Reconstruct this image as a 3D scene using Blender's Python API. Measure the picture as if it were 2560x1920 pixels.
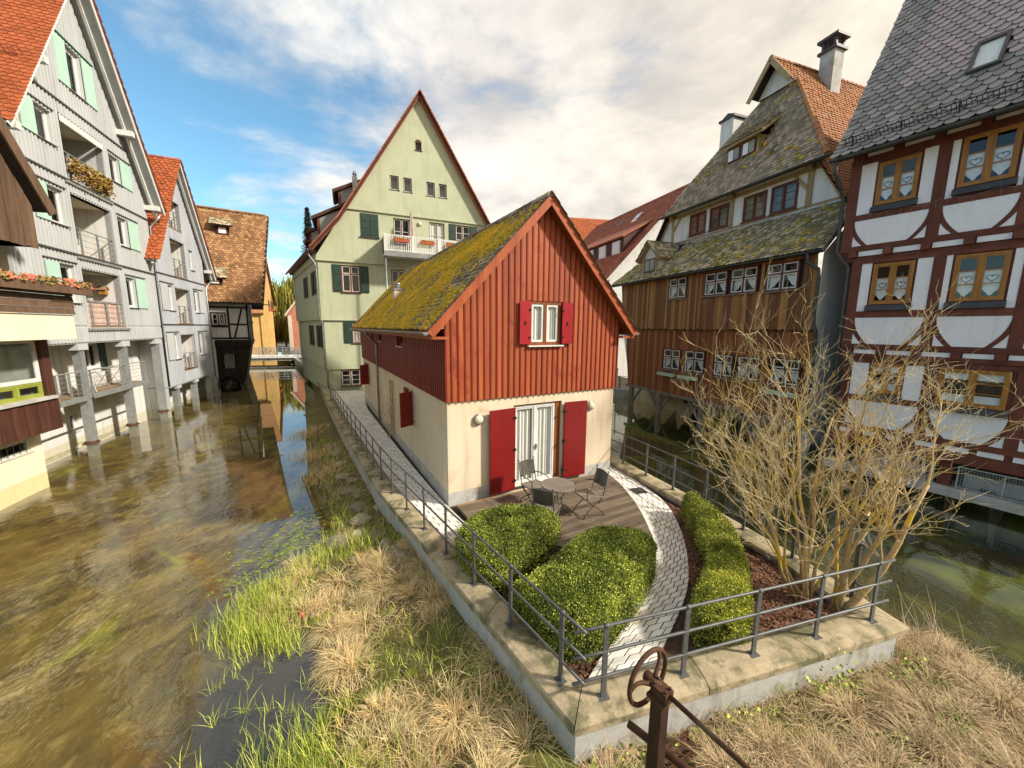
import bpy, math, random
from math import sin, cos, pi, radians, sqrt, atan2, floor, exp
from mathutils import Vector, Matrix, noise
sc = bpy.context.scene
for o in list(bpy.data.objects): bpy.data.objects.remove(o)
col = sc.collection
RN = random.Random(11)
# ------------------------------------------------------------------ camera, sky, sun, exposure
CAMZ = 4.7; FPX = 936.4
cam = bpy.data.cameras.new('camera'); camo = bpy.data.objects.new('camera', cam); col.objects.link(camo)
cam.sensor_fit = 'HORIZONTAL'; cam.sensor_width = 36; cam.lens = 36 * FPX / 2560
cam.clip_start = 0.05; cam.clip_end = 3000
_p = radians(8.555); _r = radians(-0.487)
FW = Vector((0, cos(_p), -sin(_p))); _dn = Vector((0, -sin(_p), -cos(_p))); _rt = Vector((1, 0, 0))
RT = cos(_r) * _rt + sin(_r) * _dn; DN = -sin(_r) * _rt + cos(_r) * _dn
camo.matrix_world = Matrix(((RT.x, -DN.x, -FW.x, 0), (RT.y, -DN.y, -FW.y, 0), (RT.z, -DN.z, -FW.z, CAMZ), (0, 0, 0, 1)))
sc.camera = camo
SUN_EL = 36.0; SUN_AZ = -14.0      # azimuth measured from +x towards +y
sd = Vector((cos(radians(SUN_AZ)) * cos(radians(SUN_EL)), sin(radians(SUN_AZ)) * cos(radians(SUN_EL)), sin(radians(SUN_EL))))
sun = bpy.data.lights.new('sun', 'SUN'); sun.energy = 2.5; sun.angle = radians(4.0); sun.color = (1.0, .93, .82)
suno = bpy.data.objects.new('sun', sun); col.objects.link(suno)
suno.rotation_euler = sd.to_track_quat('Z', 'Y').to_euler()
sc.view_settings.view_transform = 'Standard'; sc.view_settings.look = 'None'
sc.view_settings.exposure = 1.3; sc.view_settings.gamma = 1.0
sc.view_settings.use_curve_mapping = False
sc.cycles.max_bounces = 6; sc.cycles.transparent_max_bounces = 12; sc.cycles.diffuse_bounces = 3
sc.cycles.glossy_bounces = 3; sc.cycles.caustics_reflective = False; sc.cycles.caustics_refractive = False

class NT:
    def __init__(s, tree): s.t = tree; s.n = tree.nodes; s.l = tree.links
    def new(s, typ, **kw):
        n = s.n.new(typ)
        for k, v in kw.items():
            if k.startswith('i_'):
                key = k[2:]; key = int(key) if key.isdigit() else key.replace('_', ' ')
                s.put(n.inputs[key], v)
            else: setattr(n, k, v)
        return n
    def put(s, sock, v):
        if hasattr(v, 'is_output') and v.is_output: s.l.new(v, sock)
        elif isinstance(v, bpy.types.Node): s.l.new(v.outputs[0], sock)
        else: sock.default_value = v
    def math(s, op, a, b=None, c=None, clamp=False):
        n = s.n.new('ShaderNodeMath'); n.operation = op; n.use_clamp = clamp
        for i, v in enumerate((a, b, c)):
            if v is not None: s.put(n.inputs[i], v)
        return n.outputs[0]
    def mix(s, f, a, b, mode='MIX'):
        n = s.n.new('ShaderNodeMix'); n.data_type = 'RGBA'; n.blend_type = mode
        s.put(n.inputs[0], f)
        s.put(n.inputs[6], (*a, 1) if isinstance(a, tuple) and len(a) == 3 else a)
        s.put(n.inputs[7], (*b, 1) if isinstance(b, tuple) and len(b) == 3 else b)
        return n.outputs[2]
    def ramp(s, v, lo, hi, a=0., b=1.):
        n = s.n.new('ShaderNodeMapRange'); n.interpolation_type = 'SMOOTHSTEP'
        s.put(n.inputs[0], v); s.put(n.inputs[1], lo); s.put(n.inputs[2], hi); s.put(n.inputs[3], a); s.put(n.inputs[4], b)
        return n.outputs[0]
    def noise(s, vec, scale, det=4, rough=.5, dist=0.):
        n = s.n.new('ShaderNodeTexNoise'); s.put(n.inputs['Vector'], vec); n.inputs['Scale'].default_value = scale
        n.inputs['Detail'].default_value = det; n.inputs['Roughness'].default_value = rough; n.inputs['Distortion'].default_value = dist
        return n.outputs[0]
    def vmul(s, vec, sc3, rot=None):
        n = s.n.new('ShaderNodeMapping'); s.put(n.inputs[0], vec); n.inputs['Scale'].default_value = sc3
        if rot: n.inputs['Rotation'].default_value = rot
        return n.outputs[0]

# world: physical sky with a layer of cloud (broken to the left, closed to the right)
wd = bpy.data.worlds.new('World'); sc.world = wd; wd.use_nodes = True
T = NT(wd.node_tree); T.n.clear()
sky = T.new('ShaderNodeTexSky'); sky.sky_type = 'NISHITA'; sky.sun_disc = False
sky.sun_elevation = radians(SUN_EL); sky.sun_rotation = radians(90 - SUN_AZ); sky.altitude = 450; sky.ozone_density = 2.0; sky.air_density = 1.0; sky.dust_density = .6
SKY_S = 0.098
skyc = T.new('ShaderNodeVectorMath', operation='SCALE'); T.put(skyc.inputs[0], sky.outputs[0]); skyc.inputs['Scale'].default_value = SKY_S
blue = T.mix(1.0, skyc.outputs[0], (.74, 1.0, .93), 'MULTIPLY')
tc = T.new('ShaderNodeTexCoord'); dirv = tc.outputs['Generated']
sep = T.new('ShaderNodeSeparateXYZ'); T.put(sep.inputs[0], dirv)
den = T.math('ADD', T.math('MAXIMUM', sep.outputs[2], 0.0), 0.16)
cx = T.math('DIVIDE', sep.outputs[0], den); cy = T.math('DIVIDE', sep.outputs[1], den)
cmb = T.new('ShaderNodeCombineXYZ'); T.put(cmb.inputs[0], cx); T.put(cmb.inputs[1], cy)
pv = T.vmul(cmb.outputs[0], (1.0, 1.25, 1), (0, 0, radians(-28)))
n1 = T.noise(pv, 1.15, 10, .60, .2)
n2 = T.noise(T.vmul(cmb.outputs[0], (1, 1, 1), (0, 0, 1.1)), 2.0, 6, .55, .3)
n3 = T.noise(pv, 0.55, 3, .5)
# heavier cloud towards +x, open sky towards -x
side = T.ramp(T.math('ADD', sep.outputs[0], T.math('MULTIPLY', n3, .25)), -.62, .28, -.09, .28)
low = T.ramp(sep.outputs[2], .02, .30, .12, 0.)
cov = T.math('ADD', T.math('ADD', n1, side), T.math('ADD', low, T.math('MULTIPLY', T.math('SUBTRACT', n2, .5), .16)))
cmask = T.ramp(cov, .44, .69, 0., .97)
shade = T.ramp(T.math('ADD', T.math('MULTIPLY', n2, .6), T.math('MULTIPLY', n1, .55)), .42, .70)
ccol = T.mix(shade, (.285, .272, .268), (.485, .458, .415))
warm = T.ramp(sep.outputs[0], -.3, .7)
ccol = T.mix(warm, ccol, T.mix(1.0, ccol, (1.04, .97, .86), 'MULTIPLY'))
skymix = T.mix(cmask, blue, ccol)
bg = T.new('ShaderNodeBackground'); T.put(bg.inputs[0], skymix); bg.inputs[1].default_value = 1.0
wo = T.new('ShaderNodeOutputWorld'); T.l.new(bg.outputs[0], wo.inputs[0])

# ------------------------------------------------------------------ materials
def M(name, c1, c2=None, sc3=(5, 5, 5), lo=.35, hi=.65, det=5, rough=.8, bump=0., bsc=None, bdet=6, rnd=0., rcol=None, c3=None, s3=.6, t3=(.55, .68), spec=.3, metal=0., coord='pos', bdist=.02, grain=0., streak=0.):
    m = bpy.data.materials.new(name); m.use_nodes = True
    T = NT(m.node_tree); T.n.clear()
    b = T.new('ShaderNodeBsdfPrincipled'); out = T.new('ShaderNodeOutputMaterial'); T.l.new(b.outputs[0], out.inputs[0])
    if coord == 'pos': vec = T.new('ShaderNodeNewGeometry').outputs['Position']
    else: vec = T.new('ShaderNodeTexCoord').outputs['Object']
    at = T.new('ShaderNodeAttribute', attribute_name='rnd').outputs['Fac']
    base = (*c1, 1)
    mv = T.vmul(vec, sc3)
    if rnd or rcol:   # shift the texture by the piece's own number so that pieces differ
        off = T.new('ShaderNodeCombineXYZ'); T.put(off.inputs[0], T.math('MULTIPLY', at, 37.)); T.put(off.inputs[1], T.math('MULTIPLY', at, 91.))
        va = T.new('ShaderNodeVectorMath', operation='ADD'); T.put(va.inputs[0], mv); T.put(va.inputs[1], off.outputs[0]); mv = va.outputs[0]
    if c2: base = T.mix(T.ramp(T.noise(mv, 1.0, det, .6), lo, hi), c1, c2)
    if c3: base = T.mix(T.ramp(T.noise(vec, s3, 5, .65, .3), t3[0], t3[1]), base, c3)
    if rcol: base = T.mix(T.ramp(at, .35, 1.0), base, rcol)
    if rnd:
        hv = T.new('ShaderNodeHueSaturation'); T.put(hv.inputs['Color'], base)
        T.put(hv.inputs['Value'], T.math('ADD', T.math('MULTIPLY', at, 2 * rnd), 1 - rnd)); base = hv.outputs[0]
    if grain:
        hv = T.new('ShaderNodeHueSaturation'); T.put(hv.inputs['Color'], base)
        T.put(hv.inputs['Value'], T.math('ADD', T.math('MULTIPLY', T.noise(vec, 45, 3, .7), 2 * grain), 1 - grain)); base = hv.outputs[0]
    if streak:   # rain streaks and grime
        hv = T.new('ShaderNodeHueSaturation'); T.put(hv.inputs['Color'], base); sn = T.noise(T.vmul(vec, (6, 6, .42)), 1.0, 6, .6, .3)
        T.put(hv.inputs['Value'], T.math('SUBTRACT', 1.0, T.math('MULTIPLY', T.ramp(sn, .48, .78), streak))); base = hv.outputs[0]
    T.put(b.inputs['Base Color'], base); b.inputs['Roughness'].default_value = rough; b.inputs['Metallic'].default_value = metal
    b.inputs['Specular IOR Level'].default_value = spec
    if bump:
        bn = T.new('ShaderNodeBump'); bn.inputs['Strength'].default_value = bump; bn.inputs['Distance'].default_value = bdist
        T.put(bn.inputs['Height'], T.noise(T.vmul(vec, bsc or sc3), 1.0, bdet, .65)); T.l.new(bn.outputs[0], b.inputs['Normal'])
    return m
MT = {}
def glassmat(name, tint=(.96, .97, .96), ior=1.6, rough=.01):
    m = bpy.data.materials.new(name); m.use_nodes = True; T = NT(m.node_tree); T.n.clear()
    fr = T.new('ShaderNodeFresnel'); fr.inputs[0].default_value = ior
    tr = T.new('ShaderNodeBsdfTransparent'); tr.inputs[0].default_value = (*tint, 1)
    gl = T.new('ShaderNodeBsdfGlossy'); gl.inputs['Roughness'].default_value = rough
    geo = T.new('ShaderNodeNewGeometry')
    bn = T.new('ShaderNodeBump'); bn.inputs['Strength'].default_value = .04; bn.inputs['Distance'].default_value = .02
    T.put(bn.inputs['Height'], T.noise(geo.outputs['Position'], 2.5, 2)); T.l.new(bn.outputs[0], gl.inputs['Normal'])
    mx = T.new('ShaderNodeMixShader'); T.put(mx.inputs[0], T.math('MULTIPLY', fr.outputs[0], T.math('SUBTRACT', 1.0, geo.outputs['Backfacing']))); T.l.new(tr.outputs[0], mx.inputs[1]); T.l.new(gl.outputs[0], mx.inputs[2])
    out = T.new('ShaderNodeOutputMaterial'); T.l.new(mx.outputs[0], out.inputs[0]); return m
MT['glass'] = glassmat('glass')
MT['room'] = M('dark_room', (.022, .022, .02), (.05, .046, .04), (1, 1, 1))
MT['room_warm'] = M('warm_room', (.05, .04, .03), (.16, .12, .07), (.8, .8, .8))
MT['curtain'] = M('curtain_cloth', (.70, .69, .65), (.78, .77, .73), (14, 14, .3), rough=.9)
MT['blind'] = M('blind_cloth', (.34, .35, .31), (.24, .25, .22), (1, 1, 2), rough=.8)
MT['lace'] = M('lace_cloth', (.85, .85, .86), (.74, .74, .77), (30, 30, 30), rough=.9)
MT['white_paint'] = M('white_paint', (.72, .71, .68), (.62, .61, .57), (3, 3, 3), rough=.45)
MT['plaster_cream'] = M('cream_plaster', (.72, .595, .43), (.68, .55, .385), (1.5, 1.5, .8), rough=.92, bump=.3, bsc=(60, 60, 60), bdist=.006, c3=(.50, .375, .24), s3=1.1, t3=(.55, .74), grain=.05, streak=.28)
MT['plinth_grey'] = M('plinth_grey', (.50, .485, .45), (.40, .385, .35), (3, 3, 3), rough=.9, bump=.3, bsc=(60, 60, 60), bdist=.006, c3=(.33, .30, .24), s3=2.0)
MT['red_board'] = M('red_brown_board', (.335, .072, .021), (.39, .100, .029), (9, 9, .7), rough=.6, rnd=.16, bump=.12, bsc=(40, 40, 2), bdist=.004, c3=(.27, .05, .016), s3=1.3, grain=.07, streak=.30)
MT['red_batten'] = M('dark_red_batten', (.155, .012, .008), (.19, .018, .010), (9, 9, .9), rough=.55, rnd=.14)
MT['red_shutter'] = M('red_shutter_paint', (.175, .006, .005), (.205, .008, .007), (2, 2, .6), rough=.38, c3=(.18, .006, .006), s3=1.6, spec=.4, streak=.35)
MT['crimson_shutter'] = M('crimson_shutter_paint', (.30, .010, .016), (.33, .014, .02), (2, 2, 1), rough=.4)
MT['brown_frame'] = M('brown_wood_frame', (.24, .070, .016), (.17, .048, .012), (12, 12, 1), rough=.5)
MT['moss'] = M('roof_moss', (.60, .375, .022), (.36, .265, .022), (2.2, 2.2, 2.2), lo=.30, hi=.62, rough=.95, rnd=.34, bump=.9, bsc=(90, 90, 90), bdist=.02, c3=(.66, .385, .016), s3=.9, t3=(.45, .62))
MT['tile_old'] = M('old_mossy_tile', (.255, .20, .13), (.17, .135, .09), (6, 6, 6), rough=.9, rnd=.34, rcol=(.33, .27, .18), bump=.3, bsc=(40, 40, 40), bdist=.006, c3=(.165, .145, .04), s3=1.4, t3=(.56, .72))
MT['tile_grey'] = M('weathered_grey_tile', (.26, .205, .145), (.33, .265, .185), (5, 5, 5), rough=.85, rnd=.26, rcol=(.40, .30, .20), bump=.3, bsc=(40, 40, 40), bdist=.006, c3=(.12, .108, .045), s3=.55, t3=(.58, .72))
MT['tile_lean'] = M('lichen_brown_tile', (.34, .28, .155), (.22, .18, .11), (5, 5, 5), rough=.9, rnd=.28, rcol=(.47, .39, .25), bump=.3, bsc=(40, 40, 40), bdist=.006, c3=(.22, .195, .045), s3=.7, t3=(.50, .66))
MT['tile_orange'] = M('orange_clay_tile', (.40, .105, .033), (.33, .082, .027), (4, 4, 4), rough=.7, rnd=.18, bump=.15, bsc=(40, 40, 40), bdist=.004)
MT['tile_orange2'] = M('faded_orange_tile', (.52, .215, .08), (.42, .16, .06), (4, 4, 4), rough=.8, rnd=.30, rcol=(.30, .16, .08), bump=.2, bsc=(40, 40, 40), bdist=.004)
MT['tile_red'] = M('dull_red_tile', (.43, .145, .075), (.34, .11, .06), (4, 4, 4), rough=.8, rnd=.25)
MT['tile_brown'] = M('brown_clay_tile', (.31, .155, .068), (.24, .12, .055), (3, 3, 3), rough=.85, rnd=.14, rcol=(.38, .21, .095), c3=(.19, .10, .045), s3=.35, t3=(.5, .7))
MT['tile_slate'] = M('dark_slate_tile', (.235, .212, .192), (.30, .268, .24), (5, 5, 5), rough=.6, rnd=.26, bump=.2, bsc=(30, 30, 30), bdist=.004, c3=(.20, .19, .15), s3=.8)
MT['tile_purple'] = M('purple_tile', (.36, .275, .275), (.42, .325, .32), (4, 4, 4), rough=.5, rnd=.16, bump=.15, bsc=(30, 30, 30), bdist=.004)
MT['zinc'] = M('zinc_metal', (.36, .36, .35), (.26, .26, .25), (4, 4, 4), rough=.4, metal=.75)
MT['dark_zinc'] = M('dark_gutter_metal', (.065, .066, .062), (.095, .095, .088), (5, 5, 5), rough=.5, metal=.4)
MT['rail'] = M('rail_grey_paint', (.075, .077, .076), (.105, .106, .103), (12, 12, 12), rough=.45, spec=.5)
MT['coping'] = M('coping_concrete', (.44, .355, .225), (.335, .27, .165), (5, 5, 5), rough=.92, bump=.5, bsc=(35, 35, 35), bdist=.012, c3=(.155, .14, .075), s3=2.2, t3=(.47, .62), grain=.3)
MT['concrete'] = M('wall_concrete', (.50, .49, .455), (.43, .42, .385), (2, 2, 4), rough=.9, bump=.3, bsc=(30, 30, 30), bdist=.01, c3=(.30, .29, .15), s3=1.7, t3=(.52, .68), grain=.08, streak=.45)
MT['paver'] = M('pale_paving_stone', (.78, .75, .68), (.70, .655, .57), (7, 7, 7), rough=.85, rnd=.12, bump=.35, bsc=(40, 40, 40), bdist=.006, c3=(.52, .41, .22), s3=1.3, t3=(.54, .72), grain=.08)
MT['joint'] = M('joint_sand', (.075, .062, .045), (.05, .042, .03), (20, 20, 20), rough=.95)
MT['deck'] = M('deck_wood', (.105, .078, .054), (.165, .125, .085), (2.2, 26, 26), rough=.75, rnd=.30, bump=.25, bsc=(3, 60, 60), bdist=.004, coord='obj', c3=(.20, .15, .10), s3=2.2, t3=(.58, .75))
MT['deck_edge'] = M('deck_edge_wood', (.30, .20, .11), (.23, .15, .08), (2, 26, 26), rough=.75, coord='obj', rnd=.1)
MT['soil'] = M('soil_dark', (.050, .032, .020), (.095, .060, .036), (14, 14, 14), rough=.95, bump=.8, bsc=(30, 30, 30), bdist=.03)
MT['leaf_litter'] = M('leaf_litter', (.20, .090, .045), (.33, .185, .11), (6, 6, 6), rough=.9, rnd=.45, rcol=(.11, .045, .025))
MT['green_plaster'] = M('green_plaster', (.42, .47, .265), (.385, .435, .245), (1.2, 1.2, 1.2), rough=.92, bump=.3, bsc=(22, 22, 22), bdist=.01, c3=(.36, .40, .23), s3=.5, t3=(.5, .75), grain=.04)
MT['mint_plaster'] = M('mint_plaster', (.50, .58, .43), (.46, .54, .40), (1.2, 1.2, 1.2), rough=.92, bump=.25, bsc=(22, 22, 22), bdist=.01, grain=.03)
MT['green_shutter'] = M('dark_green_shutter', (.022, .045, .034), (.030, .056, .042), (3, 3, 3), rough=.5)
MT['grey_clad'] = M('grey_cladding', (.53, .54, .53), (.48, .49, .48), (1.2, 1.2, .5), rough=.6, spec=.4, grain=.03, streak=.16)
MT['grey_clad2'] = M('blue_grey_cladding', (.49, .505, .53), (.44, .455, .475), (1.2, 1.2, .5), rough=.6, spec=.4, streak=.16)
MT['mint_shutter'] = M('mint_shutter', (.46, .66, .54), (.42, .61, .50), (2, 2, 2), rough=.6)
MT['white_plaster'] = M('white_plaster', (.74, .72, .68), (.67, .65, .60), (2, 2, 1), rough=.92, bump=.2, bsc=(25, 25, 25), bdist=.01, c3=(.56, .52, .45), s3=.8, t3=(.58, .8), streak=.30)
MT['infill'] = M('white_infill_plaster', (.90, .87, .875), (.85, .82, .825), (2, 2, 2), rough=.92, bump=.3, bsc=(28, 28, 28), bdist=.012, grain=.05, streak=.12)
MT['timber_red'] = M('oxblood_timber', (.165, .052, .031), (.12, .037, .022), (5, 5, 2), rough=.7, rnd=.22, bump=.3, bsc=(9, 9, 9), bdist=.01)
MT['timber_dark'] = M('dark_old_timber', (.030, .022, .016), (.018, .013, .010), (6, 6, 2), rough=.8, rnd=.2)
MT['timber_pale'] = M('pale_oak_timber', (.40, .29, .15), (.32, .225, .11), (4, 4, 4), rough=.75, rnd=.12)
MT['window_oak'] = M('honey_window_wood', (.42, .185, .035), (.33, .14, .026), (10, 10, 1.5), rough=.45)
MT['window_red'] = M('redbrown_window_wood', (.125, .032, .016), (.09, .024, .012), (10, 10, 1.5), rough=.5)
MT['slate_sill'] = M('slate_sill', (.055, .05, .055), (.075, .07, .072), (6, 6, 6), rough=.5)
MT['board_old'] = M('weathered_brown_board', (.25, .10, .034), (.155, .072, .032), (10, 10, .55), lo=.3, hi=.7, rough=.75, rnd=.2, rcol=(.36, .17, .06), bump=.35, bsc=(45, 45, 2), bdist=.006, c3=(.26, .21, .16), s3=.9, t3=(.60, .75), grain=.12)
MT['board_red'] = M('redbrown_weathered_board', (.26, .08, .024), (.18, .066, .027), (10, 10, .55), lo=.3, hi=.7, rough=.75, rnd=.2, rcol=(.33, .13, .045), bump=.35, bsc=(45, 45, 2), bdist=.006, c3=(.28, .22, .165), s3=.8, t3=(.60, .75), grain=.12)
MT['board_brown'] = M('dark_brown_board', (.155, .095, .058), (.11, .066, .04), (8, 8, 1), rough=.7, rnd=.22, bump=.2, bsc=(40, 40, 2), bdist=.004)
MT['board_maroon'] = M('maroon_board', (.090, .034, .022), (.065, .024, .016), (8, 8, 1), rough=.65, rnd=.2, bump=.2, bsc=(40, 40, 2), bdist=.004)
MT['grey_wood'] = M('grey_weathered_wood', (.26, .225, .18), (.17, .145, .115), (8, 8, 2), rough=.85, bump=.4, bsc=(40, 40, 6), bdist=.01, rnd=.15)
MT['cream_paint'] = M('pale_cream_panel', (.80, .735, .54), (.77, .70, .50), (1, 1, 1), rough=.7, streak=.10)
MT['lime_frame'] = M('lime_window_frame', (.30, .33, .055), (.26, .29, .045), (3, 3, 3), rough=.5)
MT['yellow_plaster'] = M('yellow_plaster', (.66, .42, .15), (.60, .37, .12), (1, 1, 1), rough=.9, streak=.2)
MT['pink_plaster'] = M('pink_plaster', (.60, .285, .20), (.53, .24, .165), (.8, .8, 2), rough=.9, streak=.25)
MT['rust'] = M('rusty_steel', (.105, .045, .022), (.065, .030, .017), (14, 14, 14), rough=.75, metal=.25, bump=.4, bsc=(60, 60, 60), bdist=.004, c3=(.15, .10, .06), s3=6, t3=(.55, .7))
MT['dark_steel'] = M('dark_brown_steel', (.035, .018, .012), (.055, .028, .018), (10, 10, 4), rough=.6, metal=.3)
MT['garden_metal'] = M('garden_furniture_metal', (.085, .078, .066), (.125, .115, .095), (9, 9, 9), rough=.5, metal=.4)
MT['table_metal'] = M('table_top_metal', (.225, .195, .16), (.28, .245, .20), (5, 5, 5), rough=.4, metal=.3)
MT['lamp_glass'] = M('opal_lamp_glass', (.72, .64, .47), (.66, .58, .42), (3, 3, 3), rough=.3)
MT['galv'] = M('galvanised_steel', (.42, .435, .42), (.33, .345, .335), (6, 6, 6), rough=.45, metal=.5)
MT['straw'] = M('dry_grass', (.76, .575, .25), (.86, .71, .39), (3, 3, 3), rough=.8, rnd=.55, rcol=(.40, .235, .09))
MT['straw_brown'] = M('brown_dead_grass', (.56, .42, .22), (.66, .52, .30), (3, 3, 3), rough=.85, rnd=.5, rcol=(.27, .165, .085))
MT['green_grass'] = M('green_grass', (.30, .37, .04), (.21, .30, .032), (3, 3, 3), rough=.7, rnd=.40, rcol=(.48, .50, .10))
MT['moss_ground'] = M('mossy_ground', (.205, .20, .028), (.13, .15, .02), (6, 6, 6), rough=.95, rnd=.3, bump=1., bsc=(40, 40, 40), bdist=.04)
MT['box_leaf'] = M('box_leaf', (.215, .265, .028), (.15, .205, .022), (3, 3, 3), rough=.5, rnd=.55, rcol=(.50, .52, .085), spec=.4)
MT['box_leaf2'] = M('box_leaf_yellow', (.30, .33, .030), (.215, .255, .025), (3, 3, 3), rough=.5, rnd=.50, rcol=(.55, .53, .08), spec=.4)
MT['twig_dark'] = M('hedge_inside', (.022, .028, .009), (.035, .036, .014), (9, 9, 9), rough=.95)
MT['bark_yellow'] = M('lichen_bark', (.50, .355, .17), (.34, .235, .115), (16, 16, 16), rough=.85, rnd=.25, bump=.4, bsc=(40, 40, 40), bdist=.008, c3=(.62, .41, .045), s3=2.4, t3=(.50, .62))
MT['twig_pale'] = M('pale_twig', (.80, .66, .40), (.66, .51, .28), (8, 8, 8), rough=.8, rnd=.3, c3=(.66, .46, .08), s3=2.0, t3=(.52, .64))
MT['twig_brown'] = M('brown_twig', (.42, .30, .19), (.55, .42, .26), (8, 8, 8), rough=.85, rnd=.3)
MT['stone'] = M('bank_stone', (.30, .265, .17), (.20, .175, .11), (5, 5, 5), rough=.9, rnd=.25, bump=.6, bsc=(18, 18, 18), bdist=.03, c3=(.19, .20, .05), s3=3, t3=(.55, .7))
MT['foliage_dark'] = M('conifer_green', (.028, .048, .028), (.04, .062, .034), (2, 2, 2), rough=.8, rnd=.3)
MT['willow'] = M('willow_yellow', (.30, .27, .045), (.22, .205, .035), (1, 1, 1), rough=.8, rnd=.35)
MT['water_leaf'] = M('water_plant_leaf', (.24, .30, .055), (.17, .235, .04), (4, 4, 4), rough=.6, rnd=.4)
MT['red_plastic'] = M('red_plastic', (.55, .012, .015), rough=.35)
MT['orange_plastic'] = M('orange_flower_box', (.48, .095, .03), (.40, .08, .025), (4, 4, 4), rough=.6)
MT['geranium'] = M('dry_flowers', (.34, .20, .06), (.20, .20, .05), (9, 9, 9), rough=.9, rnd=.4, rcol=(.52, .14, .09))
MT['rust_plant'] = M('rusty_creeper', (.30, .12, .025), (.20, .10, .022), (9, 9, 9), rough=.9, rnd=.4, rcol=(.24, .21, .04))
MT['rose_cloth'] = M('rose_balcony_cloth', (.62, .43, .36), (.56, .38, .31), (3, 3, 9), rough=.9)
MT['parasol'] = M('parasol_cloth', (.44, .36, .31), (.36, .29, .25), (8, 8, 3), rough=.9)
MT['asphalt'] = M('far_ground', (.20, .19, .165), (.15, .14, .12), (1, 1, 1), rough=.95)
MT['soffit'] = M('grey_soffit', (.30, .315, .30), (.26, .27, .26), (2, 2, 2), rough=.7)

# ------------------------------------------------------------------ mesh helpers
class MB:
    def __init__(s): s.v = []; s.f = []; s.r = []; s.cr = .5
    def add(s, vs, fs):
        o = len(s.v); s.v.extend(vs)
        for f in fs: s.f.append(tuple(i + o for i in f)); s.r.append(s.cr)
    def box(s, x0, x1, y0, y1, z0, z1):
        s.add([(x0, y0, z0), (x1, y0, z0), (x1, y1, z0), (x0, y1, z0), (x0, y0, z1), (x1, y0, z1), (x1, y1, z1), (x0, y1, z1)],
              [(0, 3, 2, 1), (4, 5, 6, 7), (0, 1, 5, 4), (1, 2, 6, 5), (2, 3, 7, 6), (3, 0, 4, 7)])
        return s
    def beam(s, p0, p1, w, h, up=(0, 0, 1)):
        p0 = Vector(p0); p1 = Vector(p1); d = (p1 - p0).normalized(); u = Vector(up)
        a = d.cross(u)
        if a.length < 1e-4: a = d.cross(Vector((1, 0, 0)))
        a.normalize(); b = a.cross(d).normalized(); a = a * w / 2; b = b * h / 2
        vs = [tuple(p + i * a + j * b) for p in (p0, p1) for i, j in ((-1, -1), (1, -1), (1, 1), (-1, 1))]
        s.add(vs, [(3, 2, 1, 0), (4, 5, 6, 7), (0, 1, 5, 4), (1, 2, 6, 5), (2, 3, 7, 6), (3, 0, 4, 7)]); return s
    def tube(s, pts, r, n=8, caps=True):
        P = [Vector(p) for p in pts]; rs = r if isinstance(r, (list, tuple)) else [r] * len(P)
        t = (P[1] - P[0]).normalized(); a = t.orthogonal().normalized(); vs = []
        for i, p in enumerate(P):
            if 0 < i < len(P) - 1: tt = (P[i + 1] - P[i - 1])
            elif i == 0: tt = P[1] - P[0]
            else: tt = P[-1] - P[-2]
            tt = tt.normalized() if tt.length > 1e-9 else t
            a = (a - tt * a.dot(tt)); a = a.normalized() if a.length > 1e-6 else tt.orthogonal().normalized()
            b = tt.cross(a)
            for k in range(n):
                q = p + (a * cos(2 * pi * k / n) + b * sin(2 * pi * k / n)) * rs[i]; vs.append(tuple(q))
        fs = [(i * n + k, i * n + (k + 1) % n, (i + 1) * n + (k + 1) % n, (i + 1) * n + k) for i in range(len(P) - 1) for k in range(n)]
        if caps: fs += [tuple(range(n - 1, -1, -1)), tuple(range((len(P) - 1) * n, len(P) * n))]
        s.add(vs, fs); return s
    def lathe(s, c, prof, n=16, ax=(0, 0, 1)):
        ax = Vector(ax).normalized(); a = ax.orthogonal().normalized(); b = ax.cross(a); c = Vector(c); vs = []
        for r, h in prof:
            for k in range(n): vs.append(tuple(c + ax * h + (a * cos(2 * pi * k / n) + b * sin(2 * pi * k / n)) * r))
        m = len(prof); fs = [(i * n + k, i * n + (k + 1) % n, (i + 1) * n + (k + 1) % n, (i + 1) * n + k) for i in range(m - 1) for k in range(n)]
        fs += [tuple(range(n - 1, -1, -1)), tuple(range((m - 1) * n, m * n))]
        s.add(vs, fs); return s
    def prism(s, poly, y0, y1):           # polygon in (x,z), extruded along y
        n = len(poly); vs = [(x, y0, z) for x, z in poly] + [(x, y1, z) for x, z in poly]
        s.add(vs, [tuple(range(n)), tuple(range(2 * n - 1, n - 1, -1))] + [((i + 1) % n, i, n + i, n + (i + 1) % n) for i in range(n)]); return s
    def prismz(s, poly, z0, z1):          # polygon in (x,y), extruded along z (counter-clockwise)
        n = len(poly); vs = [(x, y, z0) for x, y in poly] + [(x, y, z1) for x, y in poly]
        s.add(vs, [tuple(range(n - 1, -1, -1)), tuple(range(n, 2 * n))] + [(i, (i + 1) % n, n + (i + 1) % n, n + i) for i in range(n)]); return s
    def quad(s, a, b, c, d): s.add([tuple(a), tuple(b), tuple(c), tuple(d)], [(0, 1, 2, 3)]); return s
    def mesh(s, name, smooth=False):
        me = bpy.data.meshes.new(name); me.from_pydata(s.v, [], s.f)
        at = me.attributes.new('rnd', 'FLOAT', 'FACE'); at.data.foreach_set('value', s.r)
        if smooth: me.polygons.foreach_set('use_smooth', [True] * len(me.polygons))
        me.update(); return me

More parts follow.
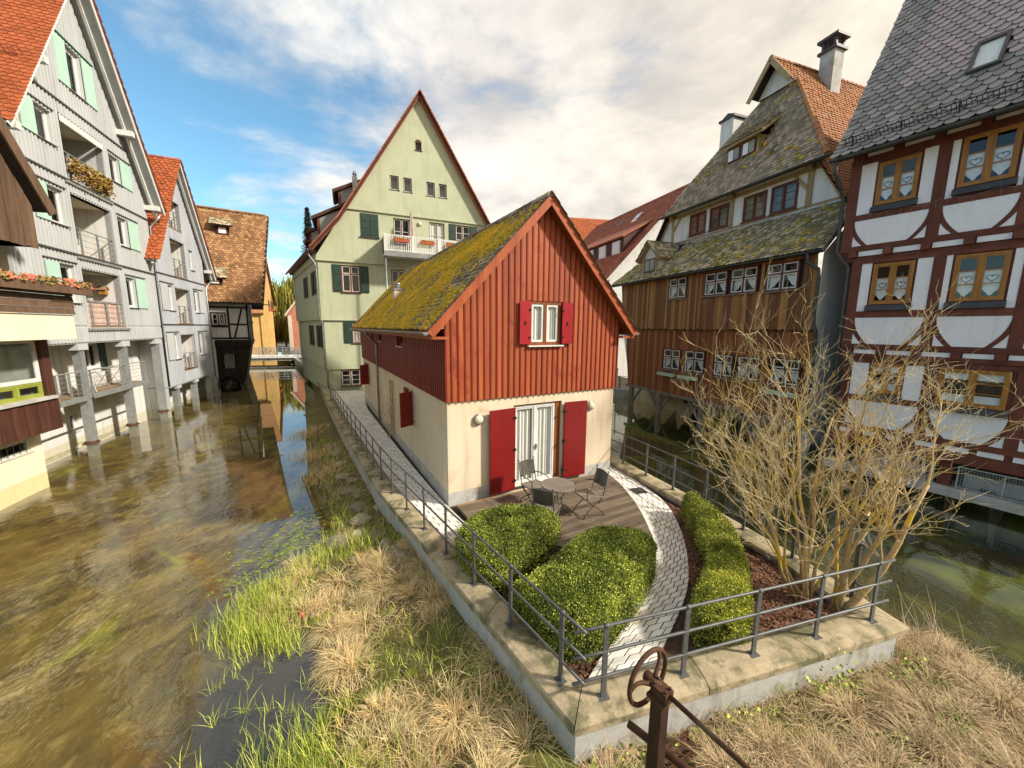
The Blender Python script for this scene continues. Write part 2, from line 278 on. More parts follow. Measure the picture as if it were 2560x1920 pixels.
FRAME = {}
def link(name, data, parent=None, loc=None, rz=None, mw=None):
    o = bpy.data.objects.new(name, data); col.objects.link(o)
    if parent: o.parent = parent
    if loc: o.location = loc
    if rz: o.rotation_euler = (0, 0, rz)
    if mw: o.matrix_local = mw
    return o
def tag(o, label=None, cat=None, group=None, kind=None):
    if label: o['label'] = label
    if cat: o['category'] = cat
    if group: o['group'] = group
    if kind: o['kind'] = kind
    return o
def root(name, label, cat, loc=(0, 0, 0), rz=0., group=None):
    o = link(name, None, None, loc, rz); o.empty_display_size = .2; tag(o, label, cat, group)
    FRAME[o.name] = Matrix.Translation(Vector(loc)) @ Matrix.Rotation(rz, 4, 'Z'); return o
def part(name, mb, mat, parent=None, smooth=False, label=None, cat=None, group=None, kind=None):
    me = mb.mesh(name, smooth); me.materials.append(MT[mat]); return tag(link(name, me, parent), label, cat, group, kind)
def frame_of(o):
    while o.parent: o = o.parent
    return FRAME.get(o.name, Matrix.Identity(4))
def proj(w):
    v = Vector(w) - Vector((0, 0, CAMZ)); z = v.dot(FW)
    if z < .1: return None
    return 1280 + FPX * v.dot(RT) / z, 960 + FPX * v.dot(DN) / z, z
def copy_tree(o, loc, rz, label=None, group=None):
    r = o.copy(); col.objects.link(r); r.location = loc; r.rotation_euler = (0, 0, rz)
    if label: r['label'] = label
    if group: r['group'] = group
    for ch in list(o.children):
        c = ch.copy(); col.objects.link(c); c.parent = r
        for gch in list(ch.children):
            d = gch.copy(); col.objects.link(d); d.parent = c
    return r
def clip(poly, outline):
    out = poly
    n = len(outline)
    for i in range(n):
        (ax, ay), (bx, by) = outline[i], outline[(i + 1) % n]
        inp = out; out = []
        if not inp: return []
        def sd_(p): return (bx - ax) * (p[1] - ay) - (by - ay) * (p[0] - ax)
        for j in range(len(inp)):
            p, q = inp[j], inp[(j + 1) % len(inp)]; sp, sq = sd_(p), sd_(q)
            if sp >= -1e-9: out.append(p)
            if (sp > 1e-9 and sq < -1e-9) or (sp < -1e-9 and sq > 1e-9):
                t = sp / (sp - sq); out.append((p[0] + t * (q[0] - p[0]), p[1] + t * (q[1] - p[1])))
    return out if len(out) > 2 else []
def area(p): return abs(sum(p[i][0] * p[(i + 1) % len(p)][1] - p[(i + 1) % len(p)][0] * p[i][1] for i in range(len(p)))) / 2
def wall(mb, outline, holes, y, depth=.15):
    us = sorted({p[0] for p in outline} | {h[0] for h in holes} | {h[1] for h in holes})
    zs = sorted({p[1] for p in outline} | {h[2] for h in holes} | {h[3] for h in holes})
    for a, b in zip(us, us[1:]):
        for c, d in zip(zs, zs[1:]):
            m = ((a + b) / 2, (c + d) / 2)
            if any(h[0] < m[0] < h[1] and h[2] < m[1] < h[3] for h in holes): continue
            p = clip([(a, c), (b, c), (b, d), (a, d)], outline)
            if p and area(p) > 1e-5: mb.add([(u, y, z) for u, z in p], [tuple(range(len(p)))])
    for a, b, c, d in holes:
        y2 = y + depth
        mb.quad((a, y, c), (a, y, d), (a, y2, d), (a, y2, c)); mb.quad((b, y, d), (b, y, c), (b, y2, c), (b, y2, d))
        mb.quad((a, y, d), (b, y, d), (b, y2, d), (a, y2, d)); mb.quad((b, y, c), (a, y, c), (a, y2, c), (b, y2, c))
def strips(outline, holes, spans):
    for a, b in spans:
        iv = sorted((h[2], h[3]) for h in holes if h[0] < b - 1e-4 and h[1] > a + 1e-4); zs = [-1e3]; top = None
        for z0, z1 in iv:
            if top is not None and z0 <= top: top = max(top, z1); zs[-1] = top
            else: zs += [z0, z1]; top = z1
        zs.append(1e3)
        for c, d in zip(zs[::2], zs[1::2]):
            if d - c < .01: continue
            p = clip([(a, c), (b, c), (b, d), (a, d)], outline)
            if p and area(p) > 1e-4: yield p
def window(par, u0, u1, z0, z1, y, fm='white_paint', nx=2, ny=1, fw=.055, back='room', sill=None, d=.07, bars=.025, inner=None, split=None, open_=False):
    """frame with casements, one pane of glass each, a backing and a sill; y is the outer face of the frame"""
    m = MB(); W = u1 - u0; m.box(u0, u1, y, y + d, z0, z0 + fw); m.box(u0, u1, y, y + d, z1 - fw, z1)
    m.box(u0, u0 + fw, y, y + d, z0 + fw, z1 - fw); m.box(u1 - fw, u1, y, y + d, z0 + fw, z1 - fw)
    xs = [u0 + fw + (W - 2 * fw) * i / nx for i in range(nx + 1)]
    for x in xs[1:-1]: m.box(x - fw * .55, x + fw * .55, y - .006, y + d, z0 + fw, z1 - fw)
    if split: m.box(u0 + fw, u1 - fw, y - .003, y + d - .01, split - fw * .45, split + fw * .45)
    o = part('window', m, fm, par)
    sm = MB(); cs = fw * .7
    for i in range(nx):
        a = xs[i] + (fw * .55 if i else 0); b = xs[i + 1] - (fw * .55 if i < nx - 1 else 0)
        for (c, e) in ([(z0 + fw, split - fw * .45), (split + fw * .45, z1 - fw)] if split else [(z0 + fw, z1 - fw)]):
            sm.box(a, b, y + .012, y + .05, c, c + cs); sm.box(a, b, y + .012, y + .05, e - cs, e)
            sm.box(a, a + cs, y + .012, y + .05, c + cs, e - cs); sm.box(b - cs, b, y + .012, y + .05, c + cs, e - cs)
            k = ny if not split else (1 if c > z0 + fw + .01 else max(1, ny - 1))
            for j in range(1, k): zz = c + cs + (e - c - 2 * cs) * j / k; sm.box(a + cs, b - cs, y + .016, y + .046, zz - bars / 2, zz + bars / 2)
            g = MB(); g.box(a + cs, b - cs, y + .028, y + .034, c + cs, e - cs); part('pane', g, 'glass', o)
    part('casement', sm, inner or fm, o)
    bk = MB()
    if back in ('curtain', 'lace'):
        n = max(6, int(W / .035)); vs = []; fs = []
        gap = W * .10
        for i in range(n + 1):
            x = u0 + fw * .5 + (W - fw) * i / n; yy = y + .085 + .02 * sin(i * 2.1) + .012 * sin(i * .9)
            vs += [(x, yy, z0 + .03), (x, yy, z1 - .03)]
        bk.add(vs, [(2 * i, 2 * i + 2, 2 * i + 3, 2 * i + 1) for i in range(n)])
        part('curtain', bk, 'curtain', o)
    rb = MB(); rb.quad((u0, y + .3, z0), (u1, y + .3, z0), (u1, y + .3, z1), (u0, y + .3, z1))
    rb.quad((u0, y + d, z0), (u1, y + d, z0), (u1, y + .3, z0), (u0, y + .3, z0)); rb.quad((u0, y + d, z1), (u0, y + .3, z1), (u1, y + .3, z1), (u1, y + d, z1))
    rb.quad((u0, y + d, z0), (u0, y + .3, z0), (u0, y + .3, z1), (u0, y + d, z1)); rb.quad((u1, y + d, z0), (u1, y + d, z1), (u1, y + .3, z1), (u1, y + .3, z0))
    part('room_back', rb, back if back in MT and back != 'curtain' else 'room', o)
    if sill: s_ = MB(); s_.box(u0 - .05, u1 + .05, y - sill[0], y + .02, z0 - sill[1], z0 - .002); part('sill', s_, sill[2], o)
    return o
def shutter(par, u0, u1, z0, z1, y, mat, panels=0, th=.035, swing=0., hinge=0):
    m = MB(); m.box(u0, u1, y - th, y, z0, z1)
    if panels:
        pz = (z1 - z0 - .06) / panels; fr = .05
        for k in range(panels): m.box(u0 + fr, u1 - fr, y - th - .014, y - th, z0 + .03 + k * pz + fr * .5, z0 + .03 + (k + 1) * pz - fr * .5)
    o = part('shutter', m, mat, par)
    if swing:      # hinged away from the wall about one vertical edge
        px = u0 if hinge == 0 else u1
        o.matrix_local = Matrix.Translation((px, y, 0)) @ Matrix.Rotation(swing, 4, 'Z') @ Matrix.Translation((-px, -y, 0))
    return o
TILE_CACHE = {}
def tile_mesh(tw, ch, mat, var, lift):
    key = (round(tw, 3), round(ch, 3), mat, var)
    if key in TILE_CACHE: return TILE_CACHE[key]
    m = MB(); m.cr = .08 + .84 * var / 5; add_tile(m, Vector((0, 0, 0)), Vector((1, 0, 0)), Vector((0, 1, 0)), Vector((0, 0, 1)), tw, ch, lift, random.Random(var))
    me = m.mesh('roof_tile'); me.materials.append(MT[mat]); TILE_CACHE[key] = me; return me
def add_tile(m, O, U, V, N, tw, ch, lift, rr):
    w = tw * .475; L = ch * 1.55; sag = ch * .42; h = lift; th = .016
    j = (rr.random() - .5) * ch * .10
    arc = [(-w, sag), (-w * .72, sag * .34), (-w * .30, 0), (w * .30, 0), (w * .72, sag * .34), (w, sag)]
    P = [(x, y + j, h) for x, y in arc] + [(w, L, h * .08), (-w, L, h * .08)]
    B = [(x, y + j, h - th) for x, y in arc]
    vs = [tuple(O + U * x + V * y + N * z) for x, y, z in P + B]
    m.add(vs, [(0, 1, 2, 3, 4, 5, 6, 7)] + [(8 + i, 9 + i, i + 1, i) for i in range(5)])
def tiles(par, O, U, V, W, L, tw, ch, mat, inside=None, nparts=300, lift=.035, seed=1, jitter=1., mat2=None, name='roof_tile'):
    O = Vector(O); U = Vector(U).normalized(); V = Vector(V).normalized(); N = U.cross(V).normalized(); rr = random.Random(seed)
    if N.z < 0: N = -N
    fr = frame_of(par); lst = []
    for r in range(int(L / ch) + 1):
        for c in range(-1, int(W / tw) + 2):
            x = (c + (.5 if r % 2 else 0)) * tw; y = r * ch
            if c == -1 and r % 2: x = .02
            if x < 0 or x > W or y > L - ch * .5: continue
            if inside and not inside(x, y + ch * .4): continue
            p = O + U * x + V * y; lst.append((p, x, y))
    sel = set()
    if nparts:
        sc_ = []
        for i, (p, x, y) in enumerate(lst):
            q = proj(fr @ p)
            if q and -60 < q[0] < 2620 and -60 < q[1] < 1980: sc_.append((q[2], i))
        sc_.sort(); sel = {i for _, i in sc_[:nparts]}
    big = {}
    for i, (p, x, y) in enumerate(lst):
        mm = mat2[0] if mat2 and mat2[1](x, y) else mat
        rot = (rr.random() - .5) * .05 * jitter; uu = U * cos(rot) + V * sin(rot); vv = V * cos(rot) - U * sin(rot)
        lf = lift * (.8 + .4 * rr.random() * jitter)
        if i in sel:
            me = tile_mesh(tw, ch, mm, rr.randrange(6), lift); sg = 1 if uu.cross(vv).dot(N) > 0 else -1
            mx = Matrix(((uu.x * sg, vv.x, N.x, p.x), (uu.y * sg, vv.y, N.y, p.y), (uu.z * sg, vv.z, N.z, p.z), (0, 0, 0, 1)))
            link(name, me, par, mw=mx)
        else:
            b = big.setdefault(mm, MB()); b.cr = rr.random(); add_tile(b, p, uu, vv, N, tw, ch, lf, rr)
    for mm, b in big.items(): part(name + '_field', b, mm, par, kind='stuff')
def slab(mb, a, b, c, d, t):          # quad a b c d (ccw seen from above) thickened downwards along its normal
    a, b, c, d = map(Vector, (a, b, c, d)); n = (b - a).cross(d - a).normalized(); 
    if n.z < 0: n = -n
    q = [p - n * t for p in (a, b, c, d)]
    mb.add([tuple(p) for p in (a, b, c, d)] + [tuple(p) for p in q], [(0, 1, 2, 3), (7, 6, 5, 4), (0, 4, 5, 1), (1, 5, 6, 2), (2, 6, 7, 3), (3, 7, 4, 0)])
def downpipe(par, pts, r=.05, mat='zinc'):
    m = MB(); m.tube(pts, r, 8); return part('downpipe', m, mat, par, smooth=True)
def gutter(par, p0, p1, r=.07, mat='zinc'):
    p0 = Vector(p0); p1 = Vector(p1); d = (p1 - p0).normalized(); s_ = d.cross(Vector((0, 0, 1))).normalized(); m = MB(); vs = []; n = 8
    for p in (p0, p1):
        for rr_ in (r, r * .86):
            for k in range(n + 1): a = pi * k / n; vs.append(tuple(p + s_ * cos(a) * rr_ - Vector((0, 0, 1)) * sin(a) * rr_))
    k1 = n + 1; fs = []
    for k in range(n): fs += [(k, k + 1, 2 * k1 + k + 1, 2 * k1 + k), (k1 + k + 1, k1 + k, 3 * k1 + k, 3 * k1 + k + 1), (k, k1 + k, k1 + k + 1, k + 1), (2 * k1 + k, 2 * k1 + k + 1, 3 * k1 + k + 1, 3 * k1 + k)]
    fs += [(0, 2 * k1, 3 * k1, k1), (n, k1 + n, 3 * k1 + n, 2 * k1 + n)]
    m.add(vs, fs); g_ = part('gutter', m, mat, par)
    e = MB(); vs = []
    for p in (p0, p1):
        b0 = len(e.v); e.add([tuple(p + s_ * cos(pi * k / n) * r * .98 - Vector((0, 0, 1)) * sin(pi * k / n) * r * .98) for k in range(n + 1)], [tuple(range(n + 1))])
    part('gutter_end', e, mat, g_); return g_
# ------------------------------------------------------------------ terrain, water
def pip(x, y, P):
    c = False; n = len(P); j = n - 1
    for i in range(n):
        xi, yi = P[i]; xj, yj = P[j]
        if (yi > y) != (yj > y) and x < (xj - xi) * (y - yi) / (yj - yi) + xi: c = not c
        j = i
    return c
def pdist(x, y, L):
    b = 1e9
    for (ax, ay), (bx, by) in zip(L, L[1:]):
        dx, dy = bx - ax, by - ay; t = max(0, min(1, ((x - ax) * dx + (y - ay) * dy) / (dx * dx + dy * dy + 1e-12)))
        d = (ax + t * dx - x) ** 2 + (ay + t * dy - y) ** 2
        if d < b: b = d
    return sqrt(b)
WL = [(0.65, 3.15), (-3.23, 8.58), (-6.8, 14.44), (-9.7, 19.3), (-11.75, 22.9)]          # outer edge of the left wall
WF = [(0.65, 3.15), (5.25, 4.44)]
WR = [(5.25, 4.44), (4.95, 6.0), (4.58, 7.13), (4.2, 8.3), (3.1, 11.17), (2.3, 12.7), (-1.4, 19.6), (-3.6, 25.5)]
WL2 = WL + [(-13.2, 25.4), (-16.74, 31.2), (-27.4, 47.0), (-45, 74)]
LB = [(-11, -9), (-13.8, 3), (-15.9, 9.8), (-16.8, 12.2), (-18.6, 13.0), (-21.8, 20.8), (-23.8, 25.2), (-25.6, 29.5), (-26.6, 31.5), (-29.0, 38.5), (-33, 47), (-52, 76)]
BE = [(-15.7, 30.2), (-10.9, 19.1), (-7.7, 14.5), (-5.65, 10.9), (-4.6, 8.9), (-3.95, 7.65), (-4.15, 6.8), (-4.55, 5.9), (-4.35, 5.3), (-3.7, 5.45), (-2.75, 4.95), (-2.25, 4.1), (-2.3, 3.3), (-2.1, 1.5), (-2.0, -6)]
WLi = [(1.0, 3.35), (-2.85, 8.8), (-6.4, 14.65), (-9.3, 19.5), (-11.35, 23.1)] + WL2[5:]
BP = BE + [(0.6, -6), (0.62, 2.9)] + WLi[:6]
LC = LB + WLi[::-1] + [(0.62, 2.9), (0.6, -9)]
FG = [(0.62, 3.4), (5.0, 4.75), (6.1, 5.4), (6.7, 4.9), (6.9, 3.4), (7.1, -6), (0.6, -6), (0.62, 2.5)]
RB = [(22, -9), (17.5, 2.5), (13.2, 8.6), (11.2, 11.9), (10.9, 13.0), (9.9, 19.6), (8.8, 23.9), (7.4, 26.8), (5.5, 30)]
RC = RB + WR[::-1] + [(5.4, 3.9), (5.4, -9)]
def height(x, y):
    nz = noise.noise((x * .9, y * .9, 0)) ; n2 = noise.noise((x * 3.1, y * 3.1, 4))
    if pip(x, y, LC) or (x < .62 and y < 2.9 and x > -11):
        db = pdist(x, y, BE)
        if pip(x, y, BP):
            return min(.30, .02 + db * .15) + nz * .05 + n2 * .03, 1
        return max(-.55, -.05 - db * .20) + nz * .05, 0
    if pip(x, y, FG) and not (x < 1.0 and y > 3.6):
        db = pdist(x, y, FG[2:6])
        return min(.27, -.02 + db * .3) + nz * .07 + n2 * .04, 1
    if pip(x, y, RC): return -.95 + nz * .08, 2
    return .5, 3
def bedmat(name, cols, algae, thr, sc_):
    m = bpy.data.materials.new(name); m.use_nodes = True; T = NT(m.node_tree); T.n.clear()
    b = T.new('ShaderNodeBsdfPrincipled'); out = T.new('ShaderNodeOutputMaterial'); T.l.new(b.outputs[0], out.inputs[0])
    pos = T.new('ShaderNodeNewGeometry').outputs['Position']
    fl = T.vmul(pos, (1.0, .75, 1), (0, 0, radians(-28)))
    a = T.noise(fl, sc_, 7, .62, 1.1); c = T.noise(fl, sc_ * 3.4, 5, .65, .3); k = T.noise(fl, sc_ * .55, 5, .6, .8)
    base = T.mix(T.ramp(a, .36, .62), cols[0], cols[1]); base = T.mix(T.ramp(c, .46, .68), base, cols[2])
    base = T.mix(T.ramp(k, thr, thr + .10), base, T.mix(T.ramp(c, .4, .6), algae[0], algae[1]))
    if name == 'bed_left':      # dark silt in the slack corner below the reeds
        dv = T.new('ShaderNodeVectorMath', operation='DISTANCE'); T.put(dv.inputs[0], T.vmul(pos, (1, 1, 0))); dv.inputs[1].default_value = (-2.9, 3.9, 0)
        base = T.mix(T.ramp(T.math('ADD', dv.outputs['Value'], T.math('MULTIPLY', T.math('SUBTRACT', a, .5), 2.2)), .9, 1.75), (.060, .052, .050), base)
    T.put(b.inputs['Base Color'], base); b.inputs['Roughness'].default_value = .9
    bn = T.new('ShaderNodeBump'); bn.inputs['Distance'].default_value = .06; bn.inputs['Strength'].default_value = .7; T.put(bn.inputs['Height'], c); T.l.new(bn.outputs[0], b.inputs['Normal'])
    MT[name] = m
bedmat('bed_left', ((.150, .115, .038), (.062, .046, .018), (.235, .185, .080)), ((.15, .17, .014), (.23, .25, .022)), .56, .75)
bedmat('bed_right', ((.034, .042, .013), (.018, .023, .009), (.055, .058, .021)), ((.060, .088, .010), (.11, .145, .018)), .50, .50)
MT['bank_soil'] = M('bank_soil', (.115, .085, .035), (.16, .125, .05), (6, 6, 6), rough=.95, bump=1., bsc=(14, 14, 14), bdist=.05, c3=(.15, .165, .03), s3=1.6, t3=(.48, .62))
xs = [-48 + .5 * i for i in range(60)] + [-18 + .25 * i for i in range(44)] + [-7 + .14 * i for i in range(101)] + [7.14 + .4 * i for i in range(45)]
ys = [-8 + .25 * i for i in range(40)] + [2 + .14 * i for i in range(58)] + [10.12 + .3 * i for i in range(70)] + [31.12 + .8 * i for i in range(60)]
gm = MB(); Z = [[height(x, y) for x in xs] for y in ys]; nx_ = len(xs)
gm.v = [(xs[i], ys[j], Z[j][i][0]) for j in range(len(ys)) for i in range(nx_)]
mi = []
for j in range(len(ys) - 1):
    for i in range(nx_ - 1):
        gm.f.append((j * nx_ + i, j * nx_ + i + 1, (j + 1) * nx_ + i + 1, (j + 1) * nx_ + i)); gm.r.append(.5)
        ks = [Z[j][i][1], Z[j][i + 1][1], Z[j + 1][i + 1][1], Z[j + 1][i][1]]; mi.append(1 if 1 in ks else max(set(ks), key=ks.count))
X0, X1, Y0, Y1 = xs[0], xs[-1], ys[0], ys[-1]
for q in (((-700, -300), (700, -300), (700, Y0), (-700, Y0)), ((-700, Y1), (700, Y1), (700, 900), (-700, 900)), ((-700, Y0), (X0, Y0), (X0, Y1), (-700, Y1)), ((X1, Y0), (700, Y0), (700, Y1), (X1, Y1))):
    gm.add([(x, y, .5) for x, y in q], [(0, 1, 2, 3)]); mi.append(3)
me = gm.mesh('ground')
MT['mud'] = M('wet_mud', (.085, .072, .068), (.05, .043, .042), (5, 5, 5), rough=.5, bump=.6, bsc=(12, 12, 12), bdist=.05, c3=(.15, .125, .06), s3=2.5)
for k in ('bed_left', 'bank_soil', 'bed_right', 'asphalt', 'mud'): me.materials.append(MT[k])
me.polygons.foreach_set('material_index', mi); me.polygons.foreach_set('use_smooth', [True] * len(mi)); me.update()
tag(link('ground', me), 'canal bed, weedy banks and the flat ground around the houses', None, None, 'structure')
def watermat():
    m = bpy.data.materials.new('canal_water'); m.use_nodes = True; T = NT(m.node_tree); T.n.clear()
    gq = T.new('ShaderNodeNewGeometry'); pos = gq.outputs['Position']; sp = T.new('ShaderNodeSeparateXYZ'); T.put(sp.inputs[0], pos)
    fl = T.vmul(pos, (1.0, .62, 1), (0, 0, radians(-38)))
    big = T.noise(fl, 1.0, 2, .5, .3); rip = T.noise(fl, 5.6, 2, .5, 1.2); fine = T.noise(fl, 14., 2, .5, .8)
    near = T.ramp(sp.outputs[1], 4.5, 14., 1., .14)                # the stream runs faster over the sill near the bridge
    shore = T.ramp(T.math('ADD', sp.outputs[0], T.math('MULTIPLY', sp.outputs[1], .62)), -2.6, -.6, 1., .06)   # slack water beside the bank
    rightc = T.ramp(sp.outputs[0], 3.0, 5.0, 0., .40)
    patch = T.ramp(T.noise(T.vmul(pos, (1.0, .45, 1), (0, 0, radians(-30))), .42, 3, .5, .5), .42, .60, .30, 1.0)
    amp = T.math('MULTIPLY', near, T.math('MULTIPLY', T.math('MAXIMUM', shore, rightc), patch))
    hgt = T.math('MULTIPLY', amp, T.math('ADD', T.math('MULTIPLY', big, .07), T.math('ADD', T.math('MULTIPLY', rip, .12), T.math('MULTIPLY', fine, .030))))
    hgt = T.math('ADD', hgt, T.math('MULTIPLY', T.noise(pos, 1.7, 2, .5), .005))
    bn = T.new('ShaderNodeBump'); bn.inputs['Strength'].default_value = 1.0; bn.inputs['Distance'].default_value = .16; T.put(bn.inputs['Height'], hgt)
    fr = T.new('ShaderNodeFresnel'); fr.inputs[0].default_value = 1.85; T.l.new(bn.outputs[0], fr.inputs[1])
    tr = T.new('ShaderNodeBsdfTransparent'); tr.inputs[0].default_value = (.96, .92, .72, 1)
    gl = T.new('ShaderNodeBsdfGlossy'); gl.inputs['Roughness'].default_value = .015; T.l.new(bn.outputs[0], gl.inputs['Normal'])
    mx = T.new('ShaderNodeMixShader'); T.put(mx.inputs[0], T.math('MULTIPLY', T.math('SUBTRACT', 1.0, gq.outputs['Backfacing']), T.math('MULTIPLY', fr.outputs[0], 1.35, clamp=True))); T.l.new(tr.outputs[0], mx.inputs[1]); T.l.new(gl.outputs[0], mx.inputs[2])
    out = T.new('ShaderNodeOutputMaterial'); T.l.new(mx.outputs[0], out.inputs[0]); MT['water'] = m
watermat()
wm = MB(); wm.quad((-60, -9, 0), (23, -9, 0), (23, 80, 0), (-60, 80, 0)); part('canal_water', wm, 'water', label='clear shallow canal water flowing around the small island', kind='structure')

# ------------------------------------------------------------------ island: wall, coping, soil, paths, deck
def offset(L, d):       # offset polyline to its left by d
    out = []
    for i, p in enumerate(L):
        a = Vector(L[max(0, i - 1)]); b = Vector(L[min(len(L) - 1, i + 1)]); p = Vector(p)
        n1 = (p - a).normalized() if i else (b - p).normalized(); n2 = (b - p).normalized() if i < len(L) - 1 else n1
        l1 = Vector((-n1.y, n1.x)); l2 = Vector((-n2.y, n2.x)); m_ = (l1 + l2).normalized(); out.append(tuple(p + m_ * d / max(.4, m_.dot(l1))))
    return out
def walk(L, start, step, end=1e9):
    acc = 0; res = []; nxt = start
    for a, b in zip(L, L[1:]):
        a = Vector(a); b = Vector(b); l = (b - a).length; d = (b - a) / l
        while nxt <= acc + l and nxt < end: res.append((a + d * (nxt - acc), d.copy())); nxt += step
        acc += l
    return res
# loop WL goes away along the left, so its inner side is to the right; reverse so that inner = left
LW = WL[::-1]; RWL = WR
CO = LW + WF[1:] + WR[1:]                     # one line round the point of the island, inside on the left
rw = root('retaining_wall', 'pale concrete retaining wall with mossy coping around the pointed island', 'wall')
CI = offset(CO, .34); CB = offset(CO, .05)
body = MB()
for i in range(len(CO) - 1):
    a, b, c, d = CB[i], CB[i + 1], CI[i + 1], CI[i]; body.prismz([a, b, c, d], -.9, .735)
part('wall_body', body, 'concrete', rw)
def coping(p, q, pi, qi, k):                   # a coping stone between two cross sections, crown slightly rounded
    m = MB(); m.cr = RN.random(); vs = []
    for (o_, i_) in ((p, pi), (q, qi)):
        o_ = Vector(o_); i_ = Vector(i_)
        for t, z in ((0, .735), (0, .81), (.04, .835), (.18, .852), (.5, .862), (.8, .850), (.96, .83), (1, .80), (1, .735)):
            w = o_.lerp(i_, t); vs.append((w.x, w.y, z))
    n = 9; m.add(vs, [(j, n + j, n + j + 1, j + 1) for j in range(n - 1)] + [tuple(range(n)), tuple(range(2 * n - 1, n - 1, -1)), (8, 17, 9, 0)])
    part('coping_stone', m, 'coping', rw)
CI2 = offset(CO, .40); CO2 = offset(CO, -.03)
for i in range(len(CO) - 1):
    a, b, c, d = map(Vector, (CO2[i], CO2[i + 1], CI2[i + 1], CI2[i])); n = max(1, round((b - a).length / 1.75))
    for k in range(n):
        g_ = .006 / (b - a).length; t0 = k / n + g_; t1 = (k + 1) / n - g_
        coping(a.lerp(b, t0), a.lerp(b, t1), d.lerp(c, t0), d.lerp(c, t1), k)
CI3 = offset(CO, .36)
sm_ = MB(); sm_.v = [(x, y, .665) for x, y in CI3]; sm_.f = [tuple(range(len(CI3)))]; sm_.r = [.5]
part('garden_soil', sm_, 'soil', label='dark garden soil filling the island behind the wall', kind='structure')
# red house frame (used by the deck as well)
RA = Vector((-1.41, 7.98)); RANG = radians(28.7)
RX = Vector((cos(RANG), sin(RANG))); RY = Vector((-sin(RANG), cos(RANG)))
def r2w(u, v): p = RA + RX * u + RY * v; return (p.x, p.y)
def lerp_line(L, s):
    tot = [0]
    for a, b in zip(L, L[1:]): tot.append(tot[-1] + (Vector(b) - Vector(a)).length)
    t = s * tot[-1]
    for i in range(len(L) - 1):
        if t <= tot[i + 1] + 1e-9: f = (t - tot[i]) / max(1e-9, tot[i + 1] - tot[i]); return Vector(L[i]).lerp(Vector(L[i + 1]), f)
    return Vector(L[-1])
def smooth(L, k=2):
    for _ in range(k): L = [L[0]] + [tuple(Vector(a) * (1 - t) + Vector(b) * t) for a, b in zip(L, L[1:]) for t in (.25, .75)] + [L[-1]]
    return L
def paving(name, label, Lf, Rt, row, brick, z, nparts=300):
    Lf = smooth(Lf); Rt = smooth(Rt); o_ = root(name, label, None); tag(o_, kind='structure')
    ln = sum((Vector(b) - Vector(a)).length for a, b in zip(Lf, Lf[1:])); n = max(4, int(ln / row)); out = []; rr = random.Random(5)
    for i in range(n):
        a, b = lerp_line(Lf, i / n), lerp_line(Rt, i / n); c, d = lerp_line(Rt, (i + 1) / n), lerp_line(Lf, (i + 1) / n)
        w = ((b - a).length + (c - d).length) / 2; m_ = max(2, round(w / brick)); cuts = [0] + [(k + (.5 if i % 2 else 0) + rr.uniform(-.08, .08)) / m_ for k in range(0 if i % 2 else 1, m_)] + [1]
        for t0, t1 in zip(cuts, cuts[1:]):
            g = .007
            q = [a.lerp(b, t0), a.lerp(b, t1), d.lerp(c, t1), d.lerp(c, t0)]; cc = sum(q, Vector((0, 0))) / 4
            q = [p + (cc - p).normalized() * min(g * 1.4, (cc - p).length * .4) for p in q]
            zz = z + rr.uniform(-.003, .003); m = MB(); m.cr = rr.random()
            top = [(p + (cc - p).normalized() * min(.008, (cc - p).length * .3)) for p in q]
            m.add([(p.x, p.y, zz - .04) for p in q] + [(p.x, p.y, zz - .005) for p in q] + [(p.x, p.y, zz) for p in top],
                  [(0, 1, 5, 4), (1, 2, 6, 5), (2, 3, 7, 6), (3, 0, 4, 7), (4, 5, 9, 8), (5, 6, 10, 9), (6, 7, 11, 10), (7, 4, 8, 11), (8, 9, 10, 11)])
            pr = proj((cc.x, cc.y, z)); out.append((pr[2] if pr else 99, m))
    out.sort(key=lambda t: t[0]); rest = MB()
    for k, (dd, m) in enumerate(out):
        if k < nparts: part('paving_stone', m, 'paver', o_)
        else: rest.cr = m.cr; rest.add(m.v, m.f)
    if rest.f: part('paving_stone_field', rest, 'paver', o_, kind='stuff')
    j = MB(); n = 60
    for i in range(n): a, b, c, d = lerp_line(Lf, i / n), lerp_line(Rt, i / n), lerp_line(Rt, (i + 1) / n), lerp_line(Lf, (i + 1) / n); j.quad((a.x, a.y, z - .012), (b.x, b.y, z - .012), (c.x, c.y, z - .012), (d.x, d.y, z - .012))
    part('joint_bed', j, 'joint', o_); return o_
GP_L = [(0.80, 3.62), (1.08, 4.02), (1.54, 4.52), (2.0, 5.05), (2.38, 5.55), (2.65, 6.05), (2.80, 6.55), (2.89, 7.25), (2.93, 7.98), (2.89, 8.94), (2.73, 10.0), (2.2, 11.2), (1.0, 13.4)]
GP_R = [(1.62, 3.85), (1.95, 4.20), (2.43, 4.81), (2.78, 5.30), (3.02, 5.80), (3.22, 6.30), (3.40, 6.90), (3.55, 7.60), (3.62, 8.25), (3.45, 9.10), (3.06, 10.35), (2.5, 11.7), (1.3, 13.9)]
gp = paving('garden_path', 'curved path of pale paving stones between the hedges and the deck', GP_L, GP_R, .150, .21, .712)
kb = MB()                                                          # stone edging along the inside of the curve
GL_ = smooth(GP_L); a_ = offset(GL_, .075)
for i in range(len(GL_) - 1):
    if GL_[i][1] > 4.6: kb.prismz([a_[i], GL_[i], GL_[i + 1], a_[i + 1]][::-1], .64, .722) if False else kb.prismz([GL_[i], GL_[i + 1], a_[i + 1], a_[i]], .64, .722)
part('path_edging', kb, 'paver', gp)
dm = MB(); dc = Vector((3.17, 8.82)); 
for k in range(7): dm.box(-.13 + k * .04, -.105 + k * .04, -.14, .14, .70, .722)
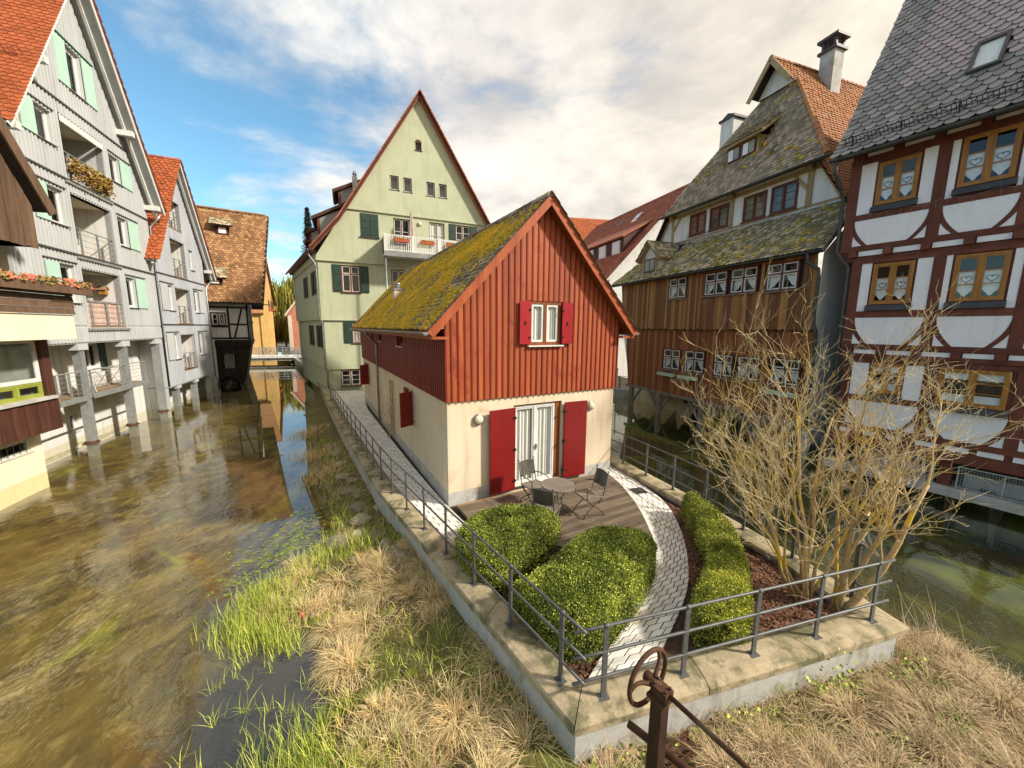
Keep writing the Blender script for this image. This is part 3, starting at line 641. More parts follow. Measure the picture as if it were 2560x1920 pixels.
dm.box(-.15, .15, -.16, -.14, .70, .724); dm.box(-.15, .15, .14, .16, .70, .724); dm.box(-.17, -.13, -.16, .16, .70, .723); dm.box(.13, .17, -.16, .16, .70, .723)
dr = part('drain_grate', dm, 'dark_zinc', None, label='small square grey drain grate set in the curved garden path', cat='drain'); dr.location = (dc.x, dc.y, 0); dr.rotation_euler = (0, 0, radians(15))
SP_L = offset(CO, .40)[1:5][::-1]
SP_L = [(-0.95, 5.95), (-2.88, 8.85), (-6.45, 14.65), (-9.35, 19.5), (-11.3, 22.9)]
SP_R = [(-0.35, 6.45), (-1.52, 8.02), (-5.0, 14.2), (-8.1, 19.85), (-8.6, 23.6)]
sp = paving('side_path', 'pale paved path running along the red house beside the left railing', SP_L, SP_R, .15, .21, .712)
# deck in front of the glass door
dk = root('wooden_deck', 'weathered brown wooden deck in front of the glass door', 'deck', (RA.x, RA.y, 0), RANG)
def w2r(x, y): d = Vector((x, y)) - RA; return (d.dot(RX), d.dot(RY))
dpoly = [w2r(*p) for p in [(-1.22, 7.86), (-0.75, 7.05), (0.2, 6.55), (1.3, 6.15), (2.62, 6.45), (2.76, 7.0), (2.82, 7.6), (2.84, 8.2), (2.80, 9.0), (2.62, 9.92)]]
ar = sum(dpoly[i][0] * dpoly[(i + 1) % len(dpoly)][1] - dpoly[(i + 1) % len(dpoly)][0] * dpoly[i][1] for i in range(len(dpoly)))
if ar < 0: dpoly = dpoly[::-1]
y = -.02; k = 0
while y > -4.2:
    w = .135; p = clip([(-2, y - w + .007), (8, y - w + .007), (8, y), (-2, y)], dpoly)
    if p and area(p) > .004:
        m = MB(); m.cr = RN.random(); m.prismz(p, .745, .782 + RN.uniform(-.002, .002)); part('deck_plank', m, 'deck' if k > 1 else 'deck_edge', dk)
    y -= w; k += 1
fm_ = MB(); fm_.prismz([tuple(Vector(p) * .985 + Vector((.03, -.03))) for p in dpoly], .67, .742); part('deck_frame', fm_, 'deck_edge', dk)

# railings
def railing(name, label, L, start, n, step, rail_ext=(.35, .3), zb=.855):
    r = root(name, label, 'railing', group=None); pts = walk(L, start, step)[:n]
    for p, d in pts:
        m = MB(); s_ = Vector((-d.y, d.x)); c = Vector((p.x, p.y, 0))
        def bx(hw, hd, z0, z1): q = [p - d * hw - s_ * hd, p + d * hw - s_ * hd, p + d * hw + s_ * hd, p - d * hw + s_ * hd]; m.prismz([tuple(v) for v in q], z0, z1)
        bx(.028, .011, zb, zb + .84); po = part('post', m, 'rail', r)
        m = MB(); bx(.06, .05, zb - .006, zb + .008); part('base_plate', m, 'rail', po)
        m = MB(); m.tube([tuple(c + Vector((0, 0, zb + .84)) + Vector((s_.x, s_.y, 0)) * .0 + Vector((-d.x, -d.y, 0)) * .03), tuple(c + Vector((d.x, d.y, 0)) * .03 + Vector((0, 0, zb + .84)))], .024, 8); part('rail_clamp', m, 'rail', po, True)
    A = [p for p, d in pts]
    P = [A[0] - pts[0][1] * rail_ext[0]] + A + [A[-1] + pts[-1][1] * rail_ext[1]]
    for z in (.25, .54, .84):
        m = MB(); m.tube([(p.x, p.y, zb + z) for p in P], .0165, 8); part('rail', m, 'rail', r, True)
    return r
railing('railing', 'grey metal railing along the left wall beside the grassy bank', offset(WL, -.19), .42, 21, .955)
railing('railing', 'grey metal railing on the front wall above the dry grass', offset(WF, .17), .40, 5, 1.0, (.36, .27))
railing('railing', 'grey metal railing along the right wall above the dark canal', offset(WR, .17), .55, 12, .95, (.15, .3))
# ------------------------------------------------------------------ red board-clad house
SWAP = Matrix(((0, 1, 0, 0), (1, 0, 0, 0), (0, 0, 1, 0), (0, 0, 0, 1)))
def swapxy(m): m.v = [(y, x, z) for x, y, z in m.v]; return m
def lump(m, c, U, V, N, a, b, h, rr):
    vs = [tuple(c + N * h * rr.uniform(.8, 1.2))]; k = 6
    for ring, (f, g) in enumerate(((.62, .72), (1.0, -.15))):
        for i in range(k):
            t = 2 * pi * (i + .5 * ring) / k; q = rr.uniform(.75, 1.25); vs.append(tuple(c + U * cos(t) * a * f * q + V * sin(t) * b * f * q + N * h * g))
    m.add(vs, [(0, 1 + i, 1 + (i + 1) % k) for i in range(k)] + [(1 + i, 7 + i, 1 + (i + 1) % k) for i in range(k)] + [(1 + (i + 1) % k, 7 + i, 7 + (i + 1) % k) for i in range(k)])
def ridge_tiles(par, p0, p1, mat, r=.10, ln=.36):
    p0 = Vector(p0); p1 = Vector(p1); d = (p1 - p0).normalized(); s_ = d.cross(Vector((0, 0, 1))).normalized(); up = s_.cross(d); n = max(1, int((p1 - p0).length / ln)); rr = random.Random(2)
    for k in range(n):
        a = p0 + d * (k * ln - .03); b = a + d * (ln + .05); m = MB(); m.cr = rr.random(); vs = []
        for q, f in ((a, 1.08), (b, .95)):
            for j in range(7): t = pi * (j - .3) / 5.4; vs.append(tuple(q + s_ * cos(t) * r * f + up * (sin(t) * r * f - .03)))
        m.add(vs, [(j, j + 1, 8 + j, 7 + j) for j in range(6)] + [tuple(range(7))]); part('ridge_tile', m, mat, par)
rh = root('red_house', 'small red board-clad house with mossy tiled roof on the island', 'house', (RA.x, RA.y, 0), RANG)
HW, HL = 4.83, 13.6; ZR, ZE, XE = 7.62, 4.62, .42; SL = (ZR - ZE) / (HW / 2 + XE)
m = MB(); door = (1.66, 3.07, .80, 2.86); wall(m, [(0, .6), (HW, .6), (HW, 3.1), (0, 3.1)], [door], 0, .18)
m2 = MB(); w1 = (2.92, 3.44, 1.90, 2.88); w0 = (11.55, 12.15, 1.92, 2.88); wall(m2, [(0, .6), (HL, .6), (HL, 3.1), (0, 3.1)], [w1, w0], 0, .18); swapxy(m2); m.add(m2.v, m2.f)
m.quad((HW, 0, .6), (HW, HL, .6), (HW, HL, 4.6), (HW, 0, 4.6)); m.quad((0, HL, .6), (HW, HL, .6), (HW, HL, 4.6), (0, HL, 4.6))
part('plaster_wall', m, 'plaster_cream', rh)
for a, b, c in ((-.004, 1.655, 1.0), (3.075, HW + .004, .96)): m = MB(); m.box(a, b, -.005, .05, .6, c); part('plinth', m, 'plinth_grey', rh)
m = MB(); m.box(-.005, .05, .051, HL, .6, 1.0); part('plinth', m, 'plinth_grey', rh)
# gable cladding: boards and cover battens
win = (2.03, 2.94, 4.29, 5.33); gp_ = [(-.05, 3.085), (HW + .05, 3.085), (HW + .05, ZE + (XE - .05) * SL - .13), (HW / 2, ZR - .16), (-.05, ZE + (XE - .05) * SL - .13)]
n = 32; bw = (HW + .10) / n
gb = MB(); wall(gb, [(p[0], max(p[1], 3.1)) for p in gp_], [win], -.012, .2); part('gable_backing', gb, 'red_batten', rh)
for k in range(n):
    for p in strips(gp_, [win], [(-.05 + k * bw + .001, -.05 + (k + 1) * bw - .001)]):
        m = MB(); m.cr = RN.random(); m.prism(p, -.042 - RN.random() * .004, -.014); part('cladding_board', m, 'red_board', rh)
for k in range(n + 1):
    c = -.05 + k * bw; c = min(max(c, -.029), HW + .029)
    for p in strips([(x, z + (.0 if z > 4 else -.012)) for x, z in gp_], [win], [(c - .018, c + .018)]):
        m = MB(); m.cr = RN.random(); m.prism(p, -.060, -.046); part('cladding_batten', m, 'red_batten', rh)
sw = [(3.95, 4.65, 4.10, 4.50), (7.55, 8.0, 4.14, 4.46), (9.5, 9.9, 4.14, 4.46)]
sp_ = [(0.02, 3.085), (HL, 3.085), (HL, 4.62), (0.02, 4.62)]
m = MB(); wall(m, sp_, sw, -.02, .2); part('side_backing', swapxy(m), 'red_batten', rh)
ns = 88; bs = (HL - .02) / ns; rest = MB()
for k in range(ns):
    for p in strips(sp_, sw, [(.02 + k * bs + .012, .02 + (k + 1) * bs - .030)]):
        m = MB(); m.cr = RN.random(); m.prism(p, -.055, -.022); swapxy(m); part('cladding_board', m, 'red_batten', rh)
def sidewin(*a, **k): o = window(*a, **k); o.matrix_local = SWAP; return o
for w_ in sw: sidewin(rh, w_[0], w_[1], w_[2], w_[3], .02, 'brown_frame', 1, 1, .05, 'room', (.12, .03, 'white_paint'))
for w_ in (w1, w0):
    sidewin(rh, w_[0], w_[1], w_[2], w_[3], .06, 'brown_frame', 1, 1, .06, 'room', (.12, .04, 'plinth_grey'), inner='white_paint')
    o = shutter(rh, w_[1] + .02, w_[1] + .46, w_[2], w_[3], -.03, 'red_batten', 2); o.matrix_local = SWAP
    o = shutter(rh, w_[0] - .44, w_[0], w_[2], w_[3], -.03, 'red_batten', 2); px = w_[0]
    o.matrix_local = SWAP @ Matrix.Translation((px, -.03, 0)) @ Matrix.Rotation(radians(62), 4, 'Z') @ Matrix.Translation((-px, .03, 0))
window(rh, win[0], win[1], win[2], win[3], -.03, 'brown_frame', 2, 1, .075, 'curtain', (.10, .035, 'white_paint'), inner='white_paint')
for a, b, c, hs in ((1.73, 2.03, .05, 1), (2.94, 3.24, -.05, 0)):
    o = shutter(rh, a, b, 4.32, 5.31, -.085, 'crimson_shutter', 0, .03, swing=c, hinge=hs)
    hm = MB(); hx = b - .02 if hs else a + .02
    for z in (4.48, 5.12): hm.box(hx - .03, hx + .03, -.135, -.116, z - .02, z + .02)
    lx = (a + b) / 2; hm.box(lx - .012, lx + .012, -.14, -.116, 4.77, 4.85); part('shutter_hinge', hm, 'dark_steel', o)
window(rh, 1.70, 2.90, .80, 2.82, .06, 'white_paint', 2, 1, .055, 'curtain')
m = MB(); m.box(2.90, 3.06, .05, .16, .80, 2.86); m.box(1.66, 1.70, .05, .16, .80, 2.86); m.box(1.70, 2.90, .05, .16, 2.82, 2.86); part('door_lining', m, 'brown_frame', rh)
m = MB(); m.box(1.62, 3.1, -.04, .17, .755, .797); part('door_threshold', m, 'slate_sill', rh)
m = MB(); m.box(2.325, 2.345, .02, .055, 1.66, 1.80); m.box(2.33, 2.34, .0, .02, 1.72, 1.80); part('door_handle', m, 'zinc', rh)
for a, b, sgn, hs in ((.96, 1.66, .09, 1), (3.12, 3.81, -.05, 0)):
    o = shutter(rh, a, b, .795, 2.82, -.055, 'red_shutter', 0, .04, swing=sgn, hinge=hs); hm = MB(); hx = b if hs else a
    for z in (1.02, 1.80, 2.58): hm.box(hx - .07, hx + .09 if not hs else hx + .02, -.115, -.094, z - .018, z + .018); hm.box(hx - .03, hx + .0, -.13, -.03, z - .03, z + .03)
    part('shutter_hinge', hm, 'dark_steel', o)
for u, z in ((.73, 2.63), (4.01, 2.65)):
    m = MB(); m.lathe((u, 0, z), [(.125, .0), (.128, -.05), (.118, -.058), (.104, -.058)], 24, (0, 1, 0)); o = part('wall_lamp', m, 'zinc', rh, True)
    m = MB(); m.lathe((u, 0, z), [(.104, -.055), (.098, -.08), (.075, -.105), (.04, -.12), (.005, -.125)], 24, (0, 1, 0)); part('lamp_globe', m, 'lamp_glass', o, True)
# roof
yf, yb = -.27, HL + .25; e0 = (-XE, ZE); e1 = (HW + XE, ZE); rg = (HW / 2, ZR)
m = MB(); slab(m, (e0[0], yf, e0[1]), (rg[0], yf, rg[1]), (rg[0], yb, rg[1]), (e0[0], yb, e0[1]), .10); slab(m, (e1[0], yb, e1[1]), (rg[0], yb, rg[1]), (rg[0], yf, rg[1]), (e1[0], yf, e1[1]), .10)
rf = part('roof', m, 'brown_frame', rh)
for s_, e in ((1, e0), (-1, e1)):
    V = Vector((rg[0] - e[0], 0, rg[1] - e[1])); L = V.length
    tiles(rf, (e[0] - s_ * .03, yf - .02, e[1] + .01), (0, 1, 0), V, yb - yf + .04, L + .02, .178, .148, 'tile_old', None, 300 if s_ > 0 else 0, seed=3, lift=.035 if s_ > 0 else .02)
    m = MB(); d = Vector((rg[0] - e[0], 0, rg[1] - e[1])).normalized(); a = Vector((e[0], yf - .02, e[1] - .075)); b = Vector((rg[0], yf - .02, rg[1] - .075)); m.beam(a, b, .04, .17, (0, 0, 1)); part('barge_board', m, 'red_board', rf)
ridge_tiles(rf, (rg[0], yf, ZR + .03), (rg[0], yb, ZR + .03), 'tile_old', .10)
m = MB(); m.box(-XE + .02, 0.0, yf + .05, yb, ZE - .17, ZE - .12); m.box(-XE, -XE + .03, yf, yb, ZE - .17, ZE - .03); part('eaves_board', m, 'red_board', rf)
m = MB(); m.box(HW, HW + XE, yf + .02, yf + 1.2, ZE - .17, ZE - .12); part('eaves_board', m, 'red_board', rf)
gutter(rf, (-XE - .09, yf - .04, ZE - .02), (-XE - .09, yb + .05, ZE - .02), .07); gutter(rf, (HW + XE + .08, yf - .03, ZE - .03), (HW + XE + .08, yb, ZE - .03), .07)
downpipe(rh, [(-XE - .09, 8.35, ZE - .09), (-XE - .09, 8.35, ZE - .22), (-.13, 8.5, ZE - .55), (-.085, 8.55, ZE - .75), (-.085, 8.55, .72)], .045)
U = Vector((0, 1, 0)); V = Vector((rg[0] - e0[0], 0, rg[1] - e0[1])); LS = V.length; V.normalize(); N = Vector((-V.z, 0, V.x)); mm = MB(); rr = random.Random(9); cnt = 0
while cnt < 17000:
    x = rr.uniform(yf + .05, yb - .05); r_ = rr.randrange(int(LS / .148)); y_ = r_ * .148 + rr.gauss(.03, .045)
    if y_ < 0 or y_ > LS - .1: continue
    d = noise.noise((x * .55, y_ * .8, 7)) * .9 + noise.noise((x * 1.9, y_ * 2.4, 3)) * .55 + .74 - .4 * max(0, (y_ / LS - .62)) - .35 * max(0, (x - 10) / 5) - .35 * max(0, .5 - x)
    if rr.random() > max(.04, min(1, d * 1.15)): continue
    cnt += 1; mm.cr = min(1, max(0, .5 + d * .2 + rr.uniform(-.45, .4))); big = .6 + .7 * min(1, max(0, d))
    lump(mm, Vector((e0[0], 0, e0[1])) + U * x + V * y_ + N * .045, U, V, N, rr.uniform(.035, .085) * big, rr.uniform(.025, .05) * big, rr.uniform(.018, .042) * big, rr)
part('roof_moss', mm, 'moss', rf, True, kind='stuff')
m = MB(); c = (.72, 7.9); m.box(c[0] - .17, c[0] + .17, c[1] - .17, c[1] + .17, 5.0, 6.12); ch_ = part('chimney', m, 'plaster_cream', rf)
m = MB(); m.box(c[0] - .20, c[0] + .20, c[1] - .20, c[1] + .20, 6.12, 6.19); m.lathe((c[0], c[1], 6.19), [(.11, 0), (.11, .06), (.14, .07), (.14, .10), (.1, .11), (.1, .17), (.13, .18), (.12, .21)], 14); part('chimney_cap', m, 'zinc', ch_)
m = MB(); slab(m, (c[0] - .5, c[1] - .24, ZE + (c[0] - .5 + XE) * SL + .09), (c[0] + .2, c[1] - .24, ZE + (c[0] + .2 + XE) * SL + .09), (c[0] + .2, c[1] + .24, ZE + (c[0] + .2 + XE) * SL + .09), (c[0] - .5, c[1] + .24, ZE + (c[0] - .5 + XE) * SL + .09), .02); part('chimney_flashing', m, 'zinc', ch_)
# trellis and dry climber on the left wall
tr = root('trellis', 'narrow wooden ladder trellis fixed to the cream side wall', 'trellis', (RA.x, RA.y, 0), RANG)
for yy in (5.72, 6.12): m = MB(); m.beam((-.05, yy, .95), (-.05, yy, 2.85), .03, .03); part('upright', m, 'timber_pale', tr)
for k in range(6): m = MB(); m.beam((-.07, 5.62, 1.15 + k * .32), (-.07, 6.22, 1.15 + k * .32), .02, .025); part('rung', m, 'timber_pale', tr)
# ------------------------------------------------------------------ green gabled house
GA = (-11.4, 23.1); GANG = radians(24)
gh = root('green_house', 'tall pale green plastered house with steep gable and balcony', 'house', (GA[0], GA[1], 0), GANG)
MT['green_house'] = M('pale_green_plaster', (.49, .51, .345), (.45, .47, .315), (1.2, 1.2, 1.2), rough=.92, bump=.35, bsc=(20, 20, 20), bdist=.012, c3=(.42, .44, .29), s3=.6, t3=(.5, .78), grain=.04, streak=.16)
UR = 12.1; KX = -.208
def gwall(name, outline, holes, y, u0, z0, z1, depth=12.):
    m = MB(); wall(m, outline, holes, y, .14)
    if u0 is not None:
        dx = KX * depth; m.quad((u0, y, z0), (u0 + dx, y + depth, z0), (u0 + dx, y + depth, z1), (u0, y, z1)); m.quad((UR, y, z0), (UR, y + depth, z0), (UR, y + depth, z1), (UR, y, z1))
        m.quad((u0, y, z0), (UR, y, z0), (UR, y + depth, z0), (u0 + dx, y + depth, z0))
    part(name, m, 'green_house', gh)
gwall('ground_floor_wall', [(.02, .3), (UR, .3), (UR, 2.07), (.02, 2.07)], [(.68, 1.86, .95, 2.0)], 0, .02, .3, 2.07)
gwall('first_floor_wall', [(-.07, 2.06), (UR, 2.06), (UR, 5.09), (-.07, 5.09)], [(1.48, 2.42, 3.66, 4.98)], -.06, -.07, 2.06, 5.09)
gwall('second_floor_wall', [(-.2, 5.08), (UR, 5.08), (UR, 8.57), (-.2, 8.57)], [(1.04, 2.10, 6.76, 8.37), (3.95, 4.9, 6.76, 8.3)], -.13, -.2, 5.08, 8.57)
H3 = [(4.18, 5.18, 9.2, 11.41), (6.41, 7.42, 9.2, 11.43), (8.18, 9.17, 10.45, 11.46)]
gwall('third_floor_wall', [(-.27, 8.56), (UR + .1, 8.56), (UR + .1, 9.2), (10.9, 10.9), (10.4, 11.66), (1.5, 11.66), (1.0, 10.85), (-.27, 9.3)], H3, -.20, -.27, 8.56, 9.25)
AW = [(4.06, 4.59, 13.04, 13.87), (4.86, 5.38, 13.02, 13.86), (6.29, 6.82, 12.99, 13.83), (7.08, 7.60, 12.99, 13.83)]
gwall('gable_wall', [(1.42, 11.65), (10.5, 11.65), (5.95, 18.62)], AW + [(5.66, 6.04, 15.57, 16.0)], -.26, None, 0, 0)
m = MB(); m.box(1.45, 10.47, -.29, -.2, 11.60, 11.68); m.box(-.3, UR + .1, -.235, -.1, 8.53, 8.58); m.box(-.23, UR, -.165, -.1, 5.05, 5.10); m.box(-.09, UR, -.09, -.0, 2.03, 2.075)
for a in ((1.45, 10.47, -.29, -.2, 11.60, 11.68), (-.3, UR + .1, -.235, -.1, 8.53, 8.58), (-.23, UR, -.165, -.1, 5.05, 5.10), (-.09, UR, -.09, -.0, 2.03, 2.075)):
    m = MB(); m.box(*a); part('storey_ledge', m, 'green_house', gh)
window(gh, .68, 1.86, .95, 2.0, .04, 'brown_frame', 2, 3, .06, 'room', (.14, .04, 'slate_sill'), inner='white_paint')
window(gh, 1.48, 2.42, 3.66, 4.98, 0, 'brown_frame', 2, 2, .05, 'curtain', (.14, .04, 'slate_sill'), inner='white_paint'); shutter(gh, 1.0, 1.48, 3.66, 4.98, -.07, 'green_shutter', 3); shutter(gh, 2.42, 2.9, 3.66, 4.98, -.07, 'green_shutter', 3)
window(gh, 1.04, 2.10, 6.76, 8.37, -.07, 'brown_frame', 2, 1, .06, 'room_warm', (.14, .04, 'slate_sill'), inner='white_paint', split=7.85); shutter(gh, .55, 1.04, 6.77, 8.37, -.14, 'green_shutter', 3); shutter(gh, 2.10, 2.60, 6.77, 8.37, -.14, 'green_shutter', 3)
window(gh, 3.95, 4.9, 6.76, 8.3, -.07, 'brown_frame', 2, 2, .06, 'room', (.14, .04, 'slate_sill'), inner='white_paint')
shutter(gh, 2.28, 2.77, 10.14, 11.46, -.21, 'green_shutter', 3); shutter(gh, 2.79, 3.29, 10.14, 11.46, -.21, 'green_shutter', 3)
m = MB(); m.box(2.2, 3.36, -.30, -.2, 10.08, 10.13); part('sill', m, 'slate_sill', gh)
for a, b, c, d in H3[:2]: window(gh, a, b, c, d, -.13, 'brown_frame', 2, 3, .05, 'curtain' if a > 6 else 'room', None, inner='white_paint')
window(gh, *H3[2], -.14, 'brown_frame', 2, 2, .05, 'room', (.12, .04, 'slate_sill'), inner='white_paint'); shutter(gh, 7.73, 8.17, 10.45, 11.46, -.21, 'green_shutter', 2); shutter(gh, 9.18, 9.66, 10.45, 11.46, -.21, 'green_shutter', 2)
for a in AW: window(gh, *a, -.18, 'brown_frame', 1, 1, .04, 'blind', (.10, .04, 'slate_sill'), inner='white_paint')
window(gh, 5.66, 6.04, 15.57, 16.0, -.18, 'brown_frame', 1, 1, .04, 'room', (.12, .04, 'slate_sill'))
m = MB(); pts = [(5.85 + .21 * cos(pi * k / 10), 16.0 + .20 * sin(pi * k / 10)) for k in range(11)]; m.prism(pts, -.275, -.2); ar_ = part('window_arch', m, 'brown_frame', gh)
m = MB(); m.prism([(5.85 + .15 * cos(pi * k / 10), 16.0 + .14 * sin(pi * k / 10)) for k in range(11)], -.285, -.27); part('pane', m, 'room', ar_)
m = MB(); m.lathe((5.80, -.2, 11.23), [(.13, 0), (.13, -.07), (.09, -.11), (.02, -.13)], 18, (0, 1, 0)); part('wall_lamp', m, 'lamp_glass', gh, True)
# side windows
for yy, z0, z1 in ((1.5, 6.7, 8.0), (5.0, 6.7, 8.0), (1.6, 3.4, 4.7), (4.8, 3.4, 4.7)):
    x0 = -.2 + KX * yy if z0 > 5 else -.07 + KX * yy
    m = MB(); m.beam((x0 - .03, yy - .35, (z0 + z1) / 2), (x0 - .03 + KX * .7, yy + .35, (z0 + z1) / 2), .06, z1 - z0); o = part('side_window', m, 'room', gh)
    for s_ in (-.62, .62): m = MB(); m.beam((x0 - .07 + KX * (s_ - .22), yy + s_ - .22, (z0 + z1) / 2), (x0 - .07 + KX * (s_ + .22), yy + s_ + .22, (z0 + z1) / 2), .05, z1 - z0 + .1); part('shutter', m, 'green_shutter', o)
# roof with kicked eaves
yf = -.52; D = 12.; rx, rz = 5.95, 18.78; kx = KX * D
def rp(u, y, z): return (u, y, z)
m = MB()
for (A0, A1, B0, B1) in (((1.0, 10.93), (rx, rz), 1, 0), ((-.55, 9.12), (1.0, 10.93), 1, 1)):
    s0 = kx * B0; s1 = kx * (.9 if B1 else .3); slab(m, (A0[0], yf, A0[1]), (A1[0], yf, A1[1]), (A1[0] + s1, D, A1[1]), (A0[0] + s0, D, A0[1]), .16)
slab(m, (10.9, D, 10.93), (rx + kx * .3, D, rz), (rx, yf, rz), (10.9, yf, 10.93), .16); slab(m, (12.5, D, 9.12), (10.9, D, 10.93), (10.9, yf, 10.93), (12.5, yf, 9.12), .16)
rf = part('roof', m, 'tile_red', gh)
for side_ in (0, 1):
    P = [(-.55, 9.15), (1.0, 10.96), (rx, rz + .03)] if not side_ else [(12.5, 9.15), (10.9, 10.96), (rx, rz + .03)]
    for (a, b) in zip(P, P[1:]):
        a3 = Vector((a[0], yf - .03, a[1])); b3 = Vector((b[0], yf - .03, b[1])); L = (b3 - a3).length; d = (b3 - a3).normalized(); nn = int(L / .24)
        for k in range(nn):
            m = MB(); m.cr = RN.random(); q = a3 + d * (L * k / nn); up = Vector((0, 0, 1)); m.beam(q - d * .02 + up * .05, q + d * (L / nn * 1.02) + up * .015, .30, .05); part('verge_tile', m, 'tile_red', rf)
        m = MB(); m.beam(a3 + Vector((0, .02, -.10)), b3 + Vector((0, .02, -.10)), .05, .18); part('barge_board', m, 'board_maroon', rf)
m = MB(); rr = random.Random(4)
gutter(rf, (-.62, yf, 9.05), (-.62 + KX * 12.5, D, 9.05), .08, 'dark_zinc')
m = MB(); slab(m, (-.5, yf + .05, 8.95), (-.25, yf + .05, 9.0), (-.25 + kx, D, 9.0), (-.5 + kx, D, 8.95), .03); part('eaves_board', m, 'board_maroon', rf)
downpipe(gh, [(-.62, -.3, 9.0), (-.62, -.3, 8.75), (-.34, -.28, 8.35), (-.30, -.26, 8.2), (-.28, -.25, 5.2), (-.15, -.2, 4.9), (-.15, -.16, 2.2), (-.06, -.1, 1.9), (-.06, -.1, .7)], .05)
def dormer(y0, y1, f0, zf0, zf1, tip, top, sh):
    o = MB(); pol = [(f0 + sh, zf0), (f0 + sh, zf1), (top[0] + sh, top[1] - .35), (top[0] + sh, zf0 + .6)]
    o.prism(pol, y0, y1); dd = part('dormer', o, 'soffit', gh)
    m = MB(); slab(m, (tip[0] + sh, y0 - .2, tip[1] + .22), (top[0] + sh + .1, y0 - .2, top[1]), (top[0] + sh + .1, y1 + .2, top[1]), (tip[0] + sh, y1 + .2, tip[1] + .22), .16); part('dormer_roof', m, 'board_maroon', dd)
    m = MB(); m.box(f0 + sh - .03, f0 + sh + .02, y0 + .25, y1 - .25, zf0 + .25, zf1 - .1); part('dormer_window', m, 'room', dd)
    m = MB(); m.box(f0 + sh - .04, f0 + sh + .1, y0 - .03, y0 + .12, zf0, zf1); part('dormer_post', m, 'timber_red', dd)
dormer(.8, 3.2, 1.17, 12.0, 12.9, (.80, 12.62), (2.5, 13.75), 0); dormer(.8, 3.6, -.08, 9.8, 11.12, (-.45, 10.93), (1.55, 12.3), 0)
dormer(5.2, 7.2, -.08, 9.8, 11.12, (-.45, 10.93), (1.55, 12.3), -.75); dormer(8.6, 10.4, -.08, 9.8, 11.12, (-.45, 10.93), (1.55, 12.3), -1.05)
m = MB(); m.box(1.95, 2.25, .55, .8, 12.4, 13.75); m.lathe((2.1, .67, 13.75), [(.09, 0), (.09, .1), (.13, .12), (.13, .2), (.07, .24), (.07, .34)], 10); part('chimney_pipe', m, 'zinc', gh)
# balcony
m = MB(); m.box(3.48, 8.3, -1.5, -.2, 8.95, 9.12); bal = part('balcony_slab', m, 'white_paint', gh)
m = MB(); m.box(3.44, 8.34, -1.54, -1.44, 8.88, 9.16); part('balcony_fascia', m, 'zinc', bal)
for u in (3.5, 5.12, 6.7, 8.25): m = MB(); m.box(u - .06, u + .06, -1.52, -1.40, 9.12, 10.16); part('balcony_post', m, 'white_paint', bal)
for z in (9.24, 10.10): m = MB(); m.box(3.5, 8.25, -1.48, -1.44, z - .025, z + .03); part('balcony_rail', m, 'white_paint', bal)
for k in range(42):
    u = 3.63 + k * .112; m = MB(); m.box(u - .027, u + .027, -1.475, -1.452, 9.16, 10.08); part('baluster', m, 'white_paint', bal)
m = MB(); m.box(3.47, 3.52, -1.4, -.22, 9.16, 10.1); part('balcony_screen', m, 'green_shutter', bal)
m = MB(); m.tube([(3.52, -1.4, .7), (3.52, -1.4, 8.9)], .06, 10); part('balcony_column', m, 'zinc', gh, True)
def g2w(u, y, z): return (GA[0] + cos(GANG) * u - sin(GANG) * y, GA[1] + sin(GANG) * u + cos(GANG) * y, z)
for k, (u, lb) in enumerate(((4.45, 'orange flower box on the white balcony nearest the support column'), (6.0, 'orange flower box in the middle of the white balcony railing'), (7.6, 'orange flower box on the white balcony beside the red roof edge'))):
    r = root('flower_box', lb, 'flower box', g2w(u, -1.58, 9.72), GANG, 'orange flower boxes on the green house balcony')
    m = MB(); m.box(-.42, .42, -.08, .08, 0, .18); part('trough', m, 'orange_plastic', r); m = MB(); rr = random.Random(k)
    for _ in range(60): c = Vector((rr.uniform(-.4, .4), rr.uniform(-.08, .08), .18)); m.cr = rr.random(); lump(m, c, Vector((1, 0, 0)), Vector((0, 1, 0)), Vector((0, 0, 1)), .05, .04, rr.uniform(.03, .09), rr)
    part('dry_plants', m, 'rust_plant', r, kind='stuff')
um = root('folded_parasol', 'folded beige parasol standing on the green house balcony', 'parasol', g2w(5.15, -1.0, 9.12), GANG)
m = MB(); m.tube([(0, 0, 0), (0, 0, 2.62)], .025, 8); part('pole', m, 'zinc', um, True)
m = MB(); prof = [(.17, .95), (.20, 1.1), (.16, 1.5), (.11, 2.0), (.06, 2.4), (.02, 2.58)]; vs = []; n = 14
for r_, h in prof:
    for k in range(n): f = 1 + .22 * (k % 2) ; vs.append((r_ * f * cos(2 * pi * k / n), r_ * f * sin(2 * pi * k / n), h + (.05 if k % 2 and h < 1 else 0)))
m.add(vs, [(i * n + k, i * n + (k + 1) % n, (i + 1) * n + (k + 1) % n, (i + 1) * n + k) for i in range(5) for k in range(n)]); part('canopy', m, 'parasol', um)
m = MB(); m.lathe((0, 0, 0), [(.2, 0), (.2, .06), (.05, .1)], 12); part('base', m, 'plinth_grey', um)

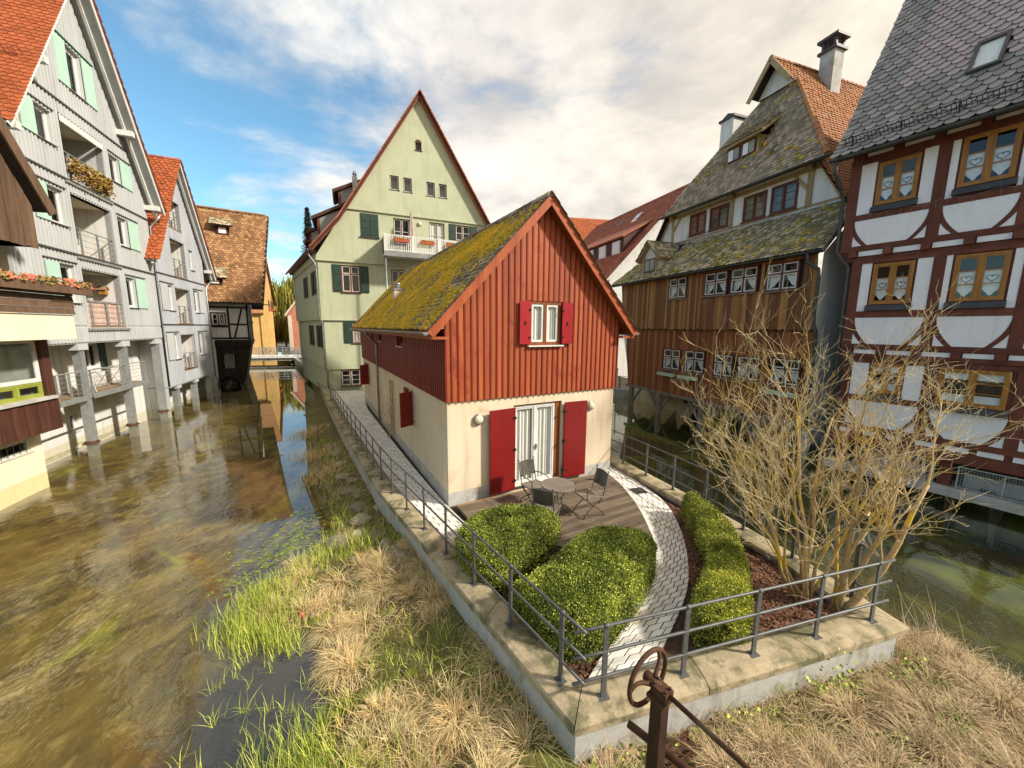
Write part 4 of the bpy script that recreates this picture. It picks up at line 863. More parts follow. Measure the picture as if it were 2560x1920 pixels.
# ------------------------------------------------------------------ background: quay, bridge, far houses and trees
m = MB(); Q = WL2[4:8]; Qi = offset(Q, -.35)
for i in range(len(Q) - 1): m.prismz([Q[i], Qi[i], Qi[i + 1], Q[i + 1]], -.8, .72)
part('quay_wall', m, 'coping', None, label='old stone quay wall along the canal below the green house', cat='wall')
railing('railing', 'dark railing on the far quay leading to the footbridge', offset([(-17.2, 32.0), (-27.2, 46.8)], -.2), .3, 17, 1.02, (.1, .3), .72)
br = root('footbridge', 'low footbridge with pale deck edge crossing the far end of canal', 'bridge', (-32.2, 45.6, 0), radians(16.5))
m = MB(); m.box(-2, 6.2, 0, 2.6, .72, .95); part('deck', m, 'white_plaster', br); m = MB(); m.box(-2, 6.2, .2, 2.4, .38, .72); part('beam', m, 'concrete', br)
for yy in (.12, 2.45):
    for k in range(9): m = MB(); m.box(-1.9 + k, -1.84 + k, yy - .03, yy + .03, .95, 1.95); part('post', m, 'galv', br)
    for z in (1.3, 1.6, 1.93): m = MB(); m.tube([(-2, yy, z), (6.2, yy, z)], .03, 6); part('rail', m, 'galv', br)
def bicycle(lb, loc, rz):
    b = root('bicycle', lb, 'bicycle', loc, rz, 'bicycles on the footbridge')
    for x in (-.52, .52):
        m = MB(); m.tube([(x + .33 * cos(2 * pi * k / 18), 0, .34 + .33 * sin(2 * pi * k / 18)) for k in range(19)], .022, 5, False); w_ = part('wheel', m, 'dark_zinc', b)
        m = MB(); [m.tube([(x, 0, .34), (x + .32 * cos(k * pi / 5), 0, .34 + .32 * sin(k * pi / 5))], .004, 3) for k in range(10)]; part('spokes', m, 'zinc', w_, kind='stuff')
    m = MB(); 
    for a, c in (((-.52, .34), (-.08, .30)), ((-.08, .30), (-.2, .8)), ((-.2, .8), (-.52, .34)), ((-.2, .72), (.36, .78)), ((-.08, .3), (.38, .72)), ((.34, .95), (.52, .34))): m.tube([(a[0], 0, a[1]), (c[0], 0, c[1])], .02, 6)
    part('frame', m, 'timber_dark', b); m = MB(); m.tube([(.3, -.25, 1.0), (.36, 0, 1.0), (.3, .25, 1.0)], .014, 6); part('handlebar', m, 'zinc', b)
    m = MB(); m.box(-.32, -.08, -.07, .07, .86, .92); part('saddle', m, 'timber_dark', b)
a_ = radians(16.5)
for k, (t, lb) in enumerate(((2.0, 'bicycle leaning on the footbridge rail nearest the barn'), (4.6, 'bicycle leaning on the footbridge rail nearest the pink house'))):
    bicycle(lb, (-32.2 + cos(a_) * t - sin(a_) * .4, 45.6 + sin(a_) * t + cos(a_) * .4, .95), a_)
def tiny_window(par, u0, u1, z0, z1, y, fm): 
    m = MB(); m.box(u0, u1, y - .05, y + .02, z0, z1); o = part('window', m, fm, par)
    m = MB(); n = 2
    for i in range(2):
        for j in range(2):
            du = (u1 - u0) / 2; dz = (z1 - z0) / 2; m = MB(); m.box(u0 + i * du + .06, u0 + (i + 1) * du - .04, y - .06, y - .03, z0 + j * dz + .06, z0 + (j + 1) * dz - .04); part('pane', m, 'room', o)
    return o
pk = root('pink_house', 'far pink plastered house with steep white-edged gable', 'house', (-37.2, 62.9, 0), radians(8))
m = MB(); m.prism([(0, .3), (9, .3), (9, 6.6), (4.5, 12.4), (0, 6.6)], 0, 12); part('wall', m, 'pink_plaster', pk)
m = MB(); slab(m, (-.5, -.25, 6.2), (4.5, -.25, 12.75), (4.5, 12, 12.75), (-.5, 12, 6.2), .22); slab(m, (9.5, 12, 6.2), (4.5, 12, 12.75), (4.5, -.25, 12.75), (9.5, -.25, 6.2), .22); part('roof', m, 'tile_red', pk)
m = MB(); m.beam((-.3, -.3, 6.35), (4.5, -.3, 12.6), .1, .28); part('verge', m, 'white_plaster', pk); m = MB(); m.box(0, .55, -.06, .02, .3, 6.4); part('corner_quoin', m, 'white_plaster', pk)
for a in ((2.1, 3.0, 7.2, 8.75), (2.3, 3.2, 4.55, 6.0), (2.5, 3.6, 1.9, 3.4), (5.4, 6.4, 4.55, 6.0), (5.4, 6.4, 1.9, 3.4)): tiny_window(pk, *a, 0, 'white_plaster')
yh = root('yellow_house', 'far golden yellow house on the canal behind the timber barn', 'house', (-37.2, 56.8, 0), radians(118))
m = MB(); m.prism([(-4, .3), (20.5, .3), (20.5, 8.9), (8, 15.3), (-4, 6.5)], 0, 10); part('wall', m, 'yellow_plaster', yh)
m = MB(); m.box(-4.2, .4, -1.2, 0, .3, 6.7); part('annex', m, 'yellow_plaster', yh)
m = MB(); slab(m, (21, -.4, 8.7), (8, -.4, 15.6), (8, 10, 15.6), (21, 10, 8.7), .25); slab(m, (-4.5, 10, 6.4), (8, 10, 15.6), (8, -.4, 15.6), (-4.5, -.4, 6.4), .25); part('roof', m, 'tile_brown', yh)
for u in (9, 13, 17):
    for z0, z1 in ((1.8, 3.4), (4.8, 6.4), (7.6, 9.0)):
        o = tiny_window(yh, u, u + 1.7, z0, z1, 0, 'timber_red'); m = MB(); m.box(u - .1, u + 1.8, -.5, -.06, z0 - .35, z0 - .05); part('flower_trough', m, 'orange_plastic', o)
def blob_tree(name, lb, loc, h, crown, mat, n, leaf, seed, droop=0.):
    t = root(name, lb, 'tree', loc); rr = random.Random(seed); m = MB(); m.tube([(0, 0, 0), (.1, .1, h * .4), (0, .2, h * .8)], [h * .03, h * .022, h * .006], 8); tips = []
    for k in range(14):
        a = rr.uniform(0, 2 * pi); z = h * rr.uniform(.35, .8); e = Vector((cos(a) * crown * rr.uniform(.5, .9), sin(a) * crown * rr.uniform(.5, .9), z + h * rr.uniform(.05, .2)))
        m.tube([(0, .1, z * .8), tuple(Vector((0, .1, z * .9)).lerp(e, .5) + Vector((0, 0, .4))), tuple(e)], [h * .012, h * .008, h * .003], 5); tips.append(e)
    part('trunk', m, 'twig_brown', t, True); m = MB()
    for k in range(n):
        e = rr.choice(tips) + Vector((rr.gauss(0, crown * .22), rr.gauss(0, crown * .22), rr.gauss(0, h * .06)))
        m.cr = rr.random(); l = leaf * rr.uniform(.6, 1.4)
        if droop: b = e + Vector((rr.uniform(-.3, .3), rr.uniform(-.3, .3), -droop * rr.uniform(.5, 1.3))); w_ = Vector((rr.uniform(-1, 1), rr.uniform(-1, 1), 0)).normalized() * leaf; m.add([tuple(e - w_), tuple(e + w_), tuple(b)], [(0, 1, 2)])
        else: d = Vector((rr.gauss(0, 1), rr.gauss(0, 1), rr.gauss(0, .6))).normalized() * l; w_ = d.orthogonal().normalized() * l * .5; m.add([tuple(e - w_), tuple(e + d), tuple(e + w_)], [(0, 1, 2)])
    part('crown', m, mat, t, kind='stuff'); return t
blob_tree('willow_tree', 'yellow-green weeping willow standing between yellow and pink houses', (-55, 90, .5), 15, 5.5, 'willow', 9000, .10, 3, 4.5)
blob_tree('willow_tree', 'smaller yellow willow seen low behind the footbridge', (-44.5, 74, .5), 6.5, 2.6, 'willow', 4000, .08, 5, 2.2)
sp_t = root('spruce_tree', 'dark green spruce rising behind the left eave of green house', 'tree', (-36.5, 70, .5)); rr = random.Random(8)
m = MB(); m.tube([(0, 0, 0), (0, 0, 25)], [.35, .03], 8); part('trunk', m, 'twig_brown', sp_t); m = MB()
for k in range(9000):
    z = 3 + 22 * rr.random() ** 1.0; lay = (z * 1.3) % 1; R_ = (25.5 - z) * .2 * (1.05 - .6 * lay); a = rr.uniform(0, 2 * pi); r_ = R_ * sqrt(rr.random()); c = Vector((cos(a) * r_, sin(a) * r_, z - r_ * .35))
    m.cr = rr.random(); d = Vector((cos(a), sin(a), -.5)) * rr.uniform(.25, .5); w_ = Vector((-sin(a), cos(a), 0)) * .10; m.add([tuple(c - w_), tuple(c + d), tuple(c + w_)], [(0, 1, 2)])
part('crown', m, 'foliage_dark', sp_t, kind='stuff')
lp = root('lamp_post', 'thin dark lamp post on the quay beside the green house', 'lamp post', (-23.6, 42.6, .72)); m = MB(); m.tube([(0, 0, 0), (0, 0, 5.2)], [.07, .04], 8); part('pole', m, 'timber_dark', lp, True)
m = MB(); m.lathe((0, 0, 5.2), [(.04, 0), (.16, .1), (.2, .45), (.05, .6)], 10); part('lantern', m, 'dark_zinc', lp, True); m = MB(); m.lathe((0, 0, 0), [(.13, 0), (.13, .9), (.07, 1.0)], 10); part('foot', m, 'timber_dark', lp, True)
# ------------------------------------------------------------------ left row: shared pieces
def hrail(par, u0, u1, y, z0, z1, bars, posts, mat='galv'):
    r = MB(); r.tube([(u0, y, z1), (u1, y, z1)], .022, 6); o = part('balcony_rail', r, mat, par)
    for k in range(bars): z = z0 + (z1 - z0) * (k + .6) / (bars + .4); m = MB(); m.tube([(u0, y, z), (u1, y, z)], .009, 5); part('rail_bar', m, mat, o)
    for p in posts: m = MB(); m.box(p - .02, p + .02, y - .03, y + .03, z0 - .05, z1); part('rail_post', m, mat, o)
    return o
def loggia(par, h, y=0., depth=1.4, wood='white_plaster', door='room', railing_=True, curtain=False):
    a, b, c, d = h; e = y + depth
    m = MB(); m.quad((a, e, c), (b, e, c), (b, e, d), (a, e, d)); m.quad((a, y, c), (a, e, c), (a, e, d), (a, y, d)); m.quad((b, y, c), (b, y, d), (b, e, d), (b, e, c)); lg = part('loggia', m, wood, par)
    m = MB(); m.quad((a, y, d), (b, y, d), (b, e, d), (a, e, d)); part('loggia_ceiling', m, 'cream_paint', lg)
    m = MB(); m.box(a, b, y - .02, e, c - .06, c); part('loggia_floor', m, 'deck_edge', lg)
    m = MB(); x1 = a + (b - a) * .74; m.box(a + .08, x1, e - .05, e - .01, c + .02, d - .22); part('loggia_glazing', m, door, lg)
    m = MB()
    for x in (a + .08, a + .08 + (x1 - a - .08) * .5, x1): m.box(x - .03, x + .03, e - .08, e - .005, c, d - .2)
    m.box(a, x1, e - .085, e - .006, d - .24, d - .17); part('loggia_door_frame', m, 'white_paint', lg, kind='stuff')
    if curtain:
        m = MB(); n = 12; vs = []
        for i in range(n + 1): vs += [(a + .9 + .8 * i / n, e - .1 + .03 * sin(i * 2.2), c + .05), (a + .9 + .8 * i / n, e - .1 + .03 * sin(i * 2.2), d - .25)]
        m.add(vs, [(2 * i, 2 * i + 2, 2 * i + 3, 2 * i + 1) for i in range(n)]); part('curtain', m, 'blind', lg)
    if railing_: hrail(lg, a, b, y + .06, c, c + 1.0, 4, (a + .45, (a + b) / 2 + .2, b - .3))
    return lg
def clad_stuff(par, outline, holes, y, pitch, w, th, mat, name='cladding_ribs'):
    m = MB(); us = [p[0] for p in outline]; u = min(us) + pitch / 2; sp = []
    while u < max(us): sp.append((u - w / 2, u + w / 2)); u += pitch
    for p in strips(outline, holes, sp): m.prism(p, y - th, y)
    part(name, m, mat, par, kind='stuff')
# ------------------------------------------------------------------ large grey gabled house
L1 = root('grey_house', 'large grey ribbed gable house on steel posts over the canal', 'house', (-16.72, 14.54, 0), radians(112.4))
O1 = [(-2.5, 4.0), (6.67, 4.0), (6.67, 10.95), (2.07, 18.2), (-2.5, 10.95)]
RW = [(11.14, 12.28), (8.32, 9.6), (5.5, 6.9)]
WL_ = [(-.56, .33, a, b) for a, b in RW]; WRt = [(3.80, 4.58, a, b) for a, b in RW]; TW = (1.70, 2.66, 13.76, 15.42)
LG = [(.70, 3.36, 10.2, 12.46), (.70, 3.36, 7.42, 9.66), (.68, 3.32, 4.64, 6.86)]
H1 = WL_ + WRt + [TW] + LG
m = MB(); wall(m, O1, H1, 0, .22); part('facade', m, 'grey_clad', L1)
keep = H1 + [(h[0] - .10, h[0] + .001, h[2] - .1, h[3] + .05) for h in LG] + [(h[1] - .001, h[1] + .10, h[2] - .1, h[3] + .05) for h in LG] + [(-9, 9, z - .05, z + .05) for z in (12.95, 10.12, 7.36, 4.60)]
for za, zb in ((4.0, 4.55), (4.65, 7.31), (7.41, 10.07), (10.17, 12.9), (13.0, 18.2)):
    oo = clip([(-3, za), (7, za), (7, zb), (-3, zb)], O1); clad_stuff(L1, oo, H1 + [(h[0] - .10, h[1] + .10, h[2] - .1, h[3] + .05) for h in LG], -.001, .18, .09, .042, 'grey_clad')
for z in (12.95, 10.12, 7.36):
    w_ = 2.07 + (6.67 - 2.07) * min(1, (18.2 - z) / 7.25); m = MB(); m.box(4.14 - w_, w_, -.075, .0, z - .035, z + .035); part('drip_ledge', m, 'dark_zinc', L1)
for h in LG:
    for x0, x1 in ((h[0] - .10, h[0]), (h[1], h[1] + .10)): m = MB(); m.box(x0, x1, -.045, .0, h[2] - .1, h[3] + .05); part('loggia_trim', m, 'grey_clad', L1)
    m = MB(); m.box(h[0] - .15, h[1] + .15, -.10, .0, h[2] - .20, h[2] - .11); part('loggia_ledge', m, 'galv', L1)
for k, h in enumerate(LG): loggia(L1, h, 0, 1.5, 'white_plaster' if k else 'grey_clad', 'room_warm' if k == 2 else 'room', True, k == 1)
for k, h in enumerate(WL_): window(L1, *h, .10, 'white_paint', 1 if k == 0 else 1, 1, .07, 'room', (.20, .03, 'zinc')); shutter(L1, h[0] - .66, h[0] - .01, h[2], h[3], -.045, 'mint_shutter'); m = MB(); m.box(h[0] - .75, h[1] + .12, -.09, .0, h[3] + .10, h[3] + .13); part('window_hood', m, 'zinc', L1)
for k, h in enumerate(WRt): window(L1, *h, .10, 'white_paint', 1, 1, .07, 'room', (.20, .03, 'zinc')); shutter(L1, h[1] + .02, h[1] + .90, h[2], h[3], -.045, 'mint_shutter'); m = MB(); m.box(h[0] - .1, h[1] + .95, -.09, .0, h[3] + .10, h[3] + .13); part('window_hood', m, 'zinc', L1)
window(L1, *TW, .10, 'white_paint', 1, 1, .09, 'room', (.20, .03, 'zinc')); shutter(L1, 1.06, 1.69, TW[2], TW[3], -.045, 'mint_shutter'); shutter(L1, 2.67, 3.36, TW[2], TW[3], -.045, 'mint_shutter'); m = MB(); m.box(.98, 3.45, -.09, 0, 15.52, 15.55); part('window_hood', m, 'zinc', L1)
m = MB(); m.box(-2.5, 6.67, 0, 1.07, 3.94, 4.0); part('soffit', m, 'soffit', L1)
for u in (.08, 3.08, 6.18):
    m = MB(); m.box(u - .135, u + .135, .02, .27, -.7, 3.94); o = part('steel_post', m, 'galv', L1); m = MB(); m.box(u - .30, u + .30, -.03, .34, 3.70, 3.94); part('post_bracket', m, 'grey_clad', o)
    m = MB(); m.lathe((u, .16, -.05), [(.28, 0), (.24, .06), (.18, .12)], 10); part('post_foot', m, 'rust', o)
IH = [(1.9 - 1.1, 2.35 - 1.1, .30, 1.05), (2.9 - 1.1, 3.3 - 1.1, .32, 1.05), (4.9, 5.5, .5, 1.5), (-1.9, .15, 2.6, 3.85), (2.25, 3.25, 2.75, 3.85)]
m = MB(); wall(m, [(-3.4, -.6), (6.67, -.6), (6.67, 4.0), (-3.4, 4.0)], IH, 1.07, .2); part('recessed_wall', m, 'white_plaster', L1)
for h in IH: window(L1, *h, 1.15, 'white_paint', 2 if h[1] - h[0] > .7 else 1, 1, .06, 'room' if h[0] > -1 else 'blind', (.12, .05, 'white_paint'))
shutter(L1, 3.27, 3.75, 2.6, 3.88, 1.06, 'green_shutter'); L1.children[-1].active_material = None
MT['bright_green'] = M('bright_green_paint', (.02, .25, .125), (.02, .22, .11), (2, 2, 2), rough=.5); L1.children[-1].data.materials[0] = MT['bright_green']
m = MB(); m.tube([(-1.2, 1.0, .42), (5.2, 1.0, .42)], .03, 6); part('service_pipe', m, 'zinc', L1)
for a, b in ((-1.6, -.12), (.30, 4.6)):
    m = MB(); m.box(a, b, .0, 1.06, 1.80, 1.90); o = part('terrace_deck', m, 'deck_edge', L1); m = MB(); m.box(a, b, -.05, -.001, 1.74, 1.93); part('terrace_fascia', m, 'galv', o); hrail(o, a, b, .03, 1.95, 2.88, 5, (a + .05, (a + b) / 2, b - .05))
m = MB(); m.quad((6.67, 0, -.5), (6.67, 9, -.5), (6.67, 9, 11), (6.67, 0, 11)); m.quad((-2.5, 0, 4), (-2.5, 9, 4), (-2.5, 9, 11), (-2.5, 0, 11)); part('side_wall', m, 'grey_clad', L1)
# roof
yv = -.65; rg = (2.07, 18.5); eN = (-2.87, 10.63); eF = (7.02, 10.63)
m = MB(); slab(m, (eN[0], yv, eN[1]), (rg[0], yv, rg[1]), (rg[0], 11, rg[1]), (eN[0], 11, eN[1]), .14); slab(m, (eF[0], 11, eF[1]), (rg[0], 11, rg[1]), (rg[0], yv, rg[1]), (eF[0], yv, eF[1]), .14); rf = part('roof', m, 'soffit', L1)
Vn = Vector((rg[0] - eN[0], 0, rg[1] - eN[1])); tiles(rf, (eN[0] - .02, yv - .03, eN[1] + .02), (0, 1, 0), Vn, 11.6, Vn.length, .205, .172, 'tile_orange', None, 300, seed=5)
Vf = Vector((rg[0] - eF[0], 0, rg[1] - eF[1])); tiles(rf, (eF[0] + .02, yv - .03, eF[1] + .02), (0, 1, 0), Vf, 11.6, Vf.length, .205, .172, 'tile_red', None, 0, seed=6)
for e in (eN, eF):
    m = MB(); m.beam((e[0], yv - .015, e[1] - .09), (rg[0], yv - .015, rg[1] - .09), .03, .17); part('barge_board', m, 'white_paint', rf)
    sgn = 1 if e[0] > rg[0] else -1; m = MB(); m.beam((e[0] - sgn * .1, -.30, e[1] - .22), (rg[0], -.30, rg[1] - .22), .10, .18); part('verge_rafter', m, 'white_paint', rf)
    for t in (.06, .42):
        p = Vector((e[0], 0, e[1])).lerp(Vector((rg[0], 0, rg[1])), t); m = MB(); m.box(p.x - .11 - sgn * .15, p.x + .11 - sgn * .15, yv + .02, 0, p.z - .50, p.z - .27); part('purlin_end', m, 'white_paint', rf)
gutter(rf, (eN[0] - .1, yv, eN[1] - .02), (eN[0] - .1, 10, eN[1] - .02), .08); downpipe(L1, [(6.95, -.5, 10.5), (6.95, -.3, 10.2), (6.74, -.08, 9.8), (6.74, -.08, 3.75)], .055)
for t, y0 in ((.10, -.1), (.33, -.4)):
    q = Vector((eN[0], 0, eN[1])).lerp(Vector((rg[0], 0, rg[1])), t); nrm = Vector((-Vn.z, 0, Vn.x)).normalized(); sg_ = MB()
    for k in range(9): a = q + nrm * .04 + Vector((0, y0 + k * .13, 0)); sg_.beam(a, a + nrm * .26, .015, .015, (0, 1, 0))
    for h_ in (.08, .17, .26): sg_.tube([tuple(q + nrm * h_ + Vector((0, y0 - .05, 0))), tuple(q + nrm * h_ + Vector((0, y0 + 1.1, 0)))], .009, 5)
    part('snow_guard', sg_, 'tile_red', rf, kind='stuff')
# awning valance, flowers, cloth
m = MB(); n = 26; z1 = 12.44
for k in range(n): a = .72 + 2.62 * k / n; b = a + 2.62 / n; m.prism([(a, 12.22), ((a + b) / 2, 12.17), (b, 12.22), (b, z1), (a, z1)], -.075, -.06)
part('awning_valance', m, 'white_paint', L1, kind='stuff')
def loc1(u, y, z): a = radians(112.4); return (-16.72 + cos(a) * u - sin(a) * y, 14.54 + sin(a) * u + cos(a) * y, z)
for k, (u0, u1, lb) in enumerate(((.85, 2.05, 'flower box with rusty dry creeper at left of top balcony rail'), (2.2, 3.25, 'flower box with green cushion plant at right of top balcony rail'))):
    r = root('flower_box', lb, 'flower box', loc1(0, 0, 10.2), radians(112.4)); rr = random.Random(k + 20)
    m = MB(); m.box(u0, u1, -.22, -.02, .52, .72); part('trough', m, 'white_paint', r); m = MB()
    for _ in range(420):
        c = Vector((rr.uniform(u0 - .05, u1 + .05), rr.uniform(-.3, -.0), .75 - abs(rr.gauss(0, .3)))); m.cr = rr.random(); lump(m, c, Vector((1, 0, 0)), Vector((0, 0, 1)), Vector((0, -1, 0)), .04, .04, .05, rr)
    part('creeper', m, 'rust_plant', r, kind='stuff')
    if k: m = MB(); [lump(m, Vector((rr.uniform(u0 + .1, u1 - .1), -.12, .74)), Vector((1, 0, 0)), Vector((0, 1, 0)), Vector((0, 0, 1)), .12, .1, .14, rr) for _ in range(14)]; part('cushion_plant', m, 'green_grass', r, True, kind='stuff')
r = root('balcony_cloth', 'rose coloured cloth tied behind the rails of lowest grey balcony', 'cloth', loc1(0, 0, 4.64), radians(112.4)); m = MB(); n = 40; vs = []
for i in range(n + 1): u = .72 + 2.56 * i / n; yy = .12 + .012 * sin(i * 1.7) + .01 * sin(i * .6); vs += [(u, yy, .02), (u, yy + .01, .5), (u, yy, .97)]
m.add(vs, [q for i in range(n) for q in ((3 * i, 3 * i + 3, 3 * i + 4, 3 * i + 1), (3 * i + 1, 3 * i + 4, 3 * i + 5, 3 * i + 2))]); part('fabric', m, 'rose_cloth', r, True)
r = root('bird_house', 'small yellow wooden bird house on the lowest grey balcony wall', 'bird house', loc1(3.18, .55, 6.02), radians(112.4)); m = MB(); m.prism([(-.1, 0), (.1, 0), (.1, .22), (0, .34), (-.1, .22)], -.12, .12); part('box', m, 'window_oak', r)
m = MB(); slab(m, (-.16, -.16, .2), (0, -.16, .38), (0, .16, .38), (-.16, .16, .2), .02); slab(m, (.16, .16, .2), (0, .16, .38), (0, -.16, .38), (.16, -.16, .2), .02); part('roof', m, 'deck_edge', r)
# ------------------------------------------------------------------ smaller grey gabled house
L2 = root('grey_house', 'smaller blue-grey gable house between the large grey house and barn', 'house', (-19.35, 21.2, 0), radians(112.5))
O2 = [(-.5, 1.25), (6.5, 1.25), (6.5, 9.25), (3.12, 14.2), (-.5, 9.05)]
W2 = [(.52, 1.26, 5.52, 6.95), (4.35, 5.08, 5.52, 6.95), (.52, 1.26, 2.72, 4.2), (4.35, 5.08, 2.72, 4.2), (4.35, 4.95, 8.25, 9.5)]
G2 = [(1.62, 3.76, 4.82, 6.86), (1.63, 3.74, 1.97, 4.1), (1.7, 3.7, 7.6, 9.7), (1.75, 3.6, 10.4, 12.0)]
m = MB(); wall(m, O2, W2 + G2, 0, .2); part('facade', m, 'grey_clad2', L2); clad_stuff(L2, O2, W2 + [(h[0] - .12, h[1] + .12, h[2] - .1, h[3] + .05) for h in G2], -.001, .19, .09, .03, 'grey_clad2')
for z in (7.5, 4.72): m = MB(); m.box(-.5, 6.5, -.06, 0, z - .035, z + .03); part('drip_ledge', m, 'dark_zinc', L2)
for k, h in enumerate(G2): loggia(L2, h, 0, 1.3, 'white_plaster')
for k, h in enumerate(W2):
    window(L2, *h, .09, 'white_paint', 1, 1, .07, 'room', (.18, .03, 'zinc'))
    if k in (0, 2): shutter(L2, h[0] - .84, h[0] - .01, h[2], h[3], -.045, 'grey_clad')
    if k in (1, 3): shutter(L2, h[1] + .02, h[1] + .84, h[2], h[3], -.045, 'grey_clad')
    if k < 4: m = MB(); m.box(h[0] - (.9 if k in (0, 2) else .1), h[1] + (.1 if k in (0, 2) else .9), -.08, 0, h[3] + .09, h[3] + .12); part('window_hood', m, 'zinc', L2)
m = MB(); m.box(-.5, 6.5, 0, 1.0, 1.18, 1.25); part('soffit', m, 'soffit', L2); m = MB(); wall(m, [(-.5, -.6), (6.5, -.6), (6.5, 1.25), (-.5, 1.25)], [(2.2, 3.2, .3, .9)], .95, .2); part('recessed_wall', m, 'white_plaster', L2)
for u in (.62, 3.3, 5.9): m = MB(); m.box(u - .16, u + .16, .05, .33, -.7, 1.18); o = part('steel_post', m, 'galv', L2); m = MB(); m.box(u - .28, u + .28, -.01, .36, 1.02, 1.2); part('post_bracket', m, 'grey_clad2', o)
m = MB(); m.quad((6.5, 0, -.5), (6.5, 9, -.5), (6.5, 9, 9.3), (6.5, 0, 9.3)); part('side_wall', m, 'grey_clad2', L2)
yv = -.42; rg = (3.12, 14.48); eN = (-1.32, 8.02); eF = (7.52, 8.02)
m = MB(); slab(m, (eN[0], yv, eN[1]), (rg[0], yv, rg[1]), (rg[0], 11, rg[1]), (eN[0], 11, eN[1]), .14); slab(m, (eF[0], 11, eF[1]), (rg[0], 11, rg[1]), (rg[0], yv, rg[1]), (eF[0], yv, eF[1]), .14); rf = part('roof', m, 'soffit', L2)
Vn = Vector((rg[0] - eN[0], 0, rg[1] - eN[1])); tiles(rf, (eN[0] - .02, yv - .03, eN[1] + .02), (0, 1, 0), Vn, 11.3, Vn.length, .24, .215, 'tile_orange', None, 0, seed=7, lift=.05)
Vf = Vector((rg[0] - eF[0], 0, rg[1] - eF[1])); tiles(rf, (eF[0] + .02, yv - .03, eF[1] + .02), (0, 1, 0), Vf, 11.3, Vf.length, .24, .215, 'tile_red', None, 0, seed=8)
for e in (eN, eF): m = MB(); m.beam((e[0], yv - .015, e[1] - .09), (rg[0], yv - .015, rg[1] - .09), .03, .17); part('barge_board', m, 'white_paint', rf); s_ = 1 if e[0] > 3 else -1; m = MB(); m.beam((e[0] - s_ * .1, -.2, e[1] - .2), (rg[0], -.2, rg[1] - .2), .1, .16); part('verge_rafter', m, 'white_paint', rf)
m = MB(); m.box(6.75, 6.98, yv, 0, 8.35, 8.55); part('purlin_end', m, 'white_paint', rf)
ridge_tiles(rf, (rg[0], yv, rg[1] + .02), (rg[0], 10.5, rg[1] + .02), 'tile_red', .12)
downpipe(L2, [(7.2, -.3, 7.9), (7.0, -.2, 7.7), (6.58, -.06, 7.3), (6.58, -.06, 1.0), (7.2, -.06, .6)], .05)
# ------------------------------------------------------------------ timber-framed barn with brown roof
L3 = root('timber_barn', 'old half-timbered barn with huge brown tiled roof', 'barn', (-22.1, 30.5, 0), radians(33))
m = MB(); wall(m, [(-9, 3.55), (.75, 3.55), (.75, 6.9), (-9, 6.9)], [(-1.68, -.74, 4.68, 5.67)], 0, .15); m.quad((.75, 0, 3.0), (.75, 9.6, 3.0), (.75, 9.6, 6.9), (.75, 0, 6.9)); m.add([(.75, 0, 6.9), (.75, 9.6, 6.9), (.75, 5, 14.2)], [(0, 1, 2)]); part('infill_wall', m, 'white_plaster', L3)
for a, b in (((.66, 0, 3.55), (.66, 0, 6.6)), ((-.58, 0, 3.6), (-.58, 0, 6.2)), ((-1.78, 0, 3.6), (-1.78, 0, 6.2)), ((-3.2, 0, 3.6), (-3.2, 0, 6.2)), ((.32, 0, 6.0), (-.30, 0, 3.65)), ((-.5, 0, 4.78), (.6, 0, 4.78)), ((-1.75, 0, 4.6), (-.6, 0, 4.6)), ((-9, 0, 6.1), (.75, 0, 6.1)), ((-9, 0, 3.68), (.75, 0, 3.68))):
    m = MB(); m.cr = RN.random(); m.beam((a[0], -.02, a[2]), (b[0], -.02, b[2]), .13 if a[0] == b[0] or a[2] == b[2] else .12, .06, (0, 1, 0)); part('timber', m, 'timber_dark', L3)
for yy in (.1, 2.2, 4.4, 6.6): m = MB(); m.beam((.77, yy, 3.1), (.77, yy, 6.8), .05, .18, (0, 1, 0)); part('timber', m, 'timber_dark', L3)
for z in (3.2, 5.0, 6.8): m = MB(); m.beam((.775, 0, z), (.775, 9.5, z), .05, .18); part('timber', m, 'timber_dark', L3)
window(L3, -1.68, -.74, 4.68, 5.67, -.04, 'window_red', 2, 2, .08, 'room', (.05, .12, 'timber_dark'), inner='white_paint')
m = MB(); m.box(-1.6, .78, -.12, 8, 2.98, 3.5); part('annex_ledge', m, 'timber_dark', L3)
for k in range(4): m = MB(); m.box(-1.5 + k * .62, -1.3 + k * .62, -.26, -.1, 3.1, 3.35); part('beam_end', m, 'timber_dark', L3)
AH = [(-1.12, -.46, 1.27, 2.42)]
for k in range(13):
    a = -1.55 + k * .172
    for p in strips([(-1.55, -.4), (.06, -.4), (.72, 3.0), (-1.55, 3.0)], AH, [(a, a + .165)]): m = MB(); m.cr = RN.random(); m.prism(p, -.035, 0); part('annex_board', m, 'timber_dark', L3)
m = MB(); m.prism([(-1.5, -.5), (.04, -.5), (.70, 3.0), (-1.5, 3.0)], .30, 7.8); part('annex_body', m, 'timber_dark', L3)
window(L3, *AH[0], .0, 'grey_wood', 3, 1, .04, 'room')
for yy in (1.8, 4.2): m = MB(); m.beam((.42, yy, 1.9), (.47, yy, 2.6), 1.1, .05, (1, 0, 0)); o = part('annex_side_window', m, 'room', L3)
m = MB(); m.box(-2.0, -1.58, -.1, 2, -.5, 3.6); part('white_pier', m, 'white_plaster', L3)
ww = root('mill_wheel', 'dark wooden mill wheel half sunk beside the barn annex', 'mill wheel', (-22.1 - .85 * cos(radians(33)) + .45 * sin(radians(33)), 30.5 - .85 * sin(radians(33)) - .45 * cos(radians(33)), 0), radians(33))
for yy in (-.28, .28): m = MB(); m.tube([(.72 * cos(2 * pi * k / 24), yy, .02 + .72 * sin(2 * pi * k / 24)) for k in range(25)], .06, 6, False); part('rim', m, 'timber_dark', ww)
